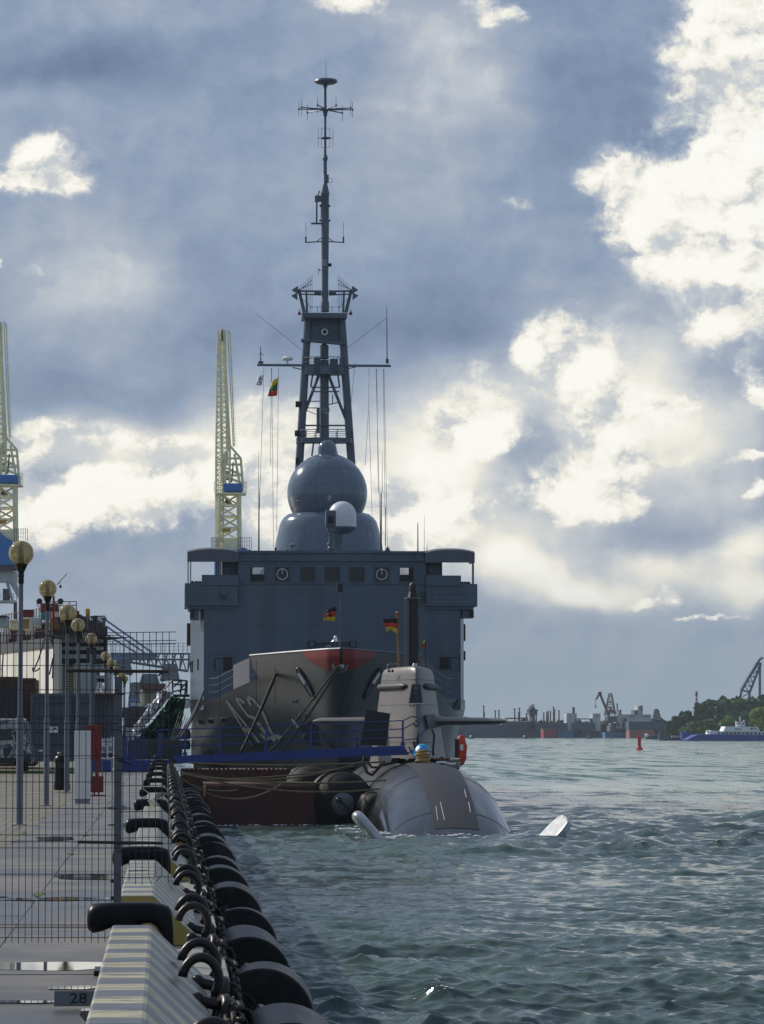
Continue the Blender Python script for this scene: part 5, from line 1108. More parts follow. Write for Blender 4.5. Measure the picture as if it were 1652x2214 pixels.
for x_ in (401, 426, 492, 517):
    y0_, y1_ = (615, 762) if x_ in (401, 517) else (608, 765); mb.cyl(m6(x_, y0_), m6(x_, y1_), .012, n=5)
    mb.cyl(m6(x_, 688), hub, .02, n=5)
mb.cyl(m6(426, 608), m6(445, 610), .01, n=4).cyl(m6(492, 608), m6(470, 610), .01, n=4).cyl(m6(426, 765), m6(450, 762), .01, n=4).cyl(m6(492, 765), m6(470, 762), .01, n=4); mb.build('loop_antenna', m_mast, ship)
MB().pbox(m6(448, 975, -.1), m6(484, 1040, -.1), .3).build('junction_box', m_mast, ship, bevel=.02); MB().torus(m6(498, 1022), .13, .012, (0, 1, 0), 16, 4).build('cable_loop', m_navyd, ship)
MB().pbox(m6(375, 1140, -.2), m6(438, 1186, -.2), .4).build('sensor_box', m_mast, ship, bevel=.02)
MB().cyl(m6(390, 1186), m6(388, 1355), .05, n=6).pbox(m6(345, 1355, -.1), m6(428, 1367, -.1), .2).cyl(m6(398, 1140), m6(410, 1105), .04, n=6).cyl(m6(423, 1210), m6(423, 1320), .02).build('sensor_frame', m_navyd, ship)
for (x_, y_) in ((418, 1222), (416, 1338), (489, 1224), (489, 1340)): MB().ball(m6(x_, y_), .07, 8, 5).build('insulator', m_mast, ship)
for s_ in (-1, 1):
    x1_ = 303 if s_ < 0 else 600; x0_ = 425 if s_ < 0 else 482; xm_ = 385 if s_ < 0 else 520
    MB().cyl(m6(x0_, 1505), m6(x1_, 1512), .035, n=6).cyl(m6(x0_, 1475), m6(xm_, 1507), .022, n=5).cyl(m6(x1_, 1515), m6(x1_, 1468), .05, n=6).cyl(m6(x1_, 1468), m6(x1_, 1355), .012, n=4).build('side_whip', m_navyd, ship)
mb = MB(); mb.ball(m6(493, 1690), .11, 8, 6).ball(m6(405, 1725), .05, 6, 4).cyl(m6(405, 1712), m6(403, 1770), .012).cyl(m6(405, 1735), m6(425, 1730), .02); mb.build('masthead_fittings', m_black, ship)
mb = MB()
for x_ in (436, 448, 460): mb.box(m6(x_, 1650, -.3).x, m6(x_ + 5, 1650).x, YM - .26, YM - .2, m6(x_, 1700).z, m6(x_, 1650).z)
mb.build('mast_lamps', m_steel, ship)
# halyards
for (x0_, y0_, x1_, y1_) in ((165, 760, 122, 2150), (222, 760, 215, 1500), (225, 760, 238, 2120), (277, 760, 262, 2000), (850, 765, 815, 1120), (960, 765, 958, 1080), (956, 1080, 930, 1500), (960, 1080, 983, 1870), (1013, 765, 1048, 2150), (1018, 765, 1030, 1700), (1068, 765, 1085, 2140), (1073, 765, 1100, 2120)):
    MB().cyl(m5(x0_, y0_, -.3), m5(x1_, y1_, -2), .011, n=4).build('halyard', m_mast, ship)
# ------------------------------------------------------------------ flags
def flag(name, lab, pts_top, pts_bot, stripes, y, wob=.12, back=False, hold=None):
    """hoist at the first point, cloth between the top and bottom edge curves"""
    t = thing(name, lab, 'flag', tuple(P(*pts_top[0], y)))
    n = 14
    def samp(pts, q):
        q = q * (len(pts) - 1); i = min(int(q), len(pts) - 2); f = q - i; return (pts[i][0] * (1 - f) + pts[i + 1][0] * f, pts[i][1] * (1 - f) + pts[i + 1][1] * f)
    N_ = len(stripes)
    for s_, mt in enumerate(stripes):
        rows = []
        for i in range(n + 1):
            q = i / n; a = samp(pts_top, q); b = samp(pts_bot, q); r_ = []
            for j in range(4):
                f = (s_ + j / 3) / N_; r_.append(P(a[0] * (1 - f) + b[0] * f, a[1] * (1 - f) + b[1] * f, y + wob * math.sin(q * 7 + f * 2.5) * q ** .5))
            rows.append(r_)
        o = MB().grid(rows).build('stripe', mt, t, smooth=True)
        so_ = o.modifiers.new('thick', 'SOLIDIFY'); so_.thickness = .004
    return t
def cloth(n, c): return mat(n, c, .8, 0, .15, 6)
fy_, fg_, fr_, fk_ = cloth('yellow_cloth', (.75, .5, .02)), cloth('green_cloth', (.02, .16, .04)), cloth('red_cloth', (.6, .04, .02)), cloth('black_cloth', (.015, .015, .015))
gold = cloth('gold_cloth', (.6, .42, .04)); fw_ = cloth('white_cloth', (.75, .77, .8)); fb_ = cloth('blue_cloth', (.03, .05, .25))
t = flag('courtesy_flag', 'yellow, green and red tricolour flag hanging from the left of the yard', [(602, 814), (592, 822), (586, 830)], [(599, 855), (590, 857), (579, 857)], [fy_, fg_, fr_], 192)
t = flag('signal_flag', 'crumpled white and blue flag at the outer left end of the yard', [(570, 810), (562, 812), (557, 820)], [(566, 833), (560, 834), (554, 832)], [fw_, fw_, fw_], 192, .1)
for (u, v, r_) in ((563, 819, .13), (560, 826, .12), (565, 829, .09), (559, 821, .07)): q = P(u, v, 191.85); MB().cyl(q, q + Vector((0, .03, 0)), r_ * .42, n=8).build('blue_patch', fb_, t)
t = flag('national_flag', 'black, red and gold flag with a dark eagle crest on the bow jackstaff', [(728, 1311), (716, 1314), (704, 1322)], [(724, 1344), (712, 1342), (699, 1342)], [fk_, fr_, gold], 161.8)
q = P(714, 1330, 161.6); MB().cyl(q, q + Vector((0, .03, 0)), .11, n=8).build('crest', fk_, t)
# ------------------------------------------------------------------ submarine, stern towards the camera
zs = zoom(1200, 2250, 2.36); zh = zoom(1300, 2900, 1.652)
SX = 10.62
sub = thing('submarine', 'dark submarine lying stern first with tapered sail and raised black mast', 'submarine', (SX, 130, 0))
def sec(Y):
    """half width at the waterline, height of the back, power"""
    T_ = [(124.5, 1.1, -.9), (126, 1.75, -.35), (127.2, 2.05, .12), (128.6, 2.3, .66), (130.5, 2.42, 1.25), (133, 2.55, 1.85), (136, 2.65, 2.3), (139, 2.72, 2.5), (143, 2.78, 2.55), (170, 2.8, 2.55), (178, 2.5, 2.3), (182, 1.2, 1.3), (184, .2, .2)]
    for i in range(len(T_) - 1):
        if Y <= T_[i + 1][0]:
            f = (Y - T_[i][0]) / (T_[i + 1][0] - T_[i][0]); return (T_[i][1] * (1 - f) + T_[i + 1][1] * f, T_[i][2] * (1 - f) + T_[i + 1][2] * f)
    return T_[-1][1:]
rows = []; ys = [124.5, 125.5, 126.3, 127, 127.8, 128.6, 129.6, 130.6, 131.8, 133, 134.5, 136, 137.5, 139, 141, 143, 146, 150, 156, 162, 170, 174, 178, 180, 182, 184]
ZB = -3.2
for Y in ys:
    w, h = sec(Y); r_ = []
    for k in range(29):
        a = PI * k / 28; c_, s_ = math.cos(a), math.sin(a)
        r_.append((SX + (w + .15) * math.copysign(abs(c_) ** .92, c_), Y, -.9 + (h + .9) * s_ ** .88))
    rows.append([(SX + w * .8, Y, ZB)] + r_ + [(SX - w * .8, Y, ZB)])
MB().grid(rows[::-1]).build('hull', m_sub, sub, smooth=50)
def back(Y, dx=0.0):
    w, h = sec(Y); c_ = max(-1, min(1, dx / (w + .15))); c_ = math.copysign(abs(c_) ** (1 / .92), c_); return -.9 + (h + .9) * max(0, 1 - c_ * c_) ** .44
mb = MB(); rows = []
for Y in [127.6, 128.6, 129.6, 130.6, 131.8, 133, 134.5, 136, 137.5, 139, 141, 143, 145]:
    hw = .82 + (Y - 128) * .008; rows.append([(SX + .12 + hw * (k / 4 - 1), Y, back(Y, .12 + hw * (k / 4 - 1)) + .015) for k in range(9)])
mb.grid([r_[::-1] for r_ in rows]).build('walkway_strip', m_subdeck, sub, smooth=True)
for (dx0, y0, dx1, y1) in ((-.55, 128.3, -.5, 129.8), (-.3, 128.3, -.3, 130.2), (.75, 129.2, .78, 130.4), (.75, 131, .78, 132.2)):
    MB().path([(SX + dx0, y0, back(y0, dx0) + .03), (SX + dx1, y1, back(y1, dx1) + .03)], .012, 4).build('guide_mark', m_rwhite, sub)
# hull seams
for Y in (129.2, 135.2):
    w, h = sec(Y); MB().path([(SX + dx, Y, back(Y, dx) + .004) for dx in np.linspace(-w * .98, w * .98, 24)], .010, 4).build('hull_seam', m_subdeck, sub)
# casing edge near the sail
mb = MB(); rows = []
# sail: stacked wing sections; trailing edge towards the camera
def sail_sec(z, off=0.0):
    q = (z - 2.0) / (6.62 - 2.0); w = 1.78 + (1.07 - 1.78) * max(q, 0.0) ** .8 + off; y0 = 146.4 + 1.4 * q - off; y1 = 158.0 - .9 * q + off; out = []
    m = 18
    for k in range(m + 1):
        t_ = k / m; y_ = y0 + (y1 - y0) * (1 - math.cos(PI * t_)) / 2; f = (y_ - y0) / (y1 - y0)
        th_ = w * min(1, (f / .50)) ** .62 if f < .5 else w * (max(0, 1 - ((f - .5) / .5) ** 2.3)) ** .5
        out.append((th_, y_))
    return out
xr0 = zs(1020, 1300, 147).x
zl_ = [1.8, 2.4, 3, 3.6, 4.2, 4.8, 5.4, 5.9, 6.25, 6.45, 6.56, 6.6]
rows = []
for z in zl_:
    sh = 0 if z < 6.3 else -(.04, .14, .30)[[6.45, 6.56, 6.6].index(z)] if z in (6.45, 6.56, 6.6) else 0
    ss = sail_sec(min(z, 6.6), sh); cxs = SX + .05
    ring_ = [(cxs - a, y_, z) for a, y_ in ss] + [(cxs + a, y_, z) for a, y_ in ss[-2:0:-1]]
    rows.append(ring_)
mb = MB(); mb.grid(rows, True); m = len(rows[0]); n0 = len(mb.v); mb.f.append(tuple(n0 - m + j for j in range(m))); mb.build('sail', m_sail, sub, smooth=40)
cxs = SX + .05
MB().path([(cxs, sail_sec(z)[0][1] - .012, z) for z in (2.4, 3.4, 4.4, 5.4, 6.3)], .016, 5).build('sail_seam', m_black, sub)
for zz in (3.35, 4.95, 6.02):
    ss = sail_sec(zz, .006); MB().path([(cxs - a, y_, zz) for a, y_ in ss[:12]][::-1] + [(cxs + a, y_, zz) for a, y_ in ss[1:12]], .009, 4).build('sail_seam', m_subdeck, sub)
# bulged fairings low round the top
for s_, t0, t1 in ((-1, 3, 12), (1, 3, 12)):
    ss = sail_sec(5.74, .02); pts = [(cxs + s_ * a, y_, 5.74) for a, y_ in ss[t0:t1]]; MB().path(pts, [.06] + [.15] * (len(pts) - 2) + [.06], 10).build('fairing', m_subdeck, sub, smooth=True)
# dark wedge panel with lamp slots on the trailing edge
def sp(x, y, Y): return zs(x, y, Y)
MB().poly([sp(985, 1028, 146.9), sp(1062, 1028, 146.9), sp(1085, 1203, 146.6), sp(955, 1203, 146.6)], .25).build('stern_light_panel', m_black, sub)
for (a, b) in ((1050, 1085), (1095, 1130), (1140, 1172)): MB().pbox(sp(1003, a, 146.75), sp(1038, b, 146.75), .06).build('light_slot', m_galv if a != 1095 else m_navyd, sub)
a = sp(1020, 1205, 146.8); MB().box(a.x - .38, a.x + .38, 146.6, 146.75, a.z - .03, a.z).build('panel_sill', m_rwhite, sub)
for x_ in (972, 1000): MB().pbox(sp(x_ - 3, 1218, 146.4), sp(x_ + 3, 1240, 146.4), .5).build('draught_mark', m_black, sub)
MB().poly([sp(560, 1262, 146.5), sp(784, 1300, 147.2), sp(748, 1600, 147.2), sp(505, 1590, 146.5)], .06).build('black_screen', m_black, sub)
MB().poly([sp(1112, 1312, 147.6), sp(1195, 1305, 149.4), sp(1210, 1435, 149.4), sp(1135, 1438, 147.6)], .06).build('hatch_panel', m_black, sub)
# sail planes
for s_ in (-1, 1):
    rows = []
    for f in (0, .15, .5, .9, .97, 1.0):
        x_ = 1.0 + 3.22 * f; sc_ = 1 if f < .95 else (.6 if f < 1 else .15); ch = (1.15 - .25 * f) * (1 if f < 1 else .8); th_ = (.19 - .05 * f) * sc_ + (.16 * (1 - f / .15) if f < .15 else 0); yc = 151.6; zc = 4.26 - .0 * f
        rows.append([(cxs + s_ * x_, yc + ch * math.cos(k * PI / 8), zc + th_ * math.sin(k * PI / 8) * (1 if True else 1)) for k in range(16)])
    mb = MB(); mb.grid(rows, True); m = 16; mb.f.append(tuple(len(mb.v) - m + j for j in range(m))); mb.build('sail_plane', m_sail, sub, smooth=50)
# raised mast and other things on the sail
Y = 151.5; a, b = zs(992, 905, Y), zs(992, 232, Y); MB().cyl((a.x, Y, 6.3), b, .285, n=24).build('raised_mast', m_subdeck, sub, smooth=40)
MB().cyl(b - Vector((0, 0, .04)), b + Vector((0, 0, .03)), .37, n=24).build('mast_flange', m_galv, sub, smooth=40); a, b2 = zs(926, 900, 151.1), zs(930, 262, 151.1); MB().cyl(a, b2, .05, n=8).cyl(a + Vector((.1, 0, 0)), b2 + Vector((.1, 0, 0)), .035, n=8).build('mast_pipe', m_galv, sub, smooth=40)
q = zs(995, 118, Y); MB().lathe([(.27, -.72), (.22, -.3), (.17, -.28), (.17, -.1)] + [(.17 * math.cos(k * PI / 12), .17 * math.sin(k * PI / 12)) for k in range(7)], q, 18).build('sensor_head', m_black, sub, smooth=50)
MB().poly([zs(945, 225, Y - .25), zs(962, 172, Y - .25), zs(973, 172, Y - .25), zs(966, 225, Y - .25)], .05).build('sensor_window', m_rwhite, sub); MB().ball(zs(968, 138, Y), .05, 8, 5).build('lens', m_galv, sub, smooth=True)
MB().pbox(zs(760, 838, 152), zs(862, 905, 152), .6).build('sail_top_box', m_galv, sub, bevel=.06); MB().pbox(zs(1046, 840, 152), zs(1112, 905, 152), .6).build('sail_top_box', m_galv, sub, bevel=.06)
mb = MB(); q = zs(1013, 835, 149.5); w_ = .26
mb.lathe([(w_ * .3, 0), (w_ * .55, -.12), (w_ * .85, -.6), (w_ * .9, -.95)], q, 12).build('silver_fin', m_steel, sub, smooth=50); MB().cyl(zs(1035, 840, 149.3), zs(1040, 940, 149.0), .07, n=8).build('fin_edge', m_black, sub)
for k in range(9): q = zs(770 + 45 * k + random.uniform(-15, 15), 905, 150 + random.uniform(-.6, .6)); MB().ball(q, .07, 7, 4).build('sail_top_fitting', m_black, sub, smooth=True)
rail([zs(760, 905, 152), zs(870, 880, 153.5), zs(930, 880, 153.5)], .25, 5, 'sail_top_rail', sub, .015, m_galv, 1)
# ensign staff and flags
t0, t1 = zs(850, 370, 150.8), zs(865, 900, 150.8); MB().cyl(t0, t1, .055, n=8).ball(t0, .085, 8, 5).build('ensign_staff', mat('varnished_wood', (.30, .12, .04), .4, 0, .3, 3), sub, smooth=50)
t0, t1 = zs(1111, 612, 151.5), zs(1113, 890, 151.5); MB().cyl(t0, t1, .02, n=6).build('flag_staff', m_black, sub)
K2 = lambda x, y: ((x / 2.36 + 1200) * K, (y / 2.36 + 2250) * K)
t = flag('ensign', 'wind torn black, red and gold ensign on the brown staff above the submarine sail', [K2(850, 418), K2(800, 415), K2(760, 425), K2(712, 420)], [K2(845, 560), K2(812, 545), K2(790, 520), K2(752, 545)], [fk_, fr_, gold], 150.7, .08)
t = flag('courtesy_flag', 'small yellow, green and red pennant beside the raised submarine mast', [K2(1110, 618), K2(1090, 628), K2(1076, 645)], [K2(1107, 695), K2(1092, 695), K2(1076, 675)], [fy_, fg_, fr_], 151.5, .05)
# hydroplane rudders standing out of the water
def blade(p0, p1, w, th, sd=(0, 1, 0)):
    p0 = Vector(p0); p1 = Vector(p1); ax = (p1 - p0).normalized(); sd = Vector(sd).normalized(); nn = ax.cross(sd).normalized(); rows = []
    L_ = (p1 - p0).length
    for f, s_ in ((0, 1), (.55, 1), (.86, .98), (.95, .85), (1, .45), (1.01, .1)):
        c_ = p0 + ax * (L_ * f); rows.append([c_ + sd * (w * s_ * math.cos(k * PI / 8)) + nn * (th * s_ * math.sin(k * PI / 8)) for k in range(16)])
    mb = MB(); mb.grid(rows, True); mb.f.append(tuple(len(mb.v) - 16 + j for j in range(16))); return mb
YR_ = 124.9
blade(P(838, 1840, YR_), P(766, 1757, YR_ + .3), .62, .23).build('stern_rudder', m_steel, sub, smooth=60)
yb_ = 124.6
def rpt(x, y, dy): return zh(x, y, yb_ + dy)
face = [(1290, 680), (1420, 545), (1470, 500), (1500, 488), (1528, 505), (1535, 535), (1500, 590), (1410, 680)]
dys = [1.3, 1.3, 1.25, 1.0, .55, .1, .0, .0]
MB().poly([rpt(x_, y_, dys[k]) for k, (x_, y_) in enumerate(face)], .22, (.7, .1, -.7)).build('stern_rudder', m_steel, sub, bevel=.03)
# hoses and dark gear hanging at the aft end of the sail
for pts in ([(1150, 640), (1185, 720), (1180, 800), (1190, 950)], [(1000, 1560), (1015, 1620), (1005, 1690)], [(1040, 1480), (1035, 1600), (1060, 1690)], [(1165, 1440), (1190, 1500), (1178, 1640), (1185, 1690)]):
    if pts[0][1] < 700: continue
    MB().path([zs(x_, y_, 146.3) for x_, y_ in pts], .05, 6).build('hose', m_ropeb, sub, smooth=True)
MB().torus(zs(1028, 1392, 146.3), .12, .03, (0, 1, 0), 16, 6).build('eye_ring', m_black, sub)
q0 = zh(215, 110, 142.5); MB().path([q0, zh(212, 170, 142.5), zh(235, 220, 142.4), zh(265, 235, 142.4), zh(295, 205, 142.4), zh(320, 170, 142.6), zh(420, 152, 143)], .06, 7).build('black_hose', m_ropeb, sub, smooth=True)
q0 = zh(232, 110, 142.4); MB().path([q0, zh(240, 150, 142.5), zh(262, 185, 142.5), zh(300, 185, 142.5), zh(345, 160, 142.6)], .05, 7).build('black_hose', m_ropeb, sub, smooth=True)
mb = MB()
for k in range(16): x_ = 400 + k * 21; q = zh(x_, 138 + random.uniform(-6, 6), 144.6); mb.box(q.x - random.uniform(.08, .2), q.x + random.uniform(.08, .2), 144.4, 145, q.z - .12, q.z + random.uniform(.0, .12))
mb.build('deck_fittings', m_black, sub)
# loose things on the after deck
YD = 142.0
def zd(dx): return back(YD, dx)
q = zh(593, 165, YD); r_ = random.Random(5)
def coil(name, lab, c, rx, h, mt, n=5):
    mb = MB()
    for k in range(n): mb.torus((c.x + r_.uniform(-.03, .03), c.y, c.z + h * k / n), rx * r_.uniform(.85, 1.05), .05, (r_.uniform(-.15, .15), r_.uniform(-.15, .15), 1), 18, 6)
    o = mb.build(name, mt, None, smooth=True); return tag(o, lab, 'rope')
m_tan = mat('tan_rope', (.42, .27, .10), .85, 0, .25, 9, .4); m_gr = mat('grey_rope', (.30, .28, .23), .85, 0, .25, 9, .4)
coil('rope_coil', 'tan rope coil stacked below the blue sheeting on the submarine back', Vector((q.x, YD, zd(q.x - SX) + .05)), .28, .48, m_tan, 7)
q = zh(785, 165, YD + .5); coil('rope_coil', 'greyish rope coil on the submarine back to the right of the tan one', Vector((q.x, YD + .5, zd(q.x - SX) + .03)), .33, .36, m_gr, 6)
a, b = zh(552, 62, YD + .6), zh(637, 128, YD + .6)
mb = MB().ball(((a.x + b.x) / 2, YD + .7, (a.z + b.z) / 2 + .02), .42, 18, 12)
for i, v in enumerate(mb.v): f = 1 + .16 * math.sin(i * 2.3) + .1 * math.sin(i * 5.1); mb.v[i] = ((v[0] - (a.x + b.x) / 2) * .82 * f + (a.x + b.x) / 2, v[1], (v[2] - b.z) * .95 + b.z)
tag(mb.build('blue_sheeting', mat('blue_plastic', (.02, .30, .62), .3, 0, .2, 6, .5), None, smooth=30), 'crumpled bright blue plastic sheet on the submarine deck', 'sheet')
t = thing('liferaft_bag', 'orange flotation bag hung on a black post at the right edge of the submarine deck', 'bag', tuple(zh(845, 135, YD + 1)))
a, b = zh(826, 15, YD + 1), zh(866, 132, YD + 1); m_or = mat('orange_fabric', (.62, .06, .015), .6, 0, .25, 5, .3)
mb = MB().ball(((a.x + b.x) / 2, YD + 1.1, (a.z + b.z) / 2), .5, 16, 12); mb.v = [((v[0] - (a.x + b.x) / 2) * .46 * (1 + .1 * math.sin(i * 1.7)) + (a.x + b.x) / 2, v[1] * .3 + (YD + 1.1) * .7, (v[2] - (a.z + b.z) / 2) * 1.28 + (a.z + b.z) / 2) for i, v in enumerate(mb.v)]; mb.build('bag', m_or, t, smooth=40)
q = zh(845, 55, YD + .93); MB().box(q.x - .05, q.x + .07, YD + .9, YD + .97, q.z - .12, q.z + .12).build('white_print', m_rwhite, t)
a, b = zh(812, 132, YD + 1), zh(812, 0, YD + 1); MB().cyl(a - Vector((0, 0, .5)), b, .08, n=8).build('post', m_black, t)
t = thing('deck_cleat', 'small rusty brown cleat with mooring ropes on the submarine walkway', 'cleat', tuple(zh(715, 225, 140))); q = zh(715, 215, 139.5); q.z = back(139.5, q.x - SX)
MB().cyl(q, q + Vector((0, 0, .22)), .09, n=10).box(q.x - .3, q.x + .35, q.y - .07, q.y + .07, q.z + .18, q.z + .27).build('cleat_body', m_rust, t, bevel=.03); MB().path([q + Vector((-.2, -.1, .1)), q + Vector((.1, -.16, .1)), q + Vector((.4, -.1, .02)), q + Vector((.55, 0, .05))], .05, 6).build('light_rope_turns', m_rwhite, t, smooth=True)
# water washing over the stern
# ------------------------------------------------------------------ blue gangway
YG = 143.4
gw = thing('gangway', 'long blue steel footbridge with railings from the quay to the submarine', 'gangway', tuple(P(620, 1640, YG)))
zq = lambda u, v, y=YG: P(u, v, y)
for dy in (0, 1.1):
    MB().poly([zq(372, 1634.5, YG + dy), zq(874, 1612, YG + dy), zq(884, 1632, YG + dy), zq(384, 1651, YG + dy)], .10).build('girder', m_blue, gw)
MB().add([zq(372, 1636, YG + .1), zq(874, 1613.5, YG + .1), zq(874, 1613.5, YG + 1.1), zq(372, 1636, YG + 1.1)], [(0, 1, 2, 3)]).build('walkway', mat('gangway_deck_wood', (.20, .16, .10), .8), gw)
def gl(u): return 1634.5 + (1612 - 1634.5) * (u - 372) / 502
for dy in (0, 1.2):
    for dz in (0, 17, 34, 51):
        pts = []
        for u in np.linspace(340, 872, 9): pts.append(zq(u, gl(u) - 3 - dz * 1.06 + (.006 * (u - 372) if dz else 0), YG + dy))
        if dz == 0: continue
        if dz == 51: pts += [zq(890, 1549, YG + dy), zq(905, 1551, YG + dy), zq(918, 1562, YG + dy), zq(921, 1574, YG + dy), zq(912, 1588, YG + dy), zq(900, 1597, YG + dy), zq(874, 1600, YG + dy)]
        if dz == 34: pts += [zq(895, 1563, YG + dy), zq(908, 1572, YG + dy), zq(900, 1583, YG + dy)]
        MB().path(pts, .024, 5).build('handrail', m_blue, gw)
    for u in (345, 400, 475, 576, 672, 772, 871):
        a, b = zq(u, gl(u), YG + dy), zq(u, gl(u) - 53, YG + dy); MB().cyl(a, b, .045, n=6).poly([a + Vector((-.12, -.02, .02)), a + Vector((.12, -.02, .02)), a + Vector((.03, -.02, .22)), a + Vector((-.03, -.02, .22))], .04).build('rail_post', m_blue, gw)
    MB().cyl(zq(874, 1632, YG + dy), zq(925, 1608, YG + dy), .03).cyl(zq(884, 1615, YG + dy), zq(905, 1650, YG + dy), .035).cyl(zq(905, 1650, YG + dy), zq(918, 1618, YG + dy), .03).build('end_strut', m_blue, gw)
lp = thing('landing_ramp', 'blue steel landing platform on the quay at the shore end of the footbridge', 'ramp', tuple(P(280, 1670, YG)))
MB().box(P(199, 1600, YG).x, .2, YG, YG + 2, QZ + .02, P(199, 1643, YG).z).build('platform', m_blue, lp, bevel=.03)
rail([(P(262, 1, YG).x, YG + .1, P(199, 1643, YG).z), (P(318, 1, YG).x, YG + .1, P(199, 1643, YG).z)], .95, 6, 'ramp_rail', lp, .03, m_blue, 3)
MB().poly([P(262, 1643, YG), P(289, 1643, YG), P(281, 1632, YG), P(270, 1632, YG)], .1).build('foot', m_blue, lp)
# ------------------------------------------------------------------ barge and big floating fenders
YBg = 142.0
bg = thing('pontoon_barge', 'worn dark red floating barge moored between quay and submarine', 'barge', tuple(P(560, 1780, YBg)))
a, b = P(444, 1697, YBg), P(684, 1783, YBg); MB().box(a.x, b.x, YBg, YBg + 7, -.8, a.z).build('hull', m_bargered, bg, bevel=.05)
MB().box(a.x + .1, b.x - .3, YBg - .06, YBg + .0, a.z - .14, a.z - .02).box(a.x - .04, b.x + .04, YBg + .3, YBg + 6.8, a.z, a.z + .03).build('deck_edge', m_rust, bg)
for k in range(1, 5): x_ = a.x + (b.x - a.x) * k / 5; MB().box(x_ - .012, x_ + .012, YBg - .012, YBg - .001, -.5, a.z - .16).build('plate_seam', m_rust, bg)
bg2 = thing('pontoon_barge', 'second rusty brown barge section with raised deck behind the dark red one', 'barge', tuple(P(530, 1690, 150)))
a2, b2 = P(392, 1664, 150), P(628, 1700, 150); MB().box(a2.x, b2.x, 150, 156, -.6, a2.z).build('hull', m_rust, bg2, bevel=.04)
mb = MB()
for k in range(24): x_ = a2.x + (b2.x - a2.x) * k / 24; mb.box(x_, x_ + .12, 149.95, 150.1, a2.z - .02, a2.z + random.uniform(.02, .09))
mb.build('deck_edge', m_rust, bg2)
def bigf(u, v, r_px, y, lab, hub=True):
    c = P(u, v, y); r = r_px / F * y; t = thing('floating_fender', lab, 'fender', tuple(c))
    prof = [(r * .02, -.0)] + [(r * math.sin(k * PI / 20), .9 * r * (1 - math.cos(k * PI / 20)) - .0) for k in range(1, 11)] + [(r, 3.2), (r * .8, 3.9), (0, 4.2)]
    MB().lathe(prof, c - Vector((0, .9 * r, 0)), 40, 'y').build('rubber_body', m_rubberm, t, smooth=50)
    if hub:
        cc = c - Vector((0, .9 * r - .03, 0)); MB().lathe([(.46, .05), (.46, -.0), (.42, -.04), (.2, -.06), (.18, -.12), (0, -.13)], cc, 28, 'y').build('hub_plate', m_galv, t, smooth=40)
        MB().cyl(cc + Vector((-.2, -.2, .18)), cc + Vector((.25, -.12, -.22)), .05).torus(cc + Vector((-.18, -.2, .16)), .1, .03, (0, 1, .2), 14, 6).build('hub_shackle', m_iron, t, smooth=40)
    for k in range(3): MB().torus(c + Vector((0, .6 + k * .9, 0)), r * 1.005, .045, (0, 1, 0), 36, 6).build('rib', m_rubber, t, smooth=True)
    return t
bigf(739, 1737, 68, 142.5, 'big black floating rubber fender with a round grey hub plate, beside the submarine stern')
bigf(673, 1716, 60, 149, 'big black rubber fender behind the hubbed one, between barge and naval ship', False)
bigf(812, 1745, 30, 137.5, 'small dark rubber fender pressed between the hubbed fender and the submarine hull', False)
# ------------------------------------------------------------------ mooring ropes
def rope(lab, p0, p1, sag, r=.035, mt=None, n=18, name='mooring_rope', group='ropes from the quay to the submarine'):
    p0, p1 = Vector(p0), Vector(p1); pts = [p0.lerp(p1, k / n) - Vector((0, 0, sag * 4 * (k / n) * (1 - k / n))) for k in range(n + 1)]
    o = MB().path(pts, r, 6).build(name, mt or m_rope, None, smooth=True); return tag(o, lab, 'rope', group)
zr_ = zoom(700, 2850, 2.36)
ce = zh(690, 225, 139.5)
rope('pale upper mooring rope crossing above both barges', zr_(100, 340, 136), zh(350, 148, 143), .12)
rope('brown mooring rope sagging lowest across the dark red barge front', zr_(40, 440, 134), zh(700, 258, 139.5), .62)
rope('brown mooring rope level with the dark red barge deck', zr_(40, 455, 135), zh(640, 240, 139.6), .30)
rope('brown mooring rope passing over the big fender tops to the submarine', zr_(20, 425, 136), zh(205, 145, 142), .52)
rope('thin brown mooring rope ending at the black hoses on the submarine', zr_(420, 490, 138), zh(200, 170, 142), .12)
rope('brown rope looped from the quay to the barge deck edge', zr_(10, 470, 133), zr_(975, 525, 142), .75)
rope('brown rope looping low from the quay edge to the barge corner', zr_(20, 500, 133), zr_(560, 590, 142), .2)
rope('tan rope tail leading from the coil to the cleat on the submarine', zh(572, 188, 141.5), zh(680, 225, 139.8), .02, .05, m_tan, group=None)
bq = z3(870, 716, BOW + .2)
rope('black bow line from the ship fairlead falling left behind the gangway, left strand', bq + Vector((-.1, -.1, 0)), z3(515, 1150, 158), .1, .05, m_ropeb, name='bow_line', group='black mooring lines of the naval ship')
rope('black bow line from the ship fairlead falling left behind the gangway, right strand', bq + Vector((.02, -.1, 0)), z3(580, 1148, 158), .1, .05, m_ropeb, name='bow_line', group='black mooring lines of the naval ship')
rope('thick black line from the ship bulwark down to the quay past the pennant number', z3(555, 745, 166.3), z3(375, 1150, 163.5), .1, .085, m_ropeb, name='bow_line', group='black mooring lines of the naval ship')
rope('double black line from the foredeck end down to the quay by the green netting', z3(193, 835, 177), z3(70, 1080, 165), .2, .06, m_ropeb, name='bow_line', group='black mooring lines of the naval ship')
rope('second black line beside the double line by the green netting', z3(185, 850, 177), z3(30, 1100, 165), .3, .05, m_ropeb, name='bow_line', group='black mooring lines of the naval ship')
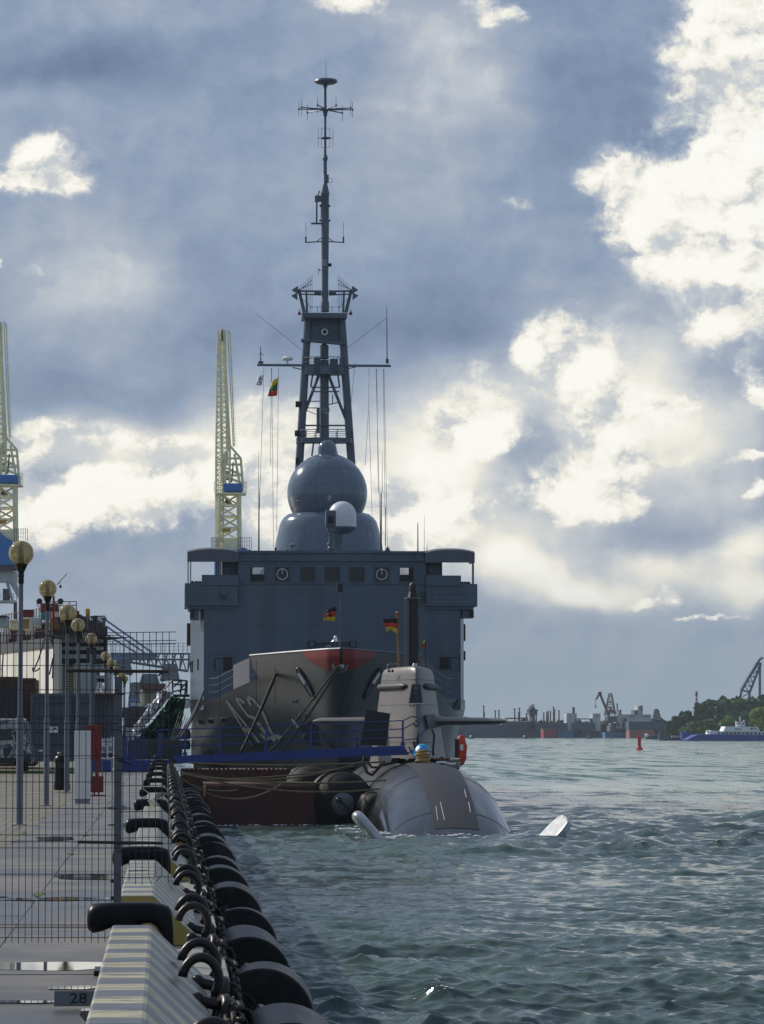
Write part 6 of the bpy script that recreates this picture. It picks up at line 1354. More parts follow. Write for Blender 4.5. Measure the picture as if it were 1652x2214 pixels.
for (x_, y0_, y1_) in ((272, 690, 1150), (452, 690, 1000), (546, 650, 900)):
    o = MB().cyl(z3(x_, y0_, 166), z3(x_, y1_, 166), .014, n=4).build('hanging_line', m_ropeb); tag(o, f'thin dark line hanging down the ship bow, {"leftmost" if x_ < 300 else "middle" if x_ < 500 else "rightmost"} of three', 'rope', 'thin lines hanging on the bow')
t = thing('black_buoyancy_mat', 'torn black rubber sheet hanging before the ship hull left of the submarine plane', 'sheet', tuple(z8(1150, 700, 158)))
MB().poly([z8(960, 610, 158), z8(1100, 540, 158), z8(1210, 600, 158), z8(1215, 790, 158), z8(1255, 840, 158), z8(1100, 830, 158), z8(1010, 750, 158), z8(1040, 690, 158)], .25).build('sheet', m_black, t); MB().cyl(z8(885, 520, 158), z8(960, 620, 158), .05, n=6).build('spar', m_steel, t)
# ------------------------------------------------------------------ yellow and blue shipyard cranes
zc_ = zoom(820, 1850, 4.028); zcr = zoom(0, 1200, 1.652)
def yard_crane(du, y, lab, lower, dv=0.0, sc=1.0):
    """du shifts the crane sideways in the view; the geometry is the same portal jib crane"""
    def q(x, yy, dy=0): return zcr(x + du, yy + dv, y + dy)
    t = thing('shipyard_crane', lab, 'crane', tuple(q(1480, 2000)))
    # jib, folded upright, seen from in front
    MB().lattice(q(1437, 1020), q(1437, 165), 2.1, 1.3, 26, .18, .09).build('jib_lattice', m_cream, t)
    MB().cyl(q(1485, 905, 1), q(1448, 200, 1), .42, .32, 8).cyl(q(1440, 1010, -1), q(1426, 180, -1), .28, .2, 8).build('jib_chord', m_cream, t, smooth=40)
    mb = MB()
    for k in range(46):
        f = k / 45; a = q(1477 + 34 * (1 - f) - 16 * f * 0, 180 + 730 * (1 - f)); mb.cyl(a, a + Vector((.75, 0, 0)), .05, n=3)
    mb.cyl(q(1478, 180), q(1512, 910), .09, n=4).cyl(q(1493, 180), q(1520, 910), .09, n=4); mb.build('ladder', m_cream, t)
    MB().cyl(q(1440, 150), q(1440, 235), .38, .3, 8).build('jib_head', m_cream, t); MB().cyl(q(1440, 158, -1), q(1442, 230, -1), .16).build('sheave_block', m_black, t)
    MB().cyl(q(1478, 158), q(1492, 185), .07).build('head_lamp', m_black, t)
    # head frame
    for (a, b) in (((1490, 905), (1436, 1010)), ((1490, 905), (1562, 990)), ((1436, 1010), (1440, 1150)), ((1562, 990), (1575, 1160)), ((1437, 990), (1563, 990)), ((1437, 1030), (1565, 1030)), ((1440, 1100), (1570, 1100)), ((1490, 905), (1490, 1150)), ((1520, 960), (1555, 1150)), ((1460, 960), (1460, 1150)), ((1440, 1040), (1570, 1100)), ((1440, 1100), (1570, 1150))):
        for dy in (-1.2, 1.2): MB().cyl(q(*a, dy), q(*b, dy), .24, n=5).build('head_strut', m_cream, t)
    MB().pbox(q(1468, 1070, 0), q(1486, 1130), .8).pbox(q(1508, 1070), q(1545, 1085), .8).build('counterweight', m_yel, t); MB().cyl(q(1513, 1015, -1.3), q(1502, 1145, -1.3), .14, n=6).build('hydraulic_arm', m_black, t)
    a, b = q(1447, 1150, -2), q(1580, 1206, -2); MB().pbox(a, b, 4).build('machine_house', m_cblue, t, bevel=.3)
    a, b = q(1395, 1212, -2.4), q(1596, 1222, -2.4); MB().pbox(a, b, 5).build('walk_platform', m_cream, t)
    for x0, x1 in ((1390, 1442), (1572, 1600)): rail([q(x0, 1214, -2.4), q(x1, 1214, -2.4)], 2.1, 4, 'platform_rail', t, .05, m_cream, 2)
    MB().lattice(q(1485, 1590), q(1485, 1222), 3.9, 3.7, 5, .42, .2).build('tower_lattice', m_cream, t); MB().lattice(q(1424, 1590), q(1424, 1000), 1.3, 1.3, 18, .2, .09).build('side_lattice', m_cream, t)
    MB().pbox(q(1452, 1435, -1), q(1496, 1468, -1), .4).build('sign_panel', m_yel, t)
    for (a, b) in (((1460, 1240), (1500, 1290)), ((1465, 1260), (1480, 1290))): MB().cyl(q(*a), q(*b), .3, n=6).build('hook_block', m_yel if a[0] < 1462 else m_iron, t)
    MB().add([q(1452, 1522, -2.3), q(1552, 1522, -2.3), q(1545, 1580, -2.3), q(1440, 1580, -2.3), q(1452, 1522, 2.3), q(1552, 1522, 2.3), q(1545, 1580, 2.3), q(1440, 1580, 2.3)], [(0, 1, 2, 3), (4, 7, 6, 5), (0, 4, 5, 1), (1, 5, 6, 2), (2, 6, 7, 3), (3, 7, 4, 0)]).build('tower_foot', m_cream, t)
    for x0, x1 in ((1370, 1420), (1545, 1630)): rail([q(x0, 1580, -3), q(x1, 1580, -3)], 2.2, 6, 'deck_rail', t, .05, m_galv, 3)
    if lower == 1:
        MB().pbox(q(1400, 1580, -3), q(1630, 1615, -3), 8).build('slewing_deck', m_cblue, t, bevel=.2); MB().pbox(q(1392, 1615, -2), q(1432, 1800, -2), 4).build('blue_column', m_cblue, t)
        MB().lathe([(.9, -.6), (.9, 0), (.5, .5), (0, .7)], q(1580, 1590, -2), 10).build('slewing_motor', m_cblue, t)
    else:
        x = 1425
        MB().poly([q(1380, 1500, -3), q(1440, 1502, -3), q(1465, 1540, -3), q(1530, 1580, -3), q(1555, 1735, -3), q(1380, 1735, -3)], 8).build('machine_hall', m_cblue, t)
        MB().pbox(q(1380, 1737, -3), q(1560, 1762, -3), 8).pbox(q(1380, 1762, -3), q(1525, 1775, -3), 7).build('hall_base', m_dockd, t)
        MB().pbox(q(1380, 1776, -2), q(1556, 1842, -2), 7).build('portal_beam', m_dockg, t)
        for (a, b, w_) in (((1530, 1842), (1590, 1965), 24), ((1495, 1842), (1530, 1965), 10)): MB().poly([q(a[0] - w_, a[1], -2), q(a[0] + w_, a[1], -2), q(b[0] + w_ * .5, b[1], -2), q(b[0] - w_ * .5, b[1], -2)], 3).build('portal_leg', m_dockg, t)
        MB().pbox(q(1380, 1965, -3), q(1555, 1980, -3), 5).build('lower_platform', m_dockg, t); rail([q(1430, 1965, -3), q(1560, 1965, -3)], 1.2, 6, 'deck_rail', t, .05, m_galv, 2)
        MB().pbox(q(1470, 1890, -2), q(1510, 1965, -2), 3).build('cab', m_dockd, t); MB().pbox(q(1540, 1980, -2), q(1558, 2130, -2), 3).build('portal_post', m_dockd, t)
    return t
yard_crane(0, 650, 'yellow and blue lattice shipyard crane rising behind the left bridge wing of the naval ship', 1)
yard_crane(-1452, 640, 'yellow and blue lattice shipyard crane cut by the left picture edge', 0, -55)
# ------------------------------------------------------------------ floating dock on the left
zl = zoom(0, 2300, 3.304); zl4 = zoom(0, 2400, 3.671)
dk_ = thing('floating_dock', 'floating dock with white streaked side wall and dark open end decks behind the fence', 'dock', tuple(zl(700, 1400, 215)))
# side wall: far edge left, running back from the corner
c_top, c_bot = zl(695, 640, 215), zl(715, 1400, 215)
def wall_pt(x, y, yy): return zl(x, y, yy)
lft = Vector((-20.0, 272, 0)); rgt = Vector((c_top.x, 215, 0)); zt_, zb2_ = c_top.z - .2, 1.0
sd_ = (lft - rgt).normalized(); nrm = Vector((-sd_.y, sd_.x, 0))
mb = MB(); npan = 22
for k in range(npan):
    a = rgt + sd_ * (k * 2.6 + .03); b = rgt + sd_ * ((k + 1) * 2.6 - .03); mb = MB()
    mb.add([(a.x, a.y, zb2_), (b.x, b.y, zb2_), (b.x, b.y, zt_), (a.x, a.y, zt_), (a.x + .5, a.y + .3, zb2_), (b.x + .5, b.y + .3, zb2_), (b.x + .5, b.y + .3, zt_), (a.x + .5, a.y + .3, zt_)], [(0, 1, 2, 3), (4, 7, 6, 5), (0, 3, 7, 4), (1, 5, 6, 2), (3, 2, 6, 7)])
    mb.build('wall_panel', m_dock, dk_)
a, b = rgt, rgt + sd_ * 57; MB().add([(a.x - .1, a.y - .1, zt_ - .5), (b.x - .1, b.y - .1, zt_ - .5), (b.x - .1, b.y - .1, zt_ + .1), (a.x - .1, a.y - .1, zt_ + .1), (a.x + 5, a.y, zt_ + .1), (b.x + 5, b.y, zt_ + .1)], [(0, 1, 2, 3), (3, 2, 5, 4)]).build('deck_fascia', m_dockd, dk_)
# end structure: stacked decks
YE = 216
for (x0, x1, y0, y1, mt, dy) in ((690, 1000, 640, 730, m_dockg, 0), (700, 1350, 735, 790, m_dockd, 1), (880, 1340, 690, 735, m_dockg, .3), (700, 1340, 785, 830, m_dockg, .0), (740, 1340, 830, 885, m_dockd, 1.2), (700, 1340, 885, 940, m_dockg, .1), (1130, 1250, 800, 1000, m_dockd, .0), (740, 1400, 930, 1000, m_dockd, .8), (730, 860, 1000, 1395, m_dockg, 1), (860, 1200, 1000, 1400, m_dockd, 2), (1200, 1400, 1010, 1090, m_dockg, .5), (1240, 1420, 1160, 1200, m_dockg, .5), (1230, 1400, 1200, 1240, m_dockd, .9), (1200, 1260, 1080, 1400, m_dockg, .6), (1370, 1410, 1080, 1400, m_dockg, .6), (1070, 1360, 590, 700, m_dockd, .6), (640, 700, 600, 645, m_dockg, .2), (1300, 1375, 640, 900, m_dockd, 1.0)):
    MB().pbox(zl(x0, y0, YE + dy), zl(x1, y1, YE + dy), 6).build('end_deck' if y1 - y0 < 120 else 'end_wall', mt, dk_)
mb = MB()
for k in range(17): mb.box(zl(800, 1, YE).x, zl(965, 1, YE).x, YE + .3, YE + .7, zl(1, 1030 + k * 22, YE).z, zl(1, 1024 + k * 22, YE).z)
mb.cyl(zl(800, 1020, YE + .3), zl(800, 1395, YE + .3), .08).cyl(zl(955, 1020, YE + .3), zl(965, 1395, YE + .3), .08); mb.build('stair_flight', m_cream, dk_)
for x_ in (735, 770, 1010, 1060, 1100, 1150): MB().cyl(zl(x_, 1000, YE), zl(x_, 1395, YE), .1 + .05 * (x_ % 3), n=6).build('pipe', m_dockg, dk_)
for (a, b) in (((1290, 1250), (1250, 1395)), ((1290, 1250), (1370, 1395)), ((1250, 1395), (1400, 1395))): MB().cyl(zl(*a, YE), zl(*b, YE), .12, n=6).build('brace', m_rwhite, dk_)
# hoses hanging down the wall
for pts in ([(590, 650), (560, 760), (500, 950), (430, 1110)], [(420, 1060), (430, 1110), (470, 1100), (520, 1065)], [(20, 1070), (30, 1090), (28, 1180)], [(40, 880), (35, 1000), (25, 1100)], [(700, 880), (690, 1000), (680, 1200)], [(640, 1150), (665, 1050), (690, 930)]):
    MB().path([zl(x_, y_, 200) for x_, y_ in pts], .045, 5).build('hose', m_dockd, dk_)
# railing along the wall top and clutter on deck
pts = [Vector((rgt.x, rgt.y, zt_ + .1)) + sd_ * (57 * k / 8) for k in range(9)]
rail(pts, 1.9, 60, 'deck_railing', dk_, .03, m_rust, 4)
rail([zl(700, 640, YE - 1), zl(1360, 620, YE - 1)], 1.1, 26, 'deck_railing', dk_, .04, m_dockd, 3)
g = random.Random(11); mb = MB(); mb2 = MB()
for k in range(240):
    q = rgt + sd_ * (g.random() * 56) + Vector((g.random() * 3, g.random() * 2, 0)); w_ = g.uniform(.08, .4); h_ = g.uniform(.2, 1.5)
    (mb if k % 3 else mb2).box(q.x - w_, q.x + w_, q.y - w_, q.y + w_, zt_, zt_ + h_)
for k in range(50):
    q = zl(700 + g.random() * 640, 640, YE + .5 + g.random() * 3); mb.box(q.x - g.uniform(.05, .35), q.x + g.uniform(.05, .35), q.y, q.y + .5, q.z, q.z + g.uniform(.2, 1.7))
mb.build('deck_gear', m_rust, dk_)['kind'] = 'stuff'; mb2.build('pale_deck_gear', m_dock, dk_)['kind'] = 'stuff'
def item(name, lab, cat, parts, root=None):
    t = None
    for (nm, x0, y0, x1, y1, yy, dp, mt) in parts:
        if t is None: t = thing(name, lab, cat, tuple(zl(x0, y1, yy)))
        MB().pbox(zl(x0, y0, yy), zl(x1, y1, yy), dp).build(nm, mt, t, bevel=.05)
    return t
item('deck_house', 'cream wooden site cabin on the dock wall', 'cabin', [('walls', 283, 425, 383, 560, 208, 3, m_cream), ('roof', 278, 412, 388, 427, 207.5, 4, m_dock)] + [('board', 290 + 14 * k, 440, 293 + 14 * k, 555, 207.9, .1, m_yel) for k in range(7)])
item('deck_house', 'grey shed right of the cream cabin on the dock wall', 'cabin', [('walls', 385, 408, 520, 500, 212, 3, m_dockg)])
item('red_skip', 'dark red steel bin standing high on the dock behind the first lamp post', 'bin', [('body', 285, 312, 424, 405, 214, 3, m_red), ('rim', 283, 306, 427, 314, 213.9, 3.2, m_red)])
item('green_cabin', 'dark sloping metal hut at the left end of the dock deck', 'hut', [('walls', -60, 400, 90, 530, 200, 3, m_dockg), ('roof', -60, 382, 95, 402, 199.8, 3.4, m_dockd)])
item('winch_house', 'yellow dock winch with rounded top next to the first lamp post', 'winch', [('body', 125, 455, 235, 560, 205, 2, m_cream), ('drum', 120, 430, 222, 460, 204.8, 1.5, m_dock)])
t = thing('striped_funnel', 'dock funnel painted red over teal behind the second lamp globe', 'funnel', tuple(zl(575, 440, 217)))
for (y0, y1, mt, nm) in ((225, 335, m_red, 'red_band'), (335, 440, m_teal, 'teal_band')): MB().cyl(zl(590, y1, 217), zl(590, y0, 217), .36, .34, 16).build(nm, mt, t, smooth=40)
t = thing('striped_funnel', 'rust and cream dock mast housing right of the second lamp globe', 'funnel', tuple(zl(700, 560, 217)))
for (y0, y1, mt, nm) in ((225, 330, m_rust, 'upper_band'), (330, 420, m_dock, 'middle_band'), (420, 560, m_yel, 'lower_band')): MB().cyl(zl(705, y1, 216.5), zl(700, y0, 216.5), .32, .26, 14).build(nm, mt, t, smooth=40)
MB().cyl(zl(693, 600, 215), zl(697, 130, 215), .07, n=8).build('derrick_post', m_red, t)
t = thing('derrick_boom', 'thin dark derrick boom with hanging hook above the second lamp', 'boom', tuple(zl(745, -40, 215))); z1_ = zoom(0, 2000, 1.652)
MB().cyl(z1_(368, 488, 215), z1_(432, 415, 215), .035, n=6).cyl(z1_(385, 470, 215), z1_(392, 490, 215), .02).ball(z1_(392, 500, 215), .09, 10, 6).build('boom', m_black, t)
for (x_, y_, lab) in ((512, 198, 'round dark floodlight on a curved bracket left of the second lamp'), (785, 200, 'round dark floodlight between the second and third lamp globes')):
    t = thing('floodlight', lab, 'floodlight', tuple(zl(x_, y_ + 60, 214))); MB().ball(zl(x_, y_, 214), .19, 18, 10).build('lamp_shell', m_glass, t, smooth=True); MB().torus(zl(x_, y_, 213.85), .17, .02, (0, 1, 0), 20, 5).build('rim', m_galv, t); MB().path([zl(x_ - 30, y_ - 5, 214), zl(x_ - 35, y_ + 40, 214), zl(x_ - 5, y_ + 72, 214), zl(x_, y_ + 260, 214)], .025, 5).build('bracket', m_galv, t)
t = thing('life_saving_tank', 'round orange yellow tank hidden behind the third lamp globe', 'tank', tuple(zl(870, 560, 215))); MB().lathe([(.1, -.62), (.42, -.5), (.55, 0), (.5, .3), (.2, .5), (0, .52)], zl(885, 365, 215), 20).build('tank', m_yel, t, smooth=50); MB().box(zl(850, 1, 215).x, zl(915, 1, 215).x, 214.5, 216, zl(1, 600, 215).z, zl(1, 470, 215).z).build('stand', m_dockd, t)
t = thing('signal_post', 'yellow box lantern on a grey post at the dock end', 'signal', tuple(zl(1135, 560, 214))); MB().pbox(zl(1108, 290, 214), zl(1163, 382, 214), 1.0).build('lantern', m_yel, t, bevel=.08); MB().cyl(zl(1136, 385, 214.3), zl(1136, 570, 214.3), .045, n=8).build('post', m_pole, t); MB().lathe([(.12, 0), (.05, -.1)], zl(1136, 383, 214.4), 10).build('collar', m_yel, t)
t = thing('frame_gantry', 'pale pipe frame with platform behind the third lamp globe', 'frame', tuple(zl(990, 320, 216)))
for (a, b) in (((640, 205), (990, 203)), ((990, 203), (995, 330)), ((900, 203), (905, 330)), ((640, 250), (990, 250)), ((720, 205), (722, 300))): MB().cyl(zl(*a, 216), zl(*b, 216), .03, n=5).build('pipe', m_galv, t)
# ------------------------------------------------------------------ blue boom cranes and jetty behind
zmm = zoom(400, 2400, 3.304)
t = thing('jetty_boom', 'long blue grey steel truss boom reaching right towards the ship', 'crane', tuple(zmm(200, 600, 420)))
for x0, x1, y0, y1 in ((110, 1300, 545, 552), (110, 1300, 620, 628)): MB().cyl(zmm(x0, y0, 420), zmm(x1, y0 + 4, 420), .12, n=6).build('top_chord', m_bluesteel if False else m_mast, t)
MB().pbox(zmm(110, 553, 421), zmm(700, 625, 421), .4).build('side_plate', mat('blue_grey_steel', (.16, .22, .36), .5, 0, .2, 1), t)
MB().cyl(zmm(200, 632, 420), zmm(1120, 775, 420), .16, n=6).build('bottom_chord', m_mast, t)
mb = MB()
for k in range(8):
    xa_ = 360 + k * 105; yb_ = 632 + (xa_ - 200) * .155; mb.cyl(zmm(xa_ + 70, 560, 420), zmm(xa_ + 20, yb_, 420), .1, n=5).cyl(zmm(xa_ + 20, yb_, 420), zmm(xa_ + 30, 560, 420), .08, n=5).cyl(zmm(xa_ + 35, 560, 424), zmm(xa_ + 105, yb_ + 12, 424), .08, n=5)
mb.build('truss_web', m_mast, t); rail([zmm(60, 545, 420), zmm(1110, 545, 420)], 1.25, 18, 'boom_rail', t, .035, m_mast, 3)
z2q = zoom(0, 2300, 3.304)
t2 = thing('blue_gantry_masts', 'three blue crane masts with slanting stays behind the dock end', 'crane', tuple(z2q(1350, 700, 430)))
m_bl2 = mat('faded_blue_crane_paint', (.10, .20, .42), .5, 0, .2, 1)
for (x_, y_) in ((1030, 380), (1222, 405), (1350, 420)):
    MB().box(z2q(x_ - 14, 1, 430).x, z2q(x_ + 14, 1, 430).x, 429, 431, z2q(1, 760, 430).z, z2q(1, y_, 430).z).build('mast', m_bl2, t2); MB().pbox(z2q(x_ - 34, y_ - 8, 429), z2q(x_ + 34, y_ + 12, 429), 2).pbox(z2q(x_ - 24, y_ + 12, 429.2), z2q(x_ + 24, y_ + 34, 429.2), 1.8).build('mast_head', m_bl2, t2)
for (a, b) in (((1375, 445), (2010, 890)), ((1375, 520), (1900, 885)), ((1375, 630), (1800, 885)), ((1240, 430), (1340, 500)), ((1240, 430), (1140, 490)), ((1050, 400), (1130, 470))): MB().cyl(z2q(*a, 430), z2q(*b, 430), .12, n=5).build('stay', m_bl2, t2)
# stair tower to the ship: gangway, silver sheeting, green netting
YT = 186
t = thing('ship_stair', 'steep boarding stair with rails and top platform leaning on the ship side', 'stair', tuple(zmm(420, 1780, YT)))
lo, hi = zmm(560, 1760, YT), zmm(950, 1090, YT)
for dy in (0, 1.2): MB().cyl(lo + Vector((0, dy, 0)), hi + Vector((0, dy, 0)), .12, n=6).build('stringer', m_dockd, t)
for k in range(22): q = lo.lerp(hi, (k + .5) / 22); MB().box(q.x - .22, q.x + .22, YT, YT + 1.2, q.z - .03, q.z + .03).build('tread', m_galv, t)
MB().pbox(zmm(925, 1075, YT - .5), zmm(1140, 1105, YT - .5), 2.5).build('top_platform', m_dockd, t)
for (a, b) in (((915, 880), (920, 1075)), ((1030, 880), (1020, 1075)), ((1105, 895), (1100, 1080)), ((915, 885), (1105, 900)), ((915, 940), (1105, 960)), ((930, 1040), (1110, 1000)), ((915, 890), (820, 1000)), ((1030, 885), (930, 980)), ((1105, 900), (1000, 1040)), ((1100, 905), (1060, 1180))): MB().cyl(zmm(*a, YT - .4), zmm(*b, YT - .4), .045, n=5).build('rail_tube', m_black, t)
def drape(name, lab, cat, quads, mt, y, wob, seed, n=16, m=8):
    g = np.random.default_rng(seed); A, B, C_, D_ = quads; rows = []
    for i in range(n + 1):
        r_ = []
        for j in range(m + 1):
            f, h = i / n, j / m; x_ = (A[0] * (1 - f) + B[0] * f) * (1 - h) + (D_[0] * (1 - f) + C_[0] * f) * h; y_ = (A[1] * (1 - f) + B[1] * f) * (1 - h) + (D_[1] * (1 - f) + C_[1] * f) * h
            e = 12 if (0 < j < m) else 5; r_.append(zmm(x_ + g.normal(0, e * .6), y_ + g.normal(0, e), y + g.normal(0, wob)))
        rows.append(r_)
    o = MB().grid(rows).build(name, mt, None, smooth=False); tag(o, lab, cat); return o
drape('silver_sheeting', 'crumpled silver white sheeting along the left side of the boarding stair', 'sheet', ((405, 1500), (790, 1010), (920, 1060), (520, 1540)), m_foil, YT - 1, .28, 4)
drape('silver_sheeting', 'loose lower piece of silver sheeting hanging by the stair foot', 'sheet', ((400, 1480), (560, 1400), (560, 1540), (405, 1680)), m_foil, YT - 1.2, .2, 6, 8, 6)
drape('green_netting', 'dark green safety netting under the boarding stair beside the ship', 'net', ((560, 1560), (900, 1100), (1090, 1130), (990, 1700)), m_net, YT - .8, .35, 5, 22, 14)
drape('green_netting', 'lower dark green netting bundle reaching the quay edge', 'net', ((450, 1600), (700, 1400), (960, 1640), (480, 1760)), m_net, YT - 1.1, .3, 8, 14, 9)
for k in range(5): tag(MB().cyl(zmm(1020 + 22 * k, 1260 + 30 * k, YT - 2), zmm(900 + 25 * k, 1660, YT - 2.5), .02, n=4).build('guy_line', m_gr), f'thin line slanting down the green netting, {ORD[k]} of five from the left', 'rope', 'thin lines before the green netting')
# small tower and clutter behind
t = thing('port_tower', 'small cream tower with broad rusty brown cap behind the stair', 'tower', tuple(zmm(600, 1350, 420)))
MB().pbox(zmm(492, 1030, 420), zmm(548, 1210, 420), 8).build('cream_column', m_cream, t); MB().pbox(zmm(548, 1030, 421), zmm(700, 1190, 421), 8).build('body', mat('pale_render', (.4, .38, .33), .8), t); MB().pbox(zmm(498, 935, 418), zmm(828, 1000, 418), 12).build('rusty_cap', m_contb, t); MB().pbox(zmm(530, 1000, 419), zmm(800, 1032, 419), 10).build('eaves', m_dockd, t)
MB().pbox(zmm(485, 1215, 419), zmm(640, 1340, 419), 8).build('low_house', m_dockg, t)
for (x_, y0_, y1_, w_) in ((270, 640, 820, 14), (618, 820, 935, 12), (465, 930, 1240, 10), (880, 690, 900, 9)):
    o = thing('lattice_pylon', {270: 'pale distant lattice pylon far left of the small cream tower', 618: 'pale distant lattice pylon rising above the rusty tower cap', 465: 'pale lattice pylon just left of the cream column', 880: 'thin pale pylon between tower cap and ship'}[x_], 'pylon', tuple(zmm(x_, y1_, 600))); MB().lattice(zmm(x_, y1_, 600), zmm(x_, y0_, 600), 3, 2, 8, .25, .15).build('lattice', m_mast, o)
for (x0, x1, y0, y1, yy, mt, lab) in ((300, 520, 1340, 1500, 300, m_dockd, 'dark low shed at the far end of the quay'), (345, 460, 1120, 1340, 520, m_bl2, 'distant blue building between the fence post and the tower'), (380, 500, 1180, 1340, 400, m_dockg, 'grey rounded hull behind the tower'), (1000, 1140, 1140, 1250, 200, m_foil, 'pale boat cover beside the ship hull'), (970, 1150, 1540, 1660, 195, m_contb, 'brown stack of pallets by the ship hull on the quay'), (970, 1150, 1680, 1790, 190, m_cont, 'grey locker with round black opening on the quay beside the ship'), (300, 420, 1500, 1900, 230, m_rwhite, 'white van side behind the blue landing ramp')):
    o = thing('background_shed' if 'shed' in lab or 'building' in lab else 'quay_object', lab, lab.split(' ')[-1] if False else 'building' if 'building' in lab or 'shed' in lab else 'cargo', tuple(zmm(x0, y1, yy)))
    MB().pbox(zmm(x0, y0, yy), zmm(x1, y1, yy), 6).build('body', mt, o, bevel=.1)
    MB().pbox(zmm(x0 - 3, y0 - 8, yy), zmm(x1 + 3, y0 + 2, yy), 6.2).build('top', m_dockd, o)
mb = MB(); g = random.Random(4)
for k in range(70): q = zmm(300 + g.random() * 240, 1335, 290 + g.random() * 8); mb.box(q.x - .25, q.x + .25, q.y, q.y + .5, q.z - .3, q.z + g.uniform(.1, .7))
for k in range(120): q = zmm(420 + g.random() * 560, 1690 + g.random() * 90, 178 + g.random() * 5); mb.box(q.x - g.uniform(.05, .4), q.x + g.uniform(.05, .4), q.y, q.y + .5, QZ, q.z + g.uniform(.0, .2))
o = mb.build('quay_clutter', m_dockd); o['kind'] = 'stuff'
# black spare fender roll on far quay edge
# ------------------------------------------------------------------ far shore across the water
zf = zoom(1850, 2700, 2.753); zf2 = zoom(2400, 2500, 2.758); zfm = zoom(1800, 2550, 1.3778)
YS_ = 1600
m_far = mat('far_dark_harbour', (.05, .075, .12), .8, 0, .35, .03); m_farg = mat('far_grey_harbour', (.10, .115, .13), .8, 0, .3, .03); m_fw = mat('far_white_building', (.5, .52, .54), .7, 0, .15, .05); m_fbr = mat('far_brown_steel', (.12, .07, .06), .7, 0, .2, .05); m_fred = mat('far_red_hull', (.30, .05, .05), .7, 0, .2, .05); m_fblue = mat('far_blue_hull', (.04, .14, .30), .7, 0, .2, .05); m_pink = mat('far_faded_red_hull', (.33, .13, .12), .7, 0, .2, .05)  # m_far carries the blue of distant haze in its base colour
o = MB().box(-600, 1500, YS_ + 20, YS_ + 1200, -2, 1.6).build('far_shore', m_far); o['kind'] = 'structure'
o = MB().box(-2500, -60, 900, 2000, -2, 2.2).build('shore_land', m_far); o['kind'] = 'structure'
# low wooded skyline
def tree_mass(name, u0, u1, vt, vb, y, n, mt, size, seed, kind='stuff'):
    g = random.Random(seed); mb = MB()
    for k in range(n):
        u = u0 + (u1 - u0) * g.random(); top = vt(u) if callable(vt) else vt; v = vb + (top - vb) * g.random() ** .8; c = P(u, v, y + g.uniform(-20, 20)); s_ = size * g.uniform(.5, 1.3)
        a = Vector((g.uniform(-1, 1), g.uniform(-1, 1), g.uniform(-1, 1))).normalized(); b = a.orthogonal().normalized(); e = a.cross(b); mb.add([c + b * s_, c - b * s_ * .6 + e * s_ * .8, c - b * s_ * .6 - e * s_ * .8], [(0, 1, 2)])
    o = mb.build(name, mt); o['kind'] = kind; return o
m_leaf_far = mat('far_tree_leaves', (.030, .042, .035), .9, 0, .3, .1)
tree_mass('far_wood', 1040, 1460, lambda u: 1563 + 3 * math.sin(u * .07) + 2 * math.sin(u * .31), 1585, YS_ + 60, 5000, m_leaf_far, 1.8, 3)
o = MB()
for k in range(60):
    u = 1030 + k * 7.5; top = 1568 + 3 * math.sin(u * .07) + random.uniform(-1, 1); o.box(P(u, 1, YS_ + 80).x, P(u + 7.6, 1, YS_ + 80).x, YS_ + 80, YS_ + 90, 0, P(u, top, YS_ + 80).z)
o = o.build('far_wood', m_leaf_far); o['kind'] = 'stuff'
def fb(name, lab, cat, parts, y=YS_, zf_=None, dp=12):
    zf_ = zf_ or zf; t = None
    for k, (nm, x0, y0, x1, y1, mt) in enumerate(parts):
        if t is None: t = thing(name, lab, cat, tuple(zf_(x0, y1, y)))
        a, b = zf_(x0, y0, y - .4 * (k % 4)), zf_(x1, y1, y - .4 * (k % 4)); MB().pbox(a, b, dp).build(nm, mt, t)
    return t
def wins_(x0, x1, n, y0, y1, w): return [('window', x0 + (x1 - x0) * k / max(1, n - 1), y0, x0 + (x1 - x0) * k / max(1, n - 1) + w, y1, m_far) for k in range(n)]
fb('control_tower', 'dark harbour control tower with a wide cab and antennas across the water', 'tower', [('shaft', 655, 290, 690, 470, m_far), ('cab', 632, 240, 715, 292, m_far), ('cab_balcony', 624, 232, 721, 250, m_far), ('cab_top', 645, 210, 690, 235, m_far), ('antenna', 679, 175, 682, 212, m_far), ('antenna', 655, 190, 658, 212, m_far)] + wins_(640, 700, 6, 252, 262, 7))
fb('long_shed', 'long grey harbour shed left of the control tower', 'building', [('wall', 330, 365, 640, 455, m_farg), ('base', -200, 400, 655, 535, m_far), ('roof_band', 330, 358, 640, 366, m_fw)])
fb('roof_truss', 'low bridge shaped gantry on the long grey shed roof', 'gantry', [('beam', 385, 322, 610, 336, m_fbr), ('left_post', 385, 336, 392, 365, m_fbr), ('right_post', 590, 316, 612, 350, m_fbr)])
fb('dock_wall', 'dark harbour front with quay edge under the control tower', 'building', [('wall', 600, 380, 1040, 540, m_far), ('light_band', 560, 440, 920, 452, m_farg)])
fb('red_ship', 'small faded red ship side at the far quay below the control tower', 'ship', [('hull', 780, 448, 915, 538, m_fred), ('deck', 775, 440, 920, 450, m_farg)], YS_ - 20)
fb('blue_ship', 'blue hull low at the far quay left of the floating dock', 'ship', [('hull', 935, 468, 1105, 542, m_fblue), ('deck', 940, 460, 1090, 469, m_farg)], YS_ - 20)
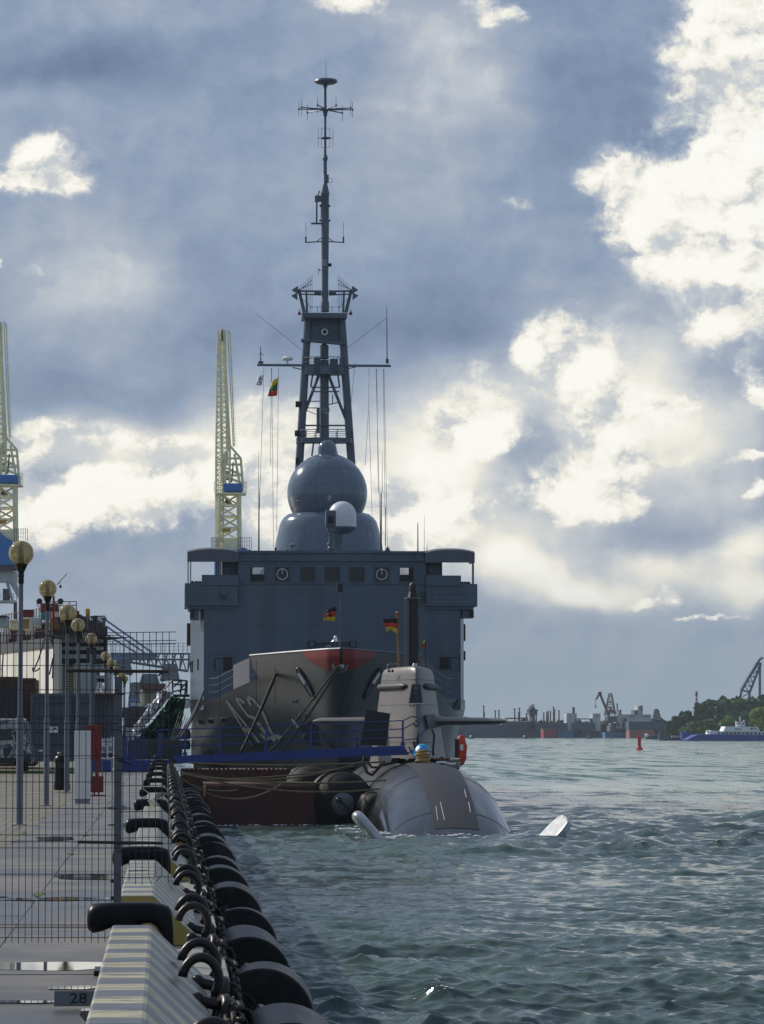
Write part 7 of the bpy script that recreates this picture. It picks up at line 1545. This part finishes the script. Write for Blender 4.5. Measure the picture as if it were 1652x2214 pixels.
fb('far_floating_dock', 'floating dock with two white towers and a dark hull between them', 'dock', [('left_tower', 1030, 272, 1115, 460, m_fw), ('right_tower', 1312, 276, 1397, 465, m_fw), ('bridge', 1118, 330, 1312, 340, m_farg), ('docked_hull', 1088, 378, 1340, 460, m_far), ('docked_base', 1088, 455, 1420, 545, m_far), ('window', 1068, 300, 1082, 310, m_farg), ('window', 1335, 300, 1345, 310, m_farg), ('window', 1355, 300, 1365, 310, m_farg), ('cream_box', 1145, 440, 1185, 490, m_cream)])
fb('blue_ship', 'long blue hull at the far quay right of the floating dock', 'ship', [('hull', 1448, 480, 1700, 545, m_fblue), ('house', 1500, 410, 1550, 470, m_farg)], YS_ - 20)
fb('bulk_ship', 'large ship with faded red lower hull and dark upper hull at the far quay', 'ship', [('upper_hull', 190, 915, 470, 1010, m_far), ('lower_hull', 195, 1005, 470, 1100, m_pink), ('bow', 470, 925, 590, 1000, m_far)], YS_ - 40, zf2)
fb('white_plant', 'large white industrial building behind the ships', 'building', [('hall', 65, 838, 430, 940, m_fw), ('tower', 285, 750, 340, 838, m_fw), ('tower_cap', 320, 742, 336, 800, m_farg), ('side', 55, 850, 110, 990, m_fw), ('dark_band', 185, 855, 250, 865, m_far), ('dark_band', 350, 858, 425, 866, m_far), ('shadow', 250, 792, 282, 838, m_farg), ('stack', 90, 790, 108, 840, m_farg), ('low_hall', 0, 930, 200, 1000, m_farg), ('window', 130, 880, 165, 920, m_far)], YS_ + 10, zf2)
t = thing('harbour_crane', 'brown harbour luffing crane with bent jib across the water', 'crane', tuple(zf(1530, 370, YS_)))
MB().poly([zf(1384, 66, YS_), zf(1404, 62, YS_), zf(1500, 300, YS_), zf(1476, 305, YS_)], 2).poly([zf(1380, 50, YS_), zf(1400, 55, YS_), zf(1362, 125, YS_), zf(1340, 128, YS_)], 2).poly([zf(1370, 45, YS_), zf(1408, 42, YS_), zf(1410, 78, YS_), zf(1385, 80, YS_)], 2).build('jib', m_fbr, t); MB().pbox(zf(1478, 305, YS_), zf(1575, 372, YS_), 12).build('machine_house', m_far, t); MB().cyl(zf(1345, 130, YS_), zf(1343, 205, YS_), .12, n=4).pbox(zf(1337, 195, YS_), zf(1350, 215, YS_), 1).build('hook', m_fbr, t)
MB().lattice(zf(1500, 300, YS_), zf(1503, 60, YS_), 5, 1.2, 8, .2, .12).pbox(zf(1488, 58, YS_), zf(1520, 66, YS_), 2).pbox(zf(1470, 150, YS_), zf(1530, 158, YS_), 3).pbox(zf(1472, 212, YS_), zf(1550, 218, YS_), 3).build('tower_lattice', m_fbr, t)
for (a, b) in (((1470, 372), (1455, 395)), ((1580, 372), (1600, 420)), ((1500, 230), (1560, 270)), ((1500, 240), (1480, 300))): MB().cyl(zf(*a, YS_), zf(*b, YS_), .6, n=4).build('crane_leg', m_fbr, t)
k_ = {'left': 0, 'right': 0}
for (x_, y0, y1, w_, dbl) in ((134, 195, 355, 9, 1), (140, 268, 355, 8, 0), (259, 248, 355, 9, 0), (299, 242, 355, 9, 0), (469, 228, 320, 10, 0), (521, 220, 320, 11, 0), (512, 268, 320, 8, 0), (596, 275, 318, 6, 0), (702, 265, 350, 5, 0), (783, 268, 360, 6, 0), (815, 262, 360, 5, 0), (831, 250, 365, 5, 0), (855, 250, 350, 5, 0), (889, 208, 350, 8, 0), (899, 235, 350, 10, 0), (947, 245, 375, 8, 0), (1018, 272, 375, 6, 0), (1098, 214, 268, 8, 1), (1112, 214, 268, 8, 1), (1131, 280, 330, 6, 0), (1577, 172, 280, 8, 0), (1612, 238, 280, 8, 0)):
    near_ = 'left' if x_ < 600 else 'right'
    k_[near_] += 1; t = thing('light_mast', f'far harbour light mast, {ORD[k_[near_] - 1]} from the left among those {near_} of the control tower', 'light mast', tuple(zf(x_, y1, YS_ + 30)), 'harbour light masts across the water')
    MB().cyl(zf(x_, y1 + 60, YS_ + 30), zf(x_, y0, YS_ + 30), .45, .3, 5).build('mast', m_farg if x_ < 600 else m_fbr, t); MB().pbox(zf(x_ - w_, y0 - 4, YS_ + 30), zf(x_ + w_, y0 + 8, YS_ + 30), 2).build('lamp_ring', m_farg, t)
t = thing('lattice_tower', 'pale lattice tower right of the white industrial building', 'tower', tuple(zf2(490, 920, YS_ + 20))); MB().lattice(zf2(492, 920, YS_ + 20), zf2(488, 790, YS_ + 20), 4, 1.5, 7, .25, .18).pbox(zf2(476, 778, YS_ + 20), zf2(500, 798, YS_ + 20), 3).build('lattice', m_farg, t)
t = thing('lighthouse_mast', 'thin red and white striped mast above the wooded point', 'mast', tuple(zf2(922, 730, 1500)))
for k in range(5): MB().cyl(zf2(921, 725 - 20 * k, 1500), zf2(921, 705 - 20 * k, 1500), .6 - .05 * k, n=8).build('band', m_fred if k % 2 == 0 else m_fw, t)
MB().cyl(zf2(921, 625, 1500), zf2(922, 590, 1500), .5, n=6).pbox(zf2(906, 620, 1500), zf2(936, 632, 1500), 2).build('top_fitting', m_fbr, t)
# blue floating crane jib behind the trees
t = thing('heavy_lift_crane', 'tall dark blue lattice jib leaning right above the trees', 'crane', tuple(zf2(1450, 700, 1450)))
q2 = lambda x, y, dy=0: zf2(x, y, 1450 + dy)

m_bluefar = mat('dark_blue_far_steel', (.03, .055, .12), .6, 0, .2, .1)
def seg(a, b, r_, nm='jib_chord'): 
    for dy in (-5, 5): MB().cyl(q2(*a, dy), q2(*b, dy), r_, n=5).build(nm, m_bluefar, t)
for (a, b, r_) in (((1410, 575), (1600, 250), .55), ((1495, 600), (1615, 300), .55), ((1385, 700), (1410, 575), .5), ((1498, 700), (1495, 600), .5), ((1600, 250), (1638, 222), .6), ((1410, 575), (1495, 600), .4), ((1420, 645), (1490, 612), .25)): seg(a, b, r_)
L0 = [(1410, 575), (1435, 520), (1470, 470), (1500, 420), (1530, 370), (1555, 325), (1580, 290)]; R0 = [(1495, 600), (1512, 540), (1530, 490), (1550, 440), (1570, 390), (1590, 345), (1605, 310)]
for k in range(6): seg(L0[k + 1], R0[k], .2, 'jib_brace'); seg(L0[k + 1], R0[k + 1], .2, 'jib_brace')
MB().pbox(q2(1580, 275), q2(1625, 305), 6).build('sheave_platform', m_bluefar, t)
mb = MB()
for x_ in (1597, 1604, 1612, 1618): mb.cyl(q2(x_, 300), q2(x_ - 2, 690), .14, n=4)
mb.cyl(q2(1390, 570), q2(1555, 300), .12, n=4).cyl(q2(1380, 680), q2(1400, 560), .12, n=4); mb.build('hoist_cables', m_mast, t)
# trees on the point, each its own crown and trunk
m_lf = [mat('dark_foliage', (.05, .11, .03), .85, 0, .3, .2), mat('mid_green_foliage', (.12, .24, .04), .85, 0, .3, .2), mat('olive_foliage', (.26, .30, .05), .85, 0, .3, .2), mat('rusty_autumn_foliage', (.16, .09, .05), .85, 0, .3, .2), mat('grey_green_foliage', (.14, .19, .09), .85, 0, .3, .2)]
m_bark = mat('tree_bark', (.05, .04, .03), .9)
def tree(u, vt, w_px, y, ki, lab, vb=1598, n=900, seed=0):
    g = random.Random(seed); base = P(u, vb, y); top = P(u, vt, y); base.z = 1.2; Hh = top.z - base.z; w = w_px / F * y / 2
    t = thing('tree', lab, 'tree', tuple(base), 'trees on the point across the water')
    mb = MB().cyl(base, base + Vector((0, 0, Hh * .7)), .45, .12, 6)
    for k in range(4): a = g.random() * 6.28; mb.cyl(base + Vector((0, 0, Hh * (.3 + .1 * k))), base + Vector((w * .6 * math.cos(a), w * .6 * math.sin(a), Hh * (.55 + .1 * k))), .2, .06, 4)
    mb.build('trunk', m_bark, t)
    mb = MB(); cl = []
    for k in range(22):
        a = g.random() * 6.28; h = g.random() ** .8; rr_ = w * (1 - .45 * max(0, h - .45)) * g.uniform(.2, .95)
        cl.append((Vector((rr_ * math.cos(a), rr_ * .8 * math.sin(a), Hh * (.16 + .72 * h))), w * g.uniform(.28, .5)))
    cl.append((Vector((0, 0, Hh * .86)), w * .42))
    for k in range(n):
        c, r_ = g.choice(cl); dv = Vector((g.gauss(0, 1), g.gauss(0, 1), g.gauss(0, 1))).normalized() * r_ * g.uniform(.55, 1.05); c2 = base + c + Vector((dv.x, dv.y, dv.z * .8))
        if c2.z > base.z + Hh * 1.02: c2.z = base.z + Hh * g.uniform(.85, 1)
        s_ = g.uniform(.45, 1.15); nn = (dv.normalized() + Vector((g.gauss(0, .5), g.gauss(0, .5), g.gauss(0, .5)))).normalized(); a = nn.orthogonal().normalized(); e = nn.cross(a); q = g.random() * 6.28; a2 = a * math.cos(q) + e * math.sin(q); e2 = nn.cross(a2)
        mb.add([c2 + a2 * s_, c2 - a2 * s_ * .5 + e2 * s_ * .8, c2 - a2 * s_ * .5 - e2 * s_ * .8], [(0, 1, 2)])
    mb.build('crown', m_lf[ki], t, kind=None)
TR = [(1450, 1560, 26, 0, 'dark low bush at the left tip of the point'), (1468, 1546, 24, 0, 'narrow dark tree near the left tip of the point'), (1484, 1535, 28, 0, 'dark tree with twin tops left on the point'), (1506, 1533, 26, 0, 'dark tree with a ragged top beside the twin topped one'), (1532, 1520, 44, 0, 'tall dark tree at the left shoulder of the wood'), (1562, 1511, 50, 4, 'grey green tree below the striped mast'), (1592, 1510, 50, 1, 'green topped tree left of the blue crane foot'), (1620, 1506, 50, 0, 'dark broad tree under the blue crane'), (1650, 1500, 50, 0, 'dark tree on the crest right of the blue crane'), (1690, 1498, 60, 0, 'dark tree at the right picture edge, on the crest'),
      (1560, 1545, 60, 0, 'dark tree filling the middle of the wood'), (1610, 1540, 60, 0, 'dark tree behind the ferry wheelhouse'),
      (1499, 1562, 36, 4, 'grey green bushy tree low on the left of the point'), (1530, 1556, 38, 4, 'grey green round tree above the ferry bow'), (1478, 1574, 20, 2, 'small olive bush low at the shore'), (1520, 1574, 22, 1, 'small green bush beside the ferry bow'), (1570, 1552, 50, 1, 'bright green round tree in front of the dark wood'), (1588, 1566, 38, 3, 'reddish brown bush behind the ferry cabin'), (1642, 1528, 44, 2, 'tall olive yellow tree at the right picture edge'), (1668, 1525, 50, 2, 'olive yellow tree just beyond the right picture edge'), (1630, 1556, 34, 2, 'olive bush behind the ferry stern')]
for i, (u, vt, w_, ki, lab) in enumerate(TR): tree(u, vt, w_, 1330 - (60 if i > 11 else 0) - i, ki, lab, seed=50 + i, n=2600 if w_ > 40 else 1300)
o = MB().box(P(1440, 1, 1385).x, P(1440, 1, 1385).x + 260, 1238, 1385, -2, 1.4).build('wooded_point', m_lf[0]); o['kind'] = 'structure'
tree_mass('inner_wood', 1505, 1760, lambda u: 1524 - min(1, max(0, (u - 1505) / 60)) * 12 + 3 * math.sin(u * .2), 1596, 1345, 9000, m_lf[0], 1.3, 9)
# ferry
YFe = 1165; ze = zoom(2760, 2810, 6.912)
t = thing('ferry', 'blue and white harbour ferry with a row of dark square windows', 'ferry', tuple(ze(800, 685, YFe)))
q3 = lambda x, y, dy=0: ze(x, y, YFe + dy)
m_fyb = mat('ferry_blue_paint', (.01, .045, .27), .5, 0, .15, .1); m_fyw = mat('ferry_white_paint', (.75, .78, .82), .6, 0, .1, .1)
MB().poly([q3(-420, 640), q3(-260, 560), q3(-170, 515), q3(0, 500), q3(1900, 522), q3(1900, 700), q3(-400, 690)], 12).build('hull', m_fyb, t)
MB().poly([q3(-420, 692, -.2), q3(1900, 702, -.2), q3(1900, 668, -.2), q3(-420, 660, -.2)], .3).build('waterline_band', m_bluefar, t)
MB().poly([q3(165, 495, 1), q3(205, 392, 1), q3(560, 420, 1), q3(1900, 425, 1), q3(1900, 520, 1)], 9).build('lower_deckhouse', m_fyw, t)
MB().poly([q3(545, 428, .5), q3(605, 285, .5), q3(1480, 295, .5), q3(1550, 430, .5)], 9).build('upper_deckhouse', m_fyw, t)
for k in range(14): MB().pbox(q3(398 + 111 * k, 443 + .9 * k, .7), q3(452 + 111 * k, 488 + .9 * k, .7), .4).build('window', m_far, t)
for (x0, x1) in ((1288, 1348), (1400, 1432)): MB().pbox(q3(x0, 315, .2), q3(x1, 362, .2), .4).build('upper_window', m_far, t)
for s_ in range(7): MB().pbox(q3(868 + 25 * s_, 342, .2), q3(880 + 25 * s_, 362, .2), .3).build('name_mark', m_farg, t)
MB().pbox(q3(945, 165, 2), q3(1035, 285, 2), 5).pbox(q3(1060, 170, 2), q3(1140, 285, 2), 5).build('wheelhouse', m_fyw, t)
for (x0, x1) in ((942, 1000), (1070, 1110)): MB().pbox(q3(x0, 180, 1.6), q3(x1, 225, 1.6), .3).build('wheelhouse_window', m_far, t)
MB().path([q3(915, 280, 1), q3(920, 220, 1), q3(905, 170, 1), q3(870, 152, 1)], .3, 6).build('exhaust_pipe', m_white, t, smooth=True)
MB().cyl(q3(1005, 150, 3), q3(1005, 40, 3), .18, n=5).pbox(q3(988, 48, 3), q3(1026, 64, 3), .5).cyl(q3(1100, 170, 3), q3(1100, 110, 3), .3, n=6).build('mast', m_fyw, t)
mb = MB(); mb.pbox(q3(100, 400, 2), q3(250, 430, 2), 2); mb.ball(q3(115, 415, 1), .4, 8, 5); mb.cyl(q3(130, 420, 1), q3(135, 490, 1), .2); mb.build('bow_winch', m_fyw, t)
# jetty piles, dark tug, buoys
t = thing('mooring_dolphin', 'cluster of grey mooring piles in front of the wooded point', 'piles', tuple(zf2(552, 1110, 1200)))
for x_ in (536, 552, 568): MB().cyl(zf2(x_, 1118, 1200) , zf2(x_, 1048 - (30 if x_ == 552 else 0), 1200), 1.0, n=10).build('pile', m_farg if x_ != 552 else m_far, t)
t = thing('work_boat', 'low dark work boat with a bright white cap at its bow', 'boat', tuple(zf2(450, 1100, 1250)))
MB().poly([zf2(362, 1105, 1250), zf2(385, 1075, 1250), zf2(520, 1062, 1250), zf2(600, 1060, 1250), zf2(600, 1112, 1250), zf2(480, 1112, 1250)], 5).build('hull', m_far, t); MB().ball(zf2(382, 1068, 1249), .75, 10, 6).build('white_bow_cap', m_white, t, smooth=True)
t = thing('jetty', 'dark jetty with a pale block at the foot of the wooded point', 'jetty', tuple(zf2(650, 1110, 1210))); MB().pbox(zf2(575, 1068, 1210), zf2(1000, 1122, 1210), 8).build('wall', m_far, t); MB().pbox(zf2(655, 1068, 1208), zf2(755, 1090, 1208), 3).build('pale_block', mat('pale_block', (.35, .33, .28), .8), t)
t = thing('blue_workboat', 'small blue boat between the jetty and the ferry', 'boat', tuple(zf2(820, 1080, 1190))); MB().poly([zf2(765, 1030, 1190), zf2(900, 1050, 1190), zf2(960, 1100, 1190), zf2(770, 1110, 1190)], 5).pbox(zf2(800, 1015, 1190), zf2(850, 1040, 1190), 4).build('hull', m_fyb, t)
m_redb = mat('bright_red_buoy_paint', (.55, .012, .012), .5); YBu = 656; t = thing('channel_buoy', 'red channel marker buoy floating alone on the water', 'buoy', tuple(P(1382, 1620, YBu))); c = P(1382.5, 1621, YBu); c.z = 0
MB().lathe([(0, -.3), (.66, -.3), (.70, .1), (.62, .3), (.36, .6), (.33, .7)], c, 20).build('float', m_redb, t, smooth=40); MB().lathe([(.33, .7), (.31, 2.45), (.22, 2.5), (.16, 2.72), (0, 2.75)], c, 18).build('tower', m_redb, t, smooth=40); MB().ball(c + Vector((-.7, -.6, .45)), .22, 8, 5).build('bright_fitting', m_rwhite, t)
for (x_, y_, lab, zq_) in ((580, 535, 'small dark buoy with a white top in front of the long shed', 1), (1270, 548, 'small dark conical buoy in front of the far floating dock', 0), (0, 510, 'small dark buoy with a light patch right of the naval ship', 1)):
    c = zf(x_, y_, 1450); t = thing('small_buoy', lab, 'buoy', (c.x, c.y, 0)); MB().lathe([(0, -.5), (1.2, -.5), (1.25, .4), (.6, .9), (.2, 1.6 if zq_ else 3), (0, 1.7 if zq_ else 4)], (c.x, c.y, 0), 12).build('body', m_far, t)
    if zq_: MB().ball((c.x - .4, c.y - 1.0, 1.0), .5, 10, 6).build('white_top', m_white, t)
# shore on the far left behind the dock, so no open water shows there
# ------------------------------------------------------------------ haze
HZ = MB().box(-2600, 2300, -80, 2900, -4.2, 78).build('haze', bpy.data.materials.new('haze')); HZ['kind'] = 'stuff'
hm = HZ.data.materials[0]; hm.use_nodes = True; ht = hm.node_tree; ht.nodes.clear(); ho = ht.nodes.new('ShaderNodeOutputMaterial'); pv = ht.nodes.new('ShaderNodeVolumePrincipled')
pv.inputs['Color'].default_value = (.80, .90, 1.0, 1); pv.inputs['Density'].default_value = .00008; pv.inputs['Anisotropy'].default_value = .1; ht.links.new(pv.outputs[0], ho.inputs['Volume'])
